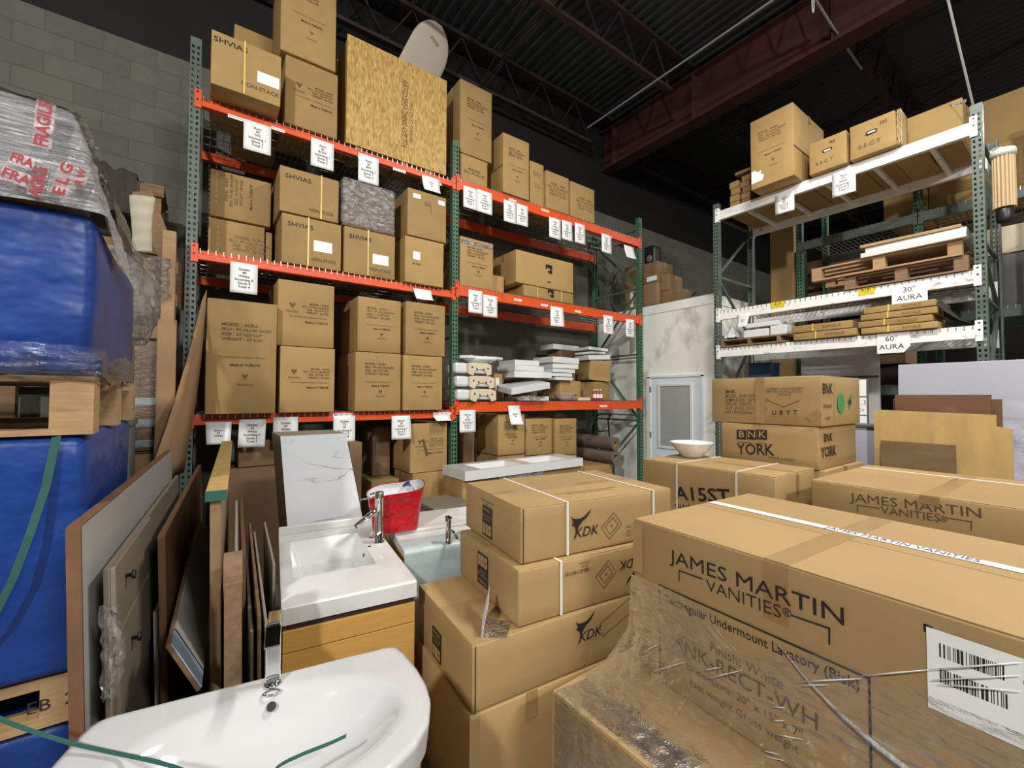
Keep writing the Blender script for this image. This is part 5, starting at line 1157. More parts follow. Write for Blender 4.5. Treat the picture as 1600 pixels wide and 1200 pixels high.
# folded card tucked between the second and third cartons
p0 = on(752, 997, 'Z', 0.776); pc = thing('folded_card', 'small folded white card with a clear sleeve on the third kangaroo carton', 'card', p0, R(-26))
MB().add([(0,0,0),(0.02,0.15,0),(0.05,0.15,0.135),(0.03,0.02,0.12)], [(0,1,2,3)]).build('card', M['paper'], pc, solid=0.001)
MB().add([(0,0,0.0025),(0.02,0.15,0.0025),(0.14,0.10,0.0025),(0.10,-0.02,0.0025)], [(0,1,2,3)]).build('clear_sleeve', M['film_grey'], pc)

# the two big printed sink cartons with the pallet load under them
G = 'big sink cartons with printed lettering'
jl = corner(862, 1080, 0.640, R(-89), 1.55, 1.22, 0.498, 'film-wrapped carton under the nearest printed sink carton', None, m='kraft_near', tape=False, dent=0.004); jl.flaps('kraft_near')
pallet('p', 'pallet under the film-wrapped carton nearest the camera', (jl.root.location.x, jl.root.location.y, 0), R(-89), 1.5, 1.2, 0.139, None, 'wood')
RJ = R(-93.2)
j1 = corner(990, 811, 1.240, RJ, 1.32, 0.88, 0.594, 'nearest big sink carton with large black lettering and a white printed tape', G, m='kraft_near', tape=False, dent=0.003); j1.flaps('kraft_near')
fit(j1, 'front', 'JAMES MARTIN', (1049, 869), (1324, 966), 0.068, 'ink', 0.0)
fit(j1, 'front', 'VANITIES', (1105, 914), (1222, 957), 0.056, 'ink', -0.006); a = uv(j1, 'front', 1231, 957); j1.text('front', a[0], a[1]+0.0, 0.035, '\u00ae', 'ink')
line(j1, 'front', [(1062, 907), (1062, 891), (1098, 904)], 0.0045); line(j1, 'front', [(1239, 961), (1297, 981), (1297, 1005)], 0.0045)
bl_ = [(1032, 1042), (1032, 914), (1360, 1056), (1361, 1143)]
q = [uv(j1, 'front', *p) for p in bl_]; zt_ = q[1][1]
rline(j1, 'front', [(q[0][0], -j1.h/2+0.02), (q[0][0], zt_), (q[3][0], zt_), (q[3][0], -j1.h/2+0.02)], 0.006)
fit(j1, 'front', 'Rectangular Undermount Lavatory (Bisk)', (1040, 934), (1344, 1071), 0.042, 'ink', 0.008)
for s_, u_, v_, sz in (('Finish: White', -0.20, -0.06, 0.045), ('SNK-RECT-WH', -0.22, -0.115, 0.07), ('Dimensions: 20" x 15" x 7"', -0.22, -0.175, 0.035), ('Net weight Gross weight', -0.22, -0.225, 0.035)):
    j1.text('front', u_, v_, sz, s_, 'ink_soft')
# shipping label with barcodes
a, b = uv(j1, 'front', 1448, 978), uv(j1, 'front', 1455, 1105); c_ = uv(j1, 'front', 1640, 1050)
lw, lh = 0.27, a[1]-b[1]
lab = j1.rect('front', a[0]+lw/2, a[1]-lh/2, lw, lh, 'paper', 'shipping_label', 0.0008)
rnd = random.Random(5)
for row, (v0, hh) in enumerate(((0.18, 0.17), (-0.13, 0.17))):
    o, U, V, n = face(j1.w, j1.d, j1.h, 'front'); mb = MB(); x = a[0]+0.022
    while x < a[0]+0.125:
        wd = rnd.choice((0.0015, 0.0015, 0.003, 0.0045)); p = o + U*x + V*(a[1]-lh/2+lh*v0) + n*(j1.o+0.0012)
        mb.add([p, p+U*wd, p+U*wd+V*lh*hh, p+V*lh*hh], [(0,1,2,3)]); x += wd + rnd.choice((0.0015, 0.002, 0.004))
    ob = mb.build('barcode', M['ink'], j1.root); ob['kind'] = 'stuff'
    j1.text('front', a[0]+0.2, a[1]-lh/2+lh*(v0+0.06), 0.011, 'SHIP TO: MIAMI FL\nPO 004512\nITEM SNK-RECT-WH\nCARTON 1 OF 1\nQTY 1', 'ink_grey', ls=1.0, off=j1.o+0.0014)
line(j1, 'front', [(1447, 984), (1447, 976), (1456, 980)], 0.006)
# tapes on top
u_, v_ = uv(j1, 'top', 1330, 832)
TV = (uv(j1, 'top', 1290, 827)[1] + uv(j1, 'top', 1534, 879)[1])/2
j1.rect('top', 0.0, TV, j1.w*0.985, 0.047, 'tape_print', 'printed_tape', 0.0012, 0.0046)
a = uv(j1, 'top', 1290, 827); b = uv(j1, 'top', 1534, 879); me_ = text_mesh('JAMES MARTIN VANITIES', 'CENTER', 0.0, 1.0, 0.0); wx = max(v.co.x for v in me_.vertices)*2
j1.text('top', (a[0]+b[0])/2, TV, 0.050, 'JAMES MARTIN VANITIES', 'ink_blue', 'CENTER', (b[0]-a[0])/(wx*0.050), 0.0, 1, 0, 0.0066)
u0 = uv(j1, 'top', 1255, 862)[0]
j1.rect('top', u0, 0, 0.075, j1.d*0.99, 'tape', 'tape', off=0.0032); j1.rect('front', u0, j1.h/2-0.09, 0.075, 0.18, 'tape_clear', 'tape', 0.0004, 0.0032)
j1.rect('front', -j1.w/2+0.025, j1.h/2-0.11, 0.05, 0.2, 'tape', 'tape')
# stretch film: over the lower front of the near carton, tented to the pallet load below
def film_fn(u, v):
    # u along the carton front (left to right), v down the film
    L = -j1.w/2 - 0.004 + u*(j1.w+0.02)
    zt0 = j1.h*(0.62 - 0.18*math.exp(-((u-0.36)/0.10)**2) - 0.0*u + 0.07*u)
    bpy_m = JM
    top = bpy_m @ Vector((L, -j1.d/2-0.010, zt0)); low = bpy_m @ Vector((L, -j1.d/2-0.030-0.03*math.sin(u*5), 0.16))
    lx = -jl.w/2 + 0.0 + (0.02 + u*0.86)*jl.w
    edge = JLM @ Vector((lx, -jl.d/2-0.012, jl.h+0.010)); foot = JLM @ Vector((lx, -jl.d/2-0.018, 0.02))
    if v < 0.42: p = top.lerp(low, v/0.42)
    elif v < 0.72:
        s = (v-0.42)/0.30; p = low.lerp(edge, s) + Vector((0, 0, -0.055*math.sin(math.pi*s)))
        p.z = max(p.z, 0.662)
    else: p = edge.lerp(foot, (v-0.72)/0.28)
    w_ = 0.010*nz((u*14, v*26, 0), 1, 2) + 0.006*nz((u*40, v*60, 1), 1, 4)
    if v < 0.42: w_ = min(abs(w_), 0.012)*0.8
    return p + Vector((-abs(w_), 0, abs(w_)*0.6))
bpy.context.view_layer.update(); JM = j1.root.matrix_world.copy(); JLM = jl.root.matrix_world.copy()
sf = thing('stretch_film', 'clear crinkled stretch film tented over the front of the nearest sink carton', 'plastic film', (JLM.translation.x, JLM.translation.y, 0.14))
fm = MB().grid(film_fn, 110, 80); fo = fm.build('film_sheet', M['film'], sf, smooth=True); fo.matrix_local = Matrix.Translation(-sf.location)
a, b, m_ = JM @ Vector((0.04*0-0.10, -j1.d/2-0.03, 0.30)), on(1520, 1215, 'X', 1.16), None
def jf(px, py, out): 
    u, v = uv(j1, 'front', px, py); return JM @ (face(j1.w, j1.d, j1.h, 'front')[0] + Vector((u, -out, v)))
rp = [jf(1216, 1000, 0.014), jf(1268, 1062, 0.018), jf(1320, 1112, 0.022), jf(1380, 1160, 0.03), jf(1440, 1200, 0.04), jf(1500, 1250, 0.05)]
fr2 = MB().tube(rp, [0.001, 0.003, 0.005, 0.007, 0.007, 0.006], 7).build('film_rope', M['film_rope'], sf, smooth=True); fr2.matrix_local = Matrix.Translation(-sf.location)
rnd = random.Random(11)
def fold_glint(p, q, r=0.0012):  # thin white ridge standing in for a specular streak on the film
    r = r*1.5; o = MB().tube([p, p.lerp(q, .5)+Vector((-0.002, 0, 0.001)), q], [r*.3, r, r*.3], 5).build('film_fold_glint', M['film_fold_glint'], sf, smooth=True); o.matrix_local = Matrix.Translation(-sf.location)
for (x0_, y0_, x1_, y1_) in ((1005,1021,1038,1001),(1018,1049,1077,1031),(1103,1045,1133,1039),(1108,1058,1165,1044),(1245,1062,1352,1056),(1255,1067,1300,1066),(1350,1052,1455,1042),(1455,1042,1600,1030),(1208,1100,1232,1102),(1212,1122,1230,1122),(1216,1143,1260,1151),(1195,1168,1222,1174),(1194,1175,1230,1184),(1460,1058,1600,1050),(1470,1064,1600,1075)):
    fold_glint(jf(x0_, y0_, 0.020), jf(x1_, y1_, 0.020), 0.0014)

j2 = corner(1267, 750, 1.240, R(-91), 1.30, 1.02, 0.56, 'second big sink carton with brown lettering, behind the nearest one', G, m='kraft_near', tape=False, dent=0.004); j2.flaps('kraft_near')
fit(j2, 'front', 'JAMES MARTIN', (1330, 777), (1536, 803), 0.068, 'ink_soft', 0.0); fit(j2, 'front', 'VANITIES', (1377, 797), (1470, 810), 0.056, 'ink_soft', 0.004); a = uv(j2, 'front', 1475, 811); j2.text('front', a[0], a[1], 0.04, '\u00ae', 'ink_soft')
line(j2, 'front', [(1340, 799), (1340, 789), (1374, 794)], 0.005, 'ink_soft'); line(j2, 'front', [(1480, 809), (1518, 815), (1518, 828)], 0.005, 'ink_soft')
j2.rect('top', 0, 0.32, j2.w*0.985, 0.035, 'strap_white', 'printed_tape', off=0.0034); a = uv(j2, 'top', 1495, 755)[0]; j2.rect('top', a, 0, 0.075, j2.d*0.99, 'tape', 'tape', off=0.0032); j2.rect('front', a, j2.h/2-0.02, 0.075, 0.04, 'tape', 'tape')
b2 = Carton((j2.root.location.x, j2.root.location.y, 0), R(-91), 1.30, 1.02, 0.676, 'plain carton on the floor under the second big sink carton', None, m='kraft_near', dent=0.004)
A_ = corner(1005, 717, 1.240, R(-90), 1.00, 0.62, 0.52, 'long carton with a big model number and white straps beside the second sink carton', None, m='kraft_near', tape=False, dent=0.003); A_.flaps('kraft_near')
fit(A_, 'front', 'A15ST', (1055, 771), (1142, 777), 0.135, 'ink', 0.02); fit(A_, 'front', 'W:36"', (1056, 795), (1080, 797), 0.09, 'ink', 0.02)
for px in (1058, 1151):
    a = uv(A_, 'front', px, 745); A_.strap('x', a[0], 'strap_white', 0.013)
A_.rect('right', 0.02, A_.h/2-0.07, 0.035, 0.12, 'tape', 'tape'); A_.rect('top', 0, 0, A_.w*0.98, 0.05, 'tape', 'tape', off=0.0034)
Carton((A_.root.location.x, A_.root.location.y, 0), R(-90), 1.0, 0.62, 0.716, 'plain carton on the floor under the long model-number carton', None, m='kraft_near', dent=0.004)
# vessel bowl on the long carton
p = on(1100, 711, 'Z', 1.245); bw = thing('vessel_sink', 'white pointed bowl sink on the long carton beside the printed stack', 'sink', (3.36, p.y+0.0, 1.2455))
MB().lathe([(0.0,0),(0.075,0),(0.085,0.008),(0.135,0.07),(0.172,0.118),(0.176,0.124),(0.168,0.124),(0.13,0.075),(0.07,0.018),(0.0,0.012)], 40, cap=False).build('bowl', M['ceramic'], bw, smooth=True)
MB().lathe([(0.0,0.013),(0.022,0.014),(0.022,0.018),(0.0,0.018)], 16, cap=False).build('drain', M['chrome'], bw, smooth=True)
# printed pair of cartons
G = 'two stacked vanity cartons with block lettering'
XB = 3.65
def xbox(pl, pr, z0, z1, d_, label):
    a, b = on(*pl, 'X', XB), on(*pr, 'X', XB); w_ = a.y-b.y
    c = Carton((XB+d_/2, (a.y+b.y)/2, z0), R(-90), w_, d_, z1-z0, label, G, m='kraft_near', tape=False, dent=0.005); return c
base = Carton((XB+0.42, 1.60, 0), R(-90), 0.80, 0.80, 1.214, 'tall plain carton on the floor carrying the two vanity cartons', None, m='kraft_near', dent=0.004)
n1 = xbox((1128, 700), (1279, 700), 1.217, 1.53, 0.80, 'lower vanity carton with white-on-black block letters and a city name')
n2 = xbox((1112, 630), (1284, 630), 1.534, 1.905, 0.82, 'upper vanity carton with taped middle and a green round mark on its side'); n2.flaps('kraft_near')
for k, (px, ch) in enumerate(((1159, 'B'), (1175, 'N'), (1191, 'K'))):
    a = uv(n1, 'front', px, 679); n1.rect('front', a[0], a[1], 0.076, 0.078, 'ink', 'letter_block', 0.0006); n1.text('front', a[0], a[1], 0.075, ch, 'kraft_near', 'CENTER', 1.15, 0.012, off=n1.o+0.0014)
fit(n1, 'front', 'YORK', (1152, 702), (1210, 704), 0.125, 'ink', 0.012); line(n1, 'front', [(1153, 691), (1198, 693)], 0.004, 'ink_soft')
a = uv(n1, 'front', 1222, 717); n1.text('front', a[0], a[1], 0.025, 'MODEL & FINISH', 'ink_soft')
for (px, py, s_, sz) in ((1293, 684, 'BNK', 0.085), (1294, 706, 'YORK', 0.11)):
    a = uv(n1, 'right', px, py); n1.text('right', a[0], a[1], sz, s_, 'ink', 'CENTER', 1.0, 0.012)
a = uv(n2, 'front', 1134, 612); n2.text('front', a[0], a[1], 0.032, 'BNK', 'ink', 'LEFT', 1.3, 0.02)
a = uv(n2, 'front', 1134, 631); n2.text('front', a[0], a[1], 0.036, 'MODEL : BNK VANITY\nDIMENSIONS : 36"X22"X15"\nCOLOR : WHITE\nN.W : 41 KG  G.W : 46 KG\nNO : BNK2024-36', 'ink_soft', 'LEFT', 0.80, 0.006, 0.95)
a = uv(n2, 'front', 1226, 612); n2.text('front', a[0], a[1], 0.024, 'INSPECT UPON RECEIPT\nBEFORE INSTALLATION\nFRAGILE', 'ink_soft', ls=0.9)
a = uv(n2, 'front', 1224, 632); rline(n2, 'front', [(a[0]-.11, a[1]+.03), (a[0], a[1]-.02), (a[0]+.11, a[1]+.03)], 0.005, 'ink_soft', 'arrow_mark')
for k in range(4):
    a = uv(n2, 'front', 1210+k*11, 645); n2.text('front', a[0], a[1], 0.05, 'U8YT'[k], 'ink', 'CENTER', 1, 0.01)
a = uv(n2, 'front', 1188, 625); n2.rect('front', a[0], 0, 0.07, n2.h*0.98, 'tape', 'tape'); n2.rect('top', a[0], 0, 0.07, n2.d*.98, 'tape', 'tape', off=0.0034); a = uv(n2, 'front', 1273, 650); n2.rect('front', a[0], a[1], 0.09, 0.05, 'tape', 'tape', rot=R(40))
for (px, py, s_, sz, m_) in ((1292, 608, 'BNK', 0.11, 'ink'), (1292, 635, 'STANDARD', 0.035, 'ink'), (1293, 654, 'VANITY', 0.03, 'ink')):
    a = uv(n2, 'right', px, py); n2.text('right', a[0], a[1], sz, s_, m_, 'CENTER', 0.9, 0.012)
line(n2, 'right', [(1303, 600), (1303, 655)], 0.004, 'ink_soft')
o, U, V, n = face(n2.w, n2.d, n2.h, 'right'); a = uv(n2, 'right', 1313, 630)
MB().prism([(0.075*math.cos(t), 0.075*math.sin(t)) for t in [k*2*math.pi/28 for k in range(28)]], o+U*a[0]+V*a[1]+n*n2.o, U, V, n*0.0008).build('green_mark', M['ink_green'], n2.root)
a = uv(n2, 'right', 1328, 627); MB().prism([(-.04,-.06),(.02,-.02),(.05,.07),(-.01,.03)], o+U*a[0]+V*a[1]+n*n2.o, U, V, n*0.0008).build('leaf_mark', M['ink_green'], n2.root); MB().prism([(-.07,.0),(.0,-.03),(.0,.02)], o+U*a[0]+V*a[1]+n*n2.o, U, V, n*0.0008).build('leaf_mark', M['ink_soft'], n2.root)
# boards and slab to the right
def standup(l, r, yt, xf, h0, T, m, label, name, lean=4, cat='board', yr=None):
    a, b = on(l, yt, 'X', xf), on(r, yr or yt, 'X', xf); h = a.z
    t = thing(name, label, cat, (xf, (a.y+b.y)/2, 0), R(-90)); w_ = a.y-b.y
    return t, w_, h
t, w_, h = standup(1365, 1581, 640, 4.62, 0, 0, '', 'plywood sheet with a stepped right corner standing behind the second sink carton', 'plywood_sheet')
MB().prism([(-w_/2, 0), (w_/2, 0), (w_/2, h-0.115), (w_/2-0.075, h-0.105), (w_/2-0.075, h-0.02), (-w_/2, h)], (0,0,0), (1,0,0), (0,0,1), (0,0.018,0)).build('sheet', M['ply'], t)
t, w_, h = standup(1376, 1493, 688, 4.56, 0, 0, '', 'weathered dark plywood offcut leaning on the plywood sheet', 'plywood_offcut'); MB().box((-w_/2, 0, 0), (w_/2, 0.015, h)).build('sheet', M['ply_dark'], t)
t, w_, h = standup(1398, 1548, 617, 4.72, 0, 0, '', 'brown fibreboard with pale scuffs behind the plywood sheet', 'fibreboard_sheet'); MB().box((-w_/2, 0, 0), (w_/2, 0.04, h)).build('sheet', M['brownboard'], t)
t, w_, h = standup(1395, 1565, 623, 4.80, 0, 0, '', 'wider dark brown board behind the scuffed fibreboard', 'fibreboard_sheet'); MB().box((-w_/2, 0, 0), (w_/2, 0.03, h)).build('sheet', M['brownboard'], t)
a, b = on(1404, 569, 'X', 5.3), on(1660, 541, 'X', 5.3)
t = thing('stone_slab', 'large pale lavender-white slab leaning below the white-beam rack', 'slab', (5.12, (a.y+b.y)/2, 0), R(-90)); t.rotation_euler = (R(-4.6), 0, R(-90)); w_ = a.y-b.y
MB().box((-w_/2, 0, 0), (w_/2, 0.03, a.z)).build('slab_body', M['slab'], t, bevel=0.003)
fw = thing('film_scrap', 'loose clear film draped over the brown boards before the pale slab', 'plastic film', (4.98, on(1560, 640, 'X', 4.9).y, 1.2))
MB().grid(lambda u, v: Vector((-0.06+0.05*nz((u*5, v*5, 0), 1, 2), 0.32-u*0.6, 0.60-v*0.6-0.18*max(0, u-.5)+0.05*nz((u*4, v*6, 3), 1, 2))), 16, 16).build('film', M['film'], fw, smooth=True)
yk, wk_ = yspan(1338, 1356, 630, 5.3); t = thing('notice_board', 'white board with black rules right of the vanity cartons', 'board', (5.3, yk, 0), R(-90)); z0, z1 = on(1347, 665, 'X', 5.3).z, on(1347, 592, 'X', 5.3).z
MB().box((-wk_/2-0.2, 0, 0), (wk_/2, 0.03, z1)).build('board', M['greypanel'], t)
for k, (y0_, y1_) in enumerate(((593, 619), (621, 648), (650, 664))):
    a, b = on(1347, y1_, 'X', 5.3).z, on(1347, y0_, 'X', 5.3).z; MB().box((-wk_/2-0.1, -0.004, a), (wk_/2-0.01, 0, b)).build('white_panel', M['paper'], t)
    if k == 1: text(t, '1.1\n:-', (0, -0.005, (a+b)/2), (1,0,0), (0,0,1), 0.07, M['ink'])
t = thing('storage_bin', 'lilac-grey bin below the white board right of the vanity cartons', 'bin', (5.1, yk-0.05, 0), R(-90)); h = on(1350, 668, 'X', 5.0).z; shell_mesh(0.26, 0.24, h, 5, 0.006).build('bin', M['slab'], t, smooth=True); MB().box((-0.14, -0.13, h), (0.14, 0.13, h+0.03)).build('lid', M['greypanel'], t, bevel=0.005)
# ================================================================ left side: blue wrapped pallet loads
BX1, BX0, BY0, BY1 = -0.29, -1.42, 1.93, 3.02
BC = ((BX0+BX1)/2, (BY0+BY1)/2)
def bluepallet(z, label, h=0.145):
    return pallet('p', label, (BC[0], BC[1], z), 0, BX1-BX0+0.03, BY1-BY0+0.02, h, 'pallets of the blue wrapped loads', 'wood', 7, True)
def blueload(z0, z1, label, seed):
    t = thing('wrapped_load', label, 'wrapped load', (BC[0], BC[1], z0), 0, 'blue wrapped pallet loads')
    shell_mesh(BX1-BX0, BY1-BY0, z1-z0, seed, 0.014, 0.03, 12).build('wrapped_goods', M['blue'], t, smooth=True); return t
bluepallet(0.0, 'lowest pallet on the floor under the blue wrapped loads', 0.13); L0 = blueload(0.132, 0.735, 'lowest blue wrapped load, on the floor pallet at the bottom left', 41)
pb = bluepallet(0.738, 'pallet with stamped blocks between the lowest and middle blue loads', 0.135)
L1 = blueload(0.875, 1.622, 'middle blue wrapped load with a dark green strap down its front', 42)
pm_ = bluepallet(1.625, 'raw wooden pallet between the middle and top blue wrapped loads', 0.185)
L2 = blueload(1.812, 2.34, 'top blue wrapped load with white film and red fragile tape', 43)
text(pb, 'EB  2V', ((BX1-BX0)/2-0.06+0.015, -(BY1-BY0)/2-0.012, 0.068), (1,0,0), (0,0,1), 0.05, M['ink'])
hx, hy = (BX1-BX0)/2, (BY1-BY0)/2
ug = shell_mesh(2*hx-0.14, 0.34, 0.29, 47, 0.02, 0.03, 10).build('upper_goods', M['kraft_dark'], L2, smooth=True); ug.location = (0, -hy+0.20, 0.53)
# layered white film over the upper part of the top load, drawn in towards the top
def cap_fn(u, v):
    # u: round the visible front and right side; v: down from the top
    k = 0.085*(1-v)
    P = [(-hx-0.02, -hy-0.036+k*0.3), (hx+0.034-k, -hy-0.036+k*0.3), (hx+0.034-k, -hy+0.36+0.20*v)]
    if u < 0.62: p = Vector((*P[0], 0)).lerp(Vector((*P[1], 0)), u/0.62)
    else: p = Vector((*P[1], 0)).lerp(Vector((*P[2], 0)), (u-0.62)/0.38)
    z = 0.845 - v*(0.40 - 0.10*min(u, .62) + 0.03*math.sin(u*9)) - 0.06*max(0, u-0.55)
    a = 0.007*nz((u*12, v*40, 0), 1, 2) + 0.012*nz((u*5, v*6, 0), 1, 5)
    return Vector((p.x, p.y, z)) + Vector((p.x/hx*(u > .5), p.y/hy*(u < .62), 0)).normalized()*a
MB().grid(cap_fn, 70, 30).build('white_film', M['film_white'], L2, smooth=True)
MB().grid(lambda u, v: Vector((-hx-0.02+u*(2*hx-0.01), -hy-0.02+v*(hy*0.62), 0.845+0.02*nz((u*4, v*4, 0), 1, 7)+0.012*nz((u*20, v*12, 0), 1, 1))), 24, 24).build('white_film', M['film_white'], L2, smooth=True)
MB().add([(-hx+0.01,-hy-0.026,0.52),(hx-0.03,-hy-0.022,0.55),(hx-0.075,-hy+0.0,0.81),(-hx+0.01,-hy+0.0,0.81)], [(0,1,2,3)]).build('white_sheet', M['paper'], L2, solid=0.002)
NT = [0]
def ftape(x0, z0, x1, z1, wd, s, rep):
    NT[0] += 1; yy = -hy-0.052-0.003*NT[0]
    a = Vector((x0, yy, z0)); b = Vector((x1, yy, z1)); d = (b-a); L = d.length; d.normalize(); s_ = Vector((0,-1,0)).cross(d)
    MB().add([a-s_*wd/2, b-s_*wd/2, b+s_*wd/2, a+s_*wd/2], [(0,1,2,3)]).build('fragile_tape', M['tape_pale'], L2)
    me = text_mesh(s, 'CENTER', 0.03, 1.0, 0.0); wx = max(q.co.x for q in me.vertices)*2; sz = wd*0.95
    text(L2, s, (a+b)/2 + Vector((0, -0.0012, 0)), d, Vector((-d.z, 0, d.x)), sz, M['ink_red'], sx=L/(wx*sz), bold=0.03)
M['tape_pale'] = mat_film('pale_fragile_tape', 0.30, 0.03, (6, 6, 12), 0.8, tint=(1, 0.86, 0.86), hazecol=(0.85,0.72,0.72))
def fx(px, py): q = on(px, py, 'Y', BY0-0.06); return q.x-BC[0], q.z-1.812
for (p, q, wd, s_) in (((64, 228), (72, 158), 0.042, 'FRAGILE'), ((15, 243), (52, 257), 0.040, 'FRA'), ((2, 268), (48, 285), 0.042, 'FRA'), ((55, 308), (66, 262), 0.038, 'AGILE'), ((92, 305), (108, 258), 0.038, 'E L G'), ((124, 292), (132, 266), 0.028, 'R W')):
    a, b = fx(*p), fx(*q); ftape(a[0], a[1], b[0], b[1], wd, s_, 1)
# film bunched at the foot of the top load and a hanging scrap over the pallet
def skirt(u, v):
    P = [(-hx-0.01, -hy-0.03), (hx+0.028, -hy-0.03), (hx+0.028, hy*0.4)]
    p = Vector((*P[0], 0)).lerp(Vector((*P[1], 0)), u/0.7) if u < 0.7 else Vector((*P[1], 0)).lerp(Vector((*P[2], 0)), (u-0.7)/0.3)
    out = Vector((0, -1, 0)) if u < 0.66 else Vector((1, 0, 0)) if u > 0.74 else Vector((0.7, -0.7, 0))
    return p + out*0.03*abs(nz((u*14, v*4, 0), 1, 2)) + Vector((0, 0, 0.10+0.05*nz((u*6, 0, 9), 1, 2)-v*(0.10+0.04*nz((u*16, 0, 4), 1, 3))))
MB().grid(skirt, 80, 10).build('film_skirt', M['film'], L2, smooth=True)
MB().add([(hx-0.28,-hy-0.03,0.02),(hx-0.20,-hy-0.03,0.02),(hx-0.205,-hy-0.035,-0.06),(hx-0.19,-hy-0.03,-0.14),(hx-0.25,-hy-0.035,-0.13)], [(0,1,2,3,4)]).build('film_scrap', M['blue'], L2, solid=0.002)
# green straps
a = [Vector((0.0-0.0, 0, 0))]
sp = [on(88, 682, 'Y', BY0-0.012), on(72, 760, 'Y', BY0-0.02), on(45, 840, 'Y', BY0-0.035), on(20, 905, 'Y', BY0-0.04), on(-15, 975, 'Y', BY0-0.035), on(-40, 1020, 'Y', BY0-0.02)]
def ribbon(pts, wd, wdir, th, nm, m, par=None):
    wdir = Vector(wdir).normalized(); mb = MB(); P = [Vector(p) for p in pts]
    for p, q in zip(P, P[1:]):
        n = (q-p).cross(wdir).normalized()*th; mb.add([p-wdir*wd/2, p+wdir*wd/2, q+wdir*wd/2, q-wdir*wd/2, p-wdir*wd/2+n, p+wdir*wd/2+n, q+wdir*wd/2+n, q-wdir*wd/2+n], [(0,1,2,3),(7,6,5,4),(0,4,5,1),(1,5,6,2),(2,6,7,3),(3,7,4,0)])
    return mb.build(nm, m, par)
so = ribbon(sp, 0.022, (1, 0, 0.25), 0.001, 'strap', M['strap_green'], L1); so.matrix_local = Matrix.Translation(-L1.location)

# ================================================================ clutter between the blue loads and the orange rack
# slatted timber crate
YC = 4.95
def bx_px(l, r, yt, yb_, y, dp):
    a, b = on(l, yt, 'Y', y), on(r, yb_, 'Y', y); return a.x, b.x, b.z, a.z
crt = t = thing('slatted_crate', 'rough slatted timber crate against the block wall left of the rack', 'crate', (-0.75, YC, 0))
zt0 = on(250, 292, 'Y', YC).z
for x in (-1.2, -0.62, 0.35):
    MB().box((x, 0, 0), (x+0.09, 0.09, zt0)).build('upright', M['wood_old'], t)
    MB().box((x, 0.55, 0), (x+0.09, 0.64, zt0)).build('upright', M['wood_old'], t)
for z_ in (zt0-0.10, zt0-0.62, zt0-1.2, zt0-1.8, 0.5):
    MB().box((-1.2, -0.025, z_), (0.46, 0.0, z_+0.09)).build('rail', M['wood_old'], t); MB().box((-1.2, 0.64, z_), (0.46, 0.66, z_+0.09)).build('rail', M['brownboard'], t)
# rough post and boards nearer
YP = 4.35
a = on(254, 358, 'Y', YP); b = on(276, 358, 'Y', YP)
t = thing('timber_post', 'rough sawn timber post left of the rack post', 'post', ((a.x+b.x)/2, YP+0.05, 0)); MB().box((-(b.x-a.x)/2, -0.05, 0), ((b.x-a.x)/2, 0.05, a.z)).build('post', M['wood'], t, bevel=0.006)
a = on(196, 395, 'Y', 4.42); b = on(253, 405, 'Y', 4.42)
t = thing('upended_pallet', 'old pallet standing on end behind the crinkled plastic', 'pallet', ((a.x+b.x)/2-0.09, 4.50, 0), 0)
for k in range(9): MB().box((-0.36, -0.02, a.z-0.10-k*0.27), (0.30, 0.0, a.z-k*0.27)).build('deck_board', M['wood'], t)
for s_ in (-0.36, -0.05, 0.24): MB().box((s_, 0.0, 0), (s_+0.05, 0.10, a.z)).build('stringer', M['wood_old'], t)
# dark cloth draped on the crate
p0, p1 = on(150, 240, 'Y', 4.72), on(218, 350, 'Y', 4.72)
for k in range(6): MB().box((-0.75+k*0.0-0.45, 0.02+k*0.10, zt0), (0.46, 0.10+k*0.10, zt0+0.018)).build('deck_board', M['wood_old'], crt)
zz_ = zt0 + 0.021; H = p0.z - zz_; xw = p1.x - p0.x + 0.06
t = thing('dark_tarp', 'dark brown tarp heaped on the slatted crate beside the wrapped load', 'tarp', (p0.x-0.10, YC, zz_))
def tarp(u, v):
    top = H*(1.0 - 0.55*max(0, u-0.3)**1.3) + 0.04*nz((u*5, v*4, 1), 1, 2)
    if v < 0.6: s_ = v/0.6; y = 0.45 - 0.50*s_; z = max(0.004, top*(1-(1-s_)**2.2))
    else: s_ = (v-0.6)/0.4; y = -0.055 - 0.02*s_ - 0.035*abs(nz((u*8, v*2, 0), 1, 3)); z = top - (top+0.34)*s_
    return Vector((u*xw, y, z + 0.012*nz((u*9, v*9, 4), 1, 5)*(0.05 < v)))
MB().grid(tarp, 24, 30).build('cloth', M['rubberdark'], t, smooth=True)
M['packpaper'] = mat('cream_packing_sheet', (0.46,0.41,0.31), 0.85, vary=0.12, vscale=6, bump=0.5, bscale=12)
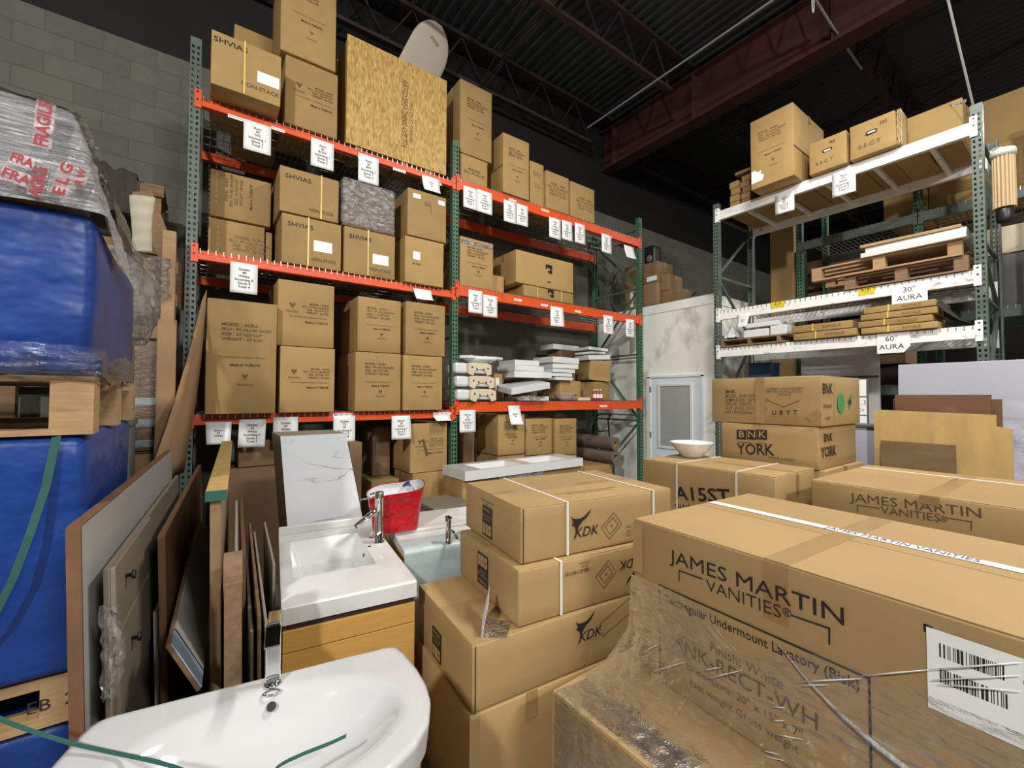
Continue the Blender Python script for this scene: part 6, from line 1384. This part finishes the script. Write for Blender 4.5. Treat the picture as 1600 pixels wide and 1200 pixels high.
# curled cream packing board
p0, p1 = on(211, 300, 'Y', 4.28), on(232, 392, 'Y', 4.28)
t = thing('curled_paper', 'curled cream packing sheet standing before the rough timber post', 'paper', ((p0.x+p1.x)/2, 4.28, p1.z))
def curl(u, v):
    a = (u-.5)*2.1; r = 0.072; return Vector((r*1.1*math.sin(a)*(0.85+0.2*v) + 0.006*math.sin(v*5+u*2), 0.05-r*math.cos(a)*0.6 + 0.005*math.sin(v*26), (p0.z-p1.z)*v - 0.02*(1-u)))
MB().grid(curl, 14, 20).build('sheet', M['packpaper'], t, smooth=True, solid=0.003)
p0, p1 = on(226, 300, 'Y', 4.34), on(255, 380, 'Y', 4.34)
t = thing('leaning_board', 'long brown board leaning behind the curled cream sheet', 'board', (0, 0, 0)); a, b = on(222, 300, 'Y', 4.66), on(285, 400, 'Y', 4.66); MB().bar(a, Vector((b.x+0.05, b.y, b.z-0.45)), 0.03, 0.13, (0,0,1)).build('board', M['wood_old'], t)
# brown carton column behind the clear sheet
cx_ = on(268, 500, 'Y', 4.25).x
tall = Carton((on(261, 500, 'Y', 3.98).x, 4.03, 0), R(2), 0.11, 0.14, 2.30, 'narrow brown carton behind the crinkled clear plastic', 'cartons left of the orange rack', m='kraft_dark', tape=False)
q0, q1 = on(205, 530, 'Y', 4.14), on(262, 640, 'Y', 4.14)
lo_ = Carton(((q0.x+q1.x)/2, 4.23, 0), 0, q1.x-q0.x, 0.17, 1.32, 'carton bound with pale banding beside the middle blue load', 'cartons left of the orange rack', m='kraft_dark', tape=False)
up_ = Carton(((q0.x+q1.x)/2-0.01, 4.23, 1.325), 0, q1.x-q0.x-0.03, 0.15, q0.z-1.325, 'upper carton in clear film with white bands beside the top blue load', 'cartons left of the orange rack', m='kraft_dark', tape=False)
for z_ in (0.05, 0.20, 0.36): up_.rect('front', 0, -up_.h/2+z_+0.02, up_.w*0.98, 0.055, 'foil', 'white_band')
shell_mesh(up_.w+0.015, up_.d+0.02, up_.h+0.015, 5, 0.006, 0.03, 8).build('film_wrap', M['film'], up_.root, smooth=True)
gb_ = thing('grey_bin', 'dark grey box at floor level between the blue load and the leaning cardboard', 'box', (on(225, 690, 'Y', 3.55).x-0.27, 3.62, 0)); zq = on(225, 655, 'Y', 3.45).z
shell_mesh(0.42, 0.3, zq-0.04, 6, 0.003).build('box', M['greypanel'], gb_, smooth=True); MB().box((-0.22, -0.16, zq-0.04), (0.22, 0.16, zq)).build('lid', M['greypanel'], gb_, bevel=0.005)
# crinkled clear dust sheet draped from the top of the blue load
def drape(u, v):
    top = on(128 + 30*u, 205 + 75*u, 'Y', 3.13 + 0.7*u); bot = on(175 + 75*u, 470 + 40*u - 60*u*u, 'Y', 3.22 + 0.7*u)
    p = top.lerp(bot, v); s = math.sin(math.pi*v)
    return p + Vector((0.10*s*(1-u)+0.05*nz((u*5, v*6, 0), 1, 2), 0.04*s + 0.05*nz((u*6, v*5, 3), 1, 4), -0.02*s + 0.03*nz((u*11, v*9, 0), 1, 6)))
t = thing('dust_sheet', 'crinkled clear plastic sheet hanging behind the top blue load', 'plastic film', on(200, 470, 'Y', 3.3)); d = MB().grid(drape, 26, 34).build('film', M['film_grey'], t, smooth=True); d.matrix_local = Matrix.Translation(-t.location)
def blob(u, v):
    c = on(196, 470, 'Y', 3.26); a = u*2*math.pi
    rr = 0.02 + 0.17*math.sin(math.pi*min(1, v*0.93+0.03))**0.8*(1+0.5*nz((math.cos(a)*1.6, math.sin(a)*1.6, v*3), 1, 3))
    return c + Vector((rr*math.cos(a)*0.75 + 0.10*(v-.5), rr*math.sin(a)*0.5, 0.30-0.55*v))
d = MB().grid(blob, 40, 30).build('bunched_film', M['film_grey'], t, smooth=True); d.matrix_local = Matrix.Translation(-t.location)
t = thing('plastic_drape', 'clear plastic draped over the upended pallet left of the rack post', 'plastic film', on(240, 480, 'Y', 4.4)); d = MB().grid(lambda u, v: on(206+60*u, 396+8*u+ (95-35*u)*v, 'Y', 4.32-0.02*math.sin(v*3)) + Vector((0.02*nz((u*7, v*7, 0), 1, 1), 0.025*nz((u*6, v*6, 2), 1, 4), 0.02*nz((u*9, v*9, 5), 1, 4))), 24, 20).build('film', M['film_grey'], t, smooth=True); d.matrix_local = Matrix.Translation(-t.location)
# long cardboard sheet leaning against the rack
def plate3(nm, label, cat, A, B, T, th, m, group=None, inset=None):
    A, B, T = Vector(A), Vector(B), Vector(T); e1 = (B-A); L = e1.length; e1.normalize(); e3 = (T-A) - e1*(T-A).dot(e1); H = e3.length; e3.normalize(); n = e3.cross(e1)
    mx = Matrix.Identity(4)
    for i in range(3): mx[i][0], mx[i][1], mx[i][2], mx[i][3] = e1[i], n[i], e3[i], A[i]
    t = thing(nm, label, cat, (0,0,0), 0, group); t.matrix_world = mx
    if m: MB().box((0, 0, 0), (L, th, H)).build('board', M[m], t, bevel=min(0.003, th*0.3))
    return t, L, H
q0, q1, q2, q3 = on(239, 722, 'Y', 3.66), on(291, 703, 'Y', 3.98), on(323, 452, 'Y', 4.42), on(315, 470, 'Y', 4.38)
q0, q1 = q0 + (q0-q3)*0.12, q1 + (q1-q2)*0.12
t = thing('cardboard_sheet', 'tall brown cardboard sheet leaning against the left rack post', 'cardboard', q0)
def csheet(u, v):
    p = q0.lerp(q1, u).lerp(q3.lerp(q2, u), v); return p - q0 + Vector((0.02*math.sin(v*3.1), 0, 0))
MB().grid(csheet, 3, 14).build('board', M['kraft_dark'], t, smooth=True, solid=0.008)
# ---------------------------------------------------------------- boards and doors leaning in a row
G = 'boards leaning between the blue loads and the sinks'
DL = Vector((math.sin(R(3.4)), math.cos(R(3.4)), 0))
def lean(nm, label, cat, F, t_, th, m, L=1.9, h=None, tilt=2.0):
    # a board on edge: its top near corner lies on the ray F at depth t_; all boards stand parallel
    f = CAM + ray(*F)*t_; zt = f.z
    t = thing(nm, label, cat, (f.x, f.y, 0), 0, G); n = Vector((-DL.y, DL.x, 0))
    foot = Vector((f.x, f.y, 0)) - n*math.tan(R(tilt))*zt; e3 = (f - foot).normalized(); nn = e3.cross(DL)
    mx = Matrix.Identity(4)
    for i in range(3): mx[i][0], mx[i][1], mx[i][2], mx[i][3] = DL[i], nn[i], e3[i], foot[i]
    t.matrix_world = mx; H = (f - foot).length
    MB().box((0, 0, H - h if h else 0.0), (L, th, H)).build('board', M[m], t, bevel=min(0.003, th*.3))
    return t, L, H
t, L, H = lean('laminate_sheet', 'large white laminate panel with a brown cut edge beside the blue loads', 'panel', (127, 822), 1.19, 0.026, 'panelwhite', 1.95)
MB().box((-0.012, -0.001, 0), (0.0, 0.029, H)).build('edge_strip', M['brownboard'], t); MB().box((0, -0.001, H-0.001), (L, 0.029, H+0.003)).build('edge_strip', M['brownboard'], t)
t, L, H = lean('cabinet_door', 'grey-brown door panel with two black knobs leaning on the white panel', 'door panel', (172, 888), 1.25, 0.016, 'greyply', 1.75)
for u, z_ in ((0.13, H-0.07), (0.20, H-0.30)):
    kb = MB().lathe([(0.006,0),(0.006,0.014),(0.014,0.016),(0.014,0.024),(0.0,0.025)], 12).build('knob', M['black'], t, smooth=True); kb.matrix_local = Matrix.Translation((u, -0.012, z_)) @ Matrix.Rotation(R(90), 4, 'X')
MB().box((0.03, -0.012, H-0.47), (0.62, 0.0, H-0.21)).build('drawer_front', M['greyply'], t, bevel=0.002); MB().box((0.0, -0.012, H-0.20), (0.62, 0.0, H-0.0)).build('drawer_front', M['greyply'], t, bevel=0.002)
lean('white_strip', 'narrow white-edged board leaning right of the brown fibreboard', 'board', (247, 955), 1.70, 0.016, 'panelwhite', 1.5)
lean('brown_board', 'thin brown fibreboard on edge right of the knobbed door panel', 'board', (258, 836), 1.66, 0.024, 'brownboard', 2.0)
dA = lambda px, py, t_: CAM + ray(px, py)*t_
A = dA(258, 1008, 1.42) + Vector((0.012, 0, 0)); B_ = A + (on(318, 1082, 'Y', A.y) - A)*0.93; B_.y = A.y
t, W_, H = plate3('framed_panel', 'pale panel with a light blue lower band tipped on its side among the boards', 'panel', A, B_, A + DL*1.6, 0.014, 'wood_old', G)
e1_ = (B_-A).normalized(); sg = -1 if (e1_.cross(DL)).z < 0 else 1
yv = (0.014, 0.018) if (t.matrix_world.to_3x3() @ Vector((0, 1, 0))).z > 0 else (-0.004, 0.0)
MB().box((0.006, yv[0], 0.004), (W_-0.004, yv[1], 0.10)).build('blue_band', M['blueedge'], t); MB().box((0.006, yv[0], 0.10), (W_-0.004, yv[1]+0.0005, 0.112)).build('black_seal', M['black'], t); MB().box((0.006, yv[0], 0.112), (W_-0.004, yv[1], H-0.01)).build('panel_face', M['panelwhite'], t)
lean('timber_plank', 'thick brown plank on edge right of the pale framed panel', 'plank', (345, 781), 1.62, 0.034, 'brownply', 1.9, None, 1.0)
t, L, H = lean('timber_plank', 'short rounded brown plank end standing in front of the thick plank', 'plank', (378, 908), 1.44, 0.050, 'wood_old', 0.16, None, 1.0)
MB().tube([(0.08, -0.002, H-0.002), (0.08, 0.052, H-0.002)], 0.078, 20).build('rounded_end', M['wood_old'], t, smooth=False)
for F, t_, th, m, nm in (((372, 892), 1.62, 0.012, 'panelwhite', 'white thin board right of the rounded plank'), ((384, 866), 1.75, 0.016, 'brownboard', 'reddish brown board behind the white thin board'),
        ((396, 985), 1.50, 0.012, 'greyply', 'grey-brown thin board third right of the rounded plank'), ((408, 960), 1.52, 0.012, 'wood_old', 'dark board with a pale edge fourth right of the rounded plank'),
        ((420, 985), 1.50, 0.010, 'greymdf', 'pale-edged thin board nearest the rectangular sink'), ((430, 880), 2.05, 0.012, 'greymdf', 'grey board standing left of the marble block')):
    lean('thin_board', nm, 'board', F, t_, th, m, 1.3 if t_ < 2 else 0.8, None, 1.0)
# yellow pine stud lying along the top edges of the boards
f = dA(338, 776, 1.60); L = 2.1; s = Vector((DL.y, -DL.x, 0)); zp = (CAM + ray(345, 781)*1.62).z + 0.002
f.z = zp
t = thing('pine_stud', 'yellow pine stud with a green painted end lying over the boards', 'stud', f, 0)
MB().obox(-s*0.034, s*0.068, DL*L, Vector((0,0,0.036))).build('stud', M['wood_yellow'], t, bevel=0.002)
MB().obox(-s*0.0345 - DL*0.003 - Vector((0,0,0.0005)), s*0.069, DL*0.006, Vector((0,0,0.037))).build('painted_end', M['strap_green'], t)
# crumpled film scrap hanging from the white panel
t = thing('film_scrap', 'crumpled clear film hanging by the knobbed door panel', 'plastic film', dA(180, 1000, 1.21)); d = MB().grid(lambda u, v: dA(158+42*u*(1-abs(v-.45)), 945+150*v, 1.185-0.03*math.sin(u*3)) + Vector((0.012*nz((u*6, v*8, 0), 1, 1), 0.03*nz((u*7, v*9, 2), 1, 4), 0)), 14, 24).build('film', M['film_grey'], t, smooth=True); d.matrix_local = Matrix.Translation(-t.location)

# ================================================================ vanities and sinks
def superpath(pts, n=8):
    # closed smooth outline through straight and curved stretches (Catmull-Rom where flagged)
    return pts
# near vanity with the bow-fronted basin
NZ = -9.6
nv = thing('bow_front_vanity', 'near bow-fronted white basin on a honey oak vanity, with a chrome tap', 'vanity', (0.185, 1.568, 0), R(NZ))
half = [(0.385, 0.0), (0.404, -0.012), (0.418, -0.06), (0.436, -0.16), (0.443, -0.25), (0.436, -0.33), (0.410, -0.405), (0.360, -0.465), (0.285, -0.515), (0.19, -0.55), (0.095, -0.568), (0.0, -0.575)]
out = [(0.0, 0.0), (0.2, 0.0)] + half + [(-x, y) for x, y in reversed(half[:-1])] + [(-0.2, 0.0)]
def resample(poly, n):
    P = [Vector((x, y)) for x, y in poly]; P.append(P[0]); d = [0]
    for a, b in zip(P, P[1:]): d.append(d[-1] + (b-a).length)
    r = []
    for i in range(n):
        s = d[-1]*i/n; k = 0
        while d[k+1] < s: k += 1
        r.append(P[k].lerp(P[k+1], (s-d[k])/(d[k+1]-d[k])))
    return r
NO = 120; outl = resample(out, NO); zr = 0.87; bc = Vector((0.02, -0.285))
def basin_r(v):   # unit direction -> basin ellipse radius
    a = math.atan2(v.y/0.19, v.x/0.325); return Vector((0.325*math.cos(a), 0.19*math.sin(a))).length
mb = MB(); rings = []; NR = 34
vs = []; 
for k in range(NR+1):
    t_ = k/NR
    for p in outl:
        d = p - bc; Lo = d.length; u = d.normalized(); rb_ = min(basin_r(u), Lo-0.045)
        if t_ < 0.62: r = rb_*(t_/0.62)
        else: r = rb_ + (Lo-rb_)*((t_-0.62)/0.38)
        q = r/rb_
        if q < 1: z = zr - 0.012 - 0.115*(1 - q**2.6)**1.0*0.9 - 0.006*(1-q)
        else:
            s = min(1, (r-rb_)/0.035); z = zr - 0.012*(1-s)**2*(1)
        e_ = Lo - r
        if e_ < 0.012: z -= 0.006*(1-e_/0.012)**2
        vs.append(Vector((bc.x+u.x*r, bc.y+u.y*r, z)))
n0 = len(vs)
for z in (zr-0.02, zr-0.09):
    for p in outl: vs.append(Vector((p.x*(1 if z > zr-.05 else 0.985), p.y if p.y > -0.01 else p.y*(1 if z > zr-.05 else 0.985), z)))
fs = []
for k in range(NR+2):
    for i in range(NO): fs.append((k*NO+i, k*NO+(i+1)%NO, (k+1)*NO+(i+1)%NO, (k+1)*NO+i))
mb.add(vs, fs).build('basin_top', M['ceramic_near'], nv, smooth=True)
ov = on(424, 1102, 'Z', 0.83)
bpy.context.view_layer.update(); nmi = nv.matrix_world.inverted()
lf = nmi @ on(426, 1072, 'Z', zr)
lo = nmi @ on(424, 1102, 'Z', zr-0.02)
oh = MB().lathe([(0.0,0.0),(0.009,0.0),(0.0125,0.0005),(0.0125,0.003),(0.0,0.003)], 20, cap=False).build('overflow_hole', M['ink'], nv); oh.matrix_local = Matrix.Translation((lo.x, -0.118, zr-0.026)) @ Matrix.Rotation(R(38), 4, 'X')
# waterfall tap
ft = MB().lathe([(0.0,0),(0.024,0),(0.024,0.006),(0.019,0.010),(0.0,0.010)], 24).build('tap_base', M['chrome'], nv, smooth=True); ft.location = (lf.x, -0.055, zr)
tp = MB(); x_ = lf.x
tp.prism([(-0.055,0.0),(-0.055,0.155),(-0.080,0.168),(-0.150,0.150),(-0.153,0.156),(-0.082,0.180),(-0.035,0.170),(-0.030,0.0)], (x_-0.021, 0, zr+0.008), (0,1,0), (0,0,1), (0.042, 0, 0)); tp.build('tap_body', M['chrome'], nv, bevel=0.004)
MB().box((x_-0.018, -0.055, zr+0.178), (x_+0.018, 0.03, zr+0.186)).build('tap_lever', M['chrome'], nv, bevel=0.003)
MB().lathe([(0.024,0.0),(0.026,0.002),(0.021,0.004),(0.017,0.002)], 24, cap=False).build('tap_ring', M['chrome'], nv, smooth=True).matrix_local = Matrix.Translation((lf.x-0.002, -0.092, zr-0.002)) @ Matrix.Scale(0.55, 4, (0,1,0))
dr = MB().lathe([(0.0,0.004),(0.024,0.003),(0.029,0.0),(0.0,0.0)], 24, cap=False).build('drain', M['chrome'], nv, smooth=True); dr.location = (bc.x, bc.y, zr-0.119)
cabo = [(x*0.94, y*0.93 if y < -0.02 else y) for x, y in out]
nb_ = len(cabo)
MB().add([(x, y, z) for z in (0.10, 0.775) for x, y in cabo], [(i, (i+1) % nb_, nb_+(i+1) % nb_, nb_+i) for i in range(nb_)] + [tuple(range(nb_-1, -1, -1))]).build('cabinet', M['oak'], nv, solid=0.01)
MB().prism([(x*0.88, y*0.86) for x, y in out], (0, 0, 0.0), (1,0,0), (0,1,0), (0, 0, 0.10)).build('plinth', M['darkgap'], nv)
for s_ in (-1, 1):
    pts = [p for p in cabo if p[1] < -0.40*0.93 and p[0]*s_ >= 0]
    xs = sorted(pts, key=lambda p: p[0]); fr_m = MB()
    for a, b in zip(xs, xs[1:]):
        if abs(a[0]-b[0]) < 1e-5: continue
        fr_m.add([(a[0]*1.01, a[1]-0.014, 0.14), (b[0]*1.01, b[1]-0.014, 0.14), (b[0]*1.01, b[1]-0.014, 0.74), (a[0]*1.01, a[1]-0.014, 0.74)], [(0,1,2,3)])
    fr_m.build('cabinet_door', M['oak'], nv, solid=0.016)
# loose green strapping across the near sink
zs = zr + 0.012
g_ = [on(-30, 1108, 'Z', zs+0.10), on(20, 1132, 'Z', zs+0.06), on(105, 1160, 'Z', zs+0.012), on(170, 1175, 'Z', zs), on(260, 1195, 'Z', zs), on(330, 1222, 'Z', zs), on(400, 1235, 'Z', zs+0.0), on(432, 1200, 'Z', zs), on(470, 1180, 'Z', zs), on(515, 1162, 'Z', zs), on(541, 1150, 'Z', zs)]
def smoothp(P, n=6):
    o_ = []
    for i in range(len(P)-1):
        p0, p1, p2, p3 = P[max(i-1,0)], P[i], P[i+1], P[min(i+2, len(P)-1)]
        for k in range(n):
            t_ = k/n; o_.append(0.5*((2*p1) + (p2-p0)*t_ + (2*p0-5*p1+4*p2-p3)*t_*t_ + (3*p1-p0-3*p2+p3)*t_**3))
    return o_ + [P[-1]]
t = thing('strapping', 'dark green strapping band trailing over the bow-fronted basin', 'strap', (0.0, 1.3, zr)); d = ribbon(smoothp(g_), 0.011, (0.5, 1.0, 0.12), 0.0015, 'band', M['strap_green'], t); d.matrix_local = Matrix.Translation(-t.location)

# rectangular sink vanity
rv = thing('rectangular_vanity', 'vanity with a white marble counter, sunken rectangular basin and tall chrome tap', 'vanity', (0, 0, 0)); 
nl, nr = on(439, 953, 'Z', zr), on(651, 905, 'Z', zr); fl_ = on(444, 833, 'Z', zr); fr__ = on(598, 816, 'Z', zr)
ex = (nr-nl); W_ = ex.length; ang = math.atan2(ex.y, ex.x); D_ = ((fl_+fr__)/2 - (nl+nr)/2).length
rv.location = ((nl.x+nr.x)/2, (nl.y+nr.y)/2, 0); dv = ((fl_+fr__)/2 - (nl+nr)/2); rzv = math.atan2(-dv.x, dv.y); rv.rotation_euler = (0, 0, (rzv+ang)/2)
bpy.context.view_layer.update(); ri = rv.matrix_world.inverted()
def rl(px, py, z=zr): return ri @ on(px, py, 'Z', z)
b0, b1, b2_, b3 = rl(459, 905), rl(587, 880), rl(560, 831), rl(456, 846)
xa, xb_, ya, yb2 = b0.x, b1.x, (b0.y+b1.y)/2, (b2_.y+b3.y)/2
hW = W_/2; th = 0.075
ct_ = MB()
for q in (((-hW,0,zr-th),(xa,D_,zr)), ((xb_,0,zr-th),(hW,D_,zr)), ((xa,0,zr-th),(xb_,ya,zr)), ((xa,yb2,zr-th),(xb_,D_,zr))): pass
ring_o = [(-hW,0),(hW,0),(hW,D_),(-hW,D_)]; ring_i = [(xa,ya),(xb_,ya),(xb_,yb2),(xa,yb2)]
vs = [(x,y,zr) for x,y in ring_o] + [(x,y,zr) for x,y in ring_i] + [(x,y,zr-th) for x,y in ring_o]
ct_.add(vs, [(0,1,5,4),(1,2,6,5),(2,3,7,6),(3,0,4,7),(0,8,9,1),(1,9,10,2),(2,10,11,3),(3,11,8,0)])
ct_.build('counter', M['marble_top'], rv, bevel=0.008)
zb_ = zr-0.135
fl4 = [(xa+0.05,ya+0.10,zb_),(xb_-0.02,ya+0.04,zb_-0.01),(xb_-0.025,yb2-0.04,zb_-0.01),(xa+0.05,yb2-0.06,zb_)]
MB().add([(x,y,zr-0.001) for x,y in ring_i] + fl4, [(0,1,5,4),(1,2,6,5),(2,3,7,6),(3,0,4,7),(4,5,6,7)]).build('basin', M['ceramic'], rv, bevel=0.012)
MB().box((-hW, D_-0.025, zr), (hW*0.99, D_, zr+0.05)).build('back_lip', M['marble_top'], rv, bevel=0.004)
oh = MB().lathe([(0,0),(0.010,0),(0.010,0.002),(0,0.002)], 16, cap=False).build('overflow_hole', M['ink'], rv); oh.matrix_local = Matrix.Translation((xb_-0.010, (ya+yb2)/2, zr-0.05)) @ Matrix.Rotation(R(-80), 4, 'Y')
MB().lathe([(0.0,0.004),(0.022,0.003),(0.026,0.0),(0.0,0.0)], 20, cap=False).build('drain', M['chrome'], rv, smooth=True).location = ((xa+xb_)/2+0.02, (ya+yb2)/2, zb_+0.002)
ph = rl(577, 854); MB().lathe([(0.0,0.003),(0.009,0.003),(0.010,0.0)], 14, cap=False).build('plug_hole', M['black'], rv, smooth=True).location = (ph.x, ph.y, zr)
fp = rl(592, 848); th_ = 0.30
MB().lathe([(0.031,0),(0.031,0.008),(0.0255,0.010),(0.0255,th_-0.045),(0.0265,th_-0.043),(0.0265,th_),(0.0235,th_+0.004),(0.0,th_+0.004)], 28).build('tap_body', M['chrome'], rv, smooth=True).location = (fp.x, fp.y, zr)
sa = Vector((fp.x, fp.y, zr+th_-0.095)); sdir = (rv.matrix_world.inverted().to_3x3() @ (on(561, 810, 'Z', zr+0.15) - on(592, 792, 'Z', zr+0.20))); sdir.z = 0; sdir.normalize()
MB().tube([sa, sa + sdir*0.06 + Vector((0,0,-0.035)), sa + sdir*0.135 + Vector((0,0,-0.085))], 0.017, 18).build('tap_spout', M['chrome'], rv, smooth=True)
MB().tube([sa + sdir*0.135 + Vector((0,0,-0.085)), sa + sdir*0.139 + Vector((0,0,-0.088))], 0.013, 14).build('aerator', M['black'], rv, smooth=True)
MB().tube([Vector((fp.x, fp.y, zr+th_-0.022)), Vector((fp.x, fp.y, zr+th_-0.028)) + sdir*0.115], 0.0045, 10).build('tap_lever', M['chrome'], rv, smooth=True)
MB().box((-hW+0.015, 0.02, 0.06), (hW-0.015, D_-0.02, zr-0.16)).build('cabinet', M['oak'], rv)
MB().box((-hW+0.03, 0.012, zr-0.16), (hW-0.012, 0.03, zr-th)).box((-hW+0.03, 0.03, zr-0.16), (-hW+0.045, D_-0.02, zr-th)).box((hW-0.027, 0.03, zr-0.16), (hW-0.012, D_-0.02, zr-th)).build('shadow_gap', M['darkgap'], rv)  # near-black strips paint the shade in the gap under the counter
MB().box((-hW+0.008, 0.0, zr-th-0.115), (hW-0.012, 0.02, zr-th-0.026)).build('drawer_front', M['oak'], rv, bevel=0.002)
MB().box((-hW+0.008, 0.0, zr-th-0.40), (hW-0.012, 0.02, zr-th-0.119)).build('drawer_front', M['oak'], rv, bevel=0.002)
MB().box((-hW+0.008, 0.0, 0.08), (hW-0.012, 0.02, zr-th-0.404)).build('drawer_front', M['oak'], rv, bevel=0.002)
MB().box((-hW+0.04, 0.05, 0.0), (hW-0.04, D_-0.05, 0.06)).build('plinth', M['darkgap'], rv)

# marble block behind it
YM = nl.y + D_ + 0.10
pa, pb_, pc_, pd = on(438, 683, 'Y', YM), on(540, 676, 'Y', YM), on(566, 806, 'Y', YM), on(450, 836, 'Y', YM)
sl = (pd.x-pa.x)/(pa.z-pd.z); sr = (pc_.x-pb_.x)/(pb_.z-pc_.z)
t = thing('marble_block', 'tapered white marble-look block with grey veins behind the rectangular sink', 'block', (pa.x, YM, 0)); H = (pa.z+pb_.z)/2
poly = [(0, H), (pb_.x-pa.x, H), (pb_.x-pa.x+sr*H, 0), (sl*H, 0)]
MB().prism(poly, (0,0.012,0), (1,0,0), (0,0,1), (0, 0.40, 0)).build('block_body', M['greymdf'], t)
MB().prism(poly, (0,0,0), (1,0,0), (0,0,1), (0, 0.012, 0)).build('marble_face', M['marble'], t)
# second vanity with foam-wrapped front
v2 = thing('wrapped_vanity', 'second vanity with a pale stone top and foam-wrapped front, behind the kangaroo cartons', 'vanity', (0,0,0)); c0 = on(637, 869, 'Z', zr)
v2.location = (c0.x+0.42+0.02, c0.y+0.02, 0); v2.rotation_euler = (0,0,R(-9)); W2 = 0.42; D2 = 0.76
MB().box((-W2, 0, zr-0.06), (W2, D2, zr)).build('stone_top', M['marble_top'], v2, bevel=0.005)
MB().box((-W2+0.02, 0.02, 0.06), (W2-0.02, D2-0.02, zr-0.06)).build('cabinet', M['oak'], v2); MB().box((-W2+0.05, 0.05, 0.0), (W2-0.05, D2-0.05, 0.06)).build('plinth', M['darkgap'], v2)
MB().grid(lambda u, v: Vector((-W2-0.012+u*(2*W2+0.02), -0.012-0.008*nz((u*9, v*9, 0), 1, 2) if v > 0.12 else (0.12-v)*1.6-0.012, zr+0.004+0.004*nz((u*12, v*3, 0), 1, 3) if v <= 0.12 else zr+0.002-(v-0.12)*0.62)), 30, 24).build('foam_wrap', M['foil'], v2, smooth=True)
MB().box((-W2+0.0, 0.30, zr+0.0005), (W2-0.0, D2-0.06, zr+0.022)).build('top_sheet', M['marble_top'], v2, bevel=0.006)
bpy.context.view_layer.update(); f2 = v2.matrix_world.inverted() @ on(702, 851, 'Z', zr)
MB().lathe([(0.020,0),(0.020,0.005),(0.0165,0.007),(0.0165,0.115),(0.018,0.12),(0.018,0.15),(0.0,0.152)], 20).build('tap_body', M['chrome'], v2, smooth=True).location = (f2.x, f2.y+0.02, zr+0.006)
MB().tube([(f2.x, f2.y+0.02, zr+0.085), (f2.x+0.015, f2.y-0.03, zr+0.08), (f2.x+0.03, f2.y-0.06, zr+0.045)], 0.009, 10).build('tap_spout', M['chrome'], v2, smooth=True)
MB().box((f2.x-0.014, f2.y-0.005, zr+0.152), (f2.x+0.016, f2.y+0.045, zr+0.160)).build('tap_lever', M['chrome'], v2, bevel=0.002)
# red insulated bag
pbg = on(626, 832, 'Z', zr+0.024); a, b = on(588, 800, 'Y', pbg.y), on(667, 800, 'Y', pbg.y); wb = (b.x-a.x); hb = on(627, 766, 'Y', pbg.y).z - zr - 0.024
bg = thing('shopping_bag', 'red insulated shopping bag with a grey lining standing on the second vanity', 'bag', (pbg.x+0.0, pbg.y+0.09, zr+0.0235), R(-12))
def bagf(inn):
    def fn(u, v):
        a_ = u*2*math.pi; k = 1 - 0.12*(1-v) + 0.16*v*v
        x = math.copysign(abs(math.cos(a_))**0.45, math.cos(a_))*wb*0.47*k; y = math.copysign(abs(math.sin(a_))**0.6, math.sin(a_))*0.095*(0.85+0.35*v)
        h = hb*v*(1.0 + 0.10*math.cos(a_)*v + 0.05*math.sin(a_+0.4)*v)
        n_ = 0.012*nz((math.cos(a_)*2, math.sin(a_)*2, v*4), 1, 3)*(v > 0.02)
        s = 1 - inn*0.03
        return Vector(((x+n_)*s, (y+n_*1.2)*s, max(h, 0.002) - inn*0.003*(v > .9) + inn*0.01*(v < 0.1)))
    return fn
MB().grid(bagf(0), 64, 22).build('bag_wall', M['red'], bg, smooth=True); MB().grid(bagf(1), 64, 22).build('lining', M['lining'], bg, smooth=True)
MB().prism([(wb*0.40*math.cos(k*2*math.pi/24), 0.08*math.sin(k*2*math.pi/24)) for k in range(24)], (0,0,0.0), (1,0,0), (0,1,0), (0,0,0.003)).build('bag_base', M['red'], bg)
MB().tube([(-wb*0.46, 0.02, hb*0.88), (-wb*0.40, -0.05, hb*0.96), (-wb*0.30, -0.085, hb*0.97)], 0.006, 6).build('blue_trim', M['bluebox'], bg)
MB().grid(lambda u, v: Vector((wb*(0.16+0.14*u), 0.02+0.05*v, hb*(0.98+0.10*u*v+0.04*math.sin(u*3)))), 6, 5).build('blue_trim', M['blue'], bg, smooth=True, solid=0.002)
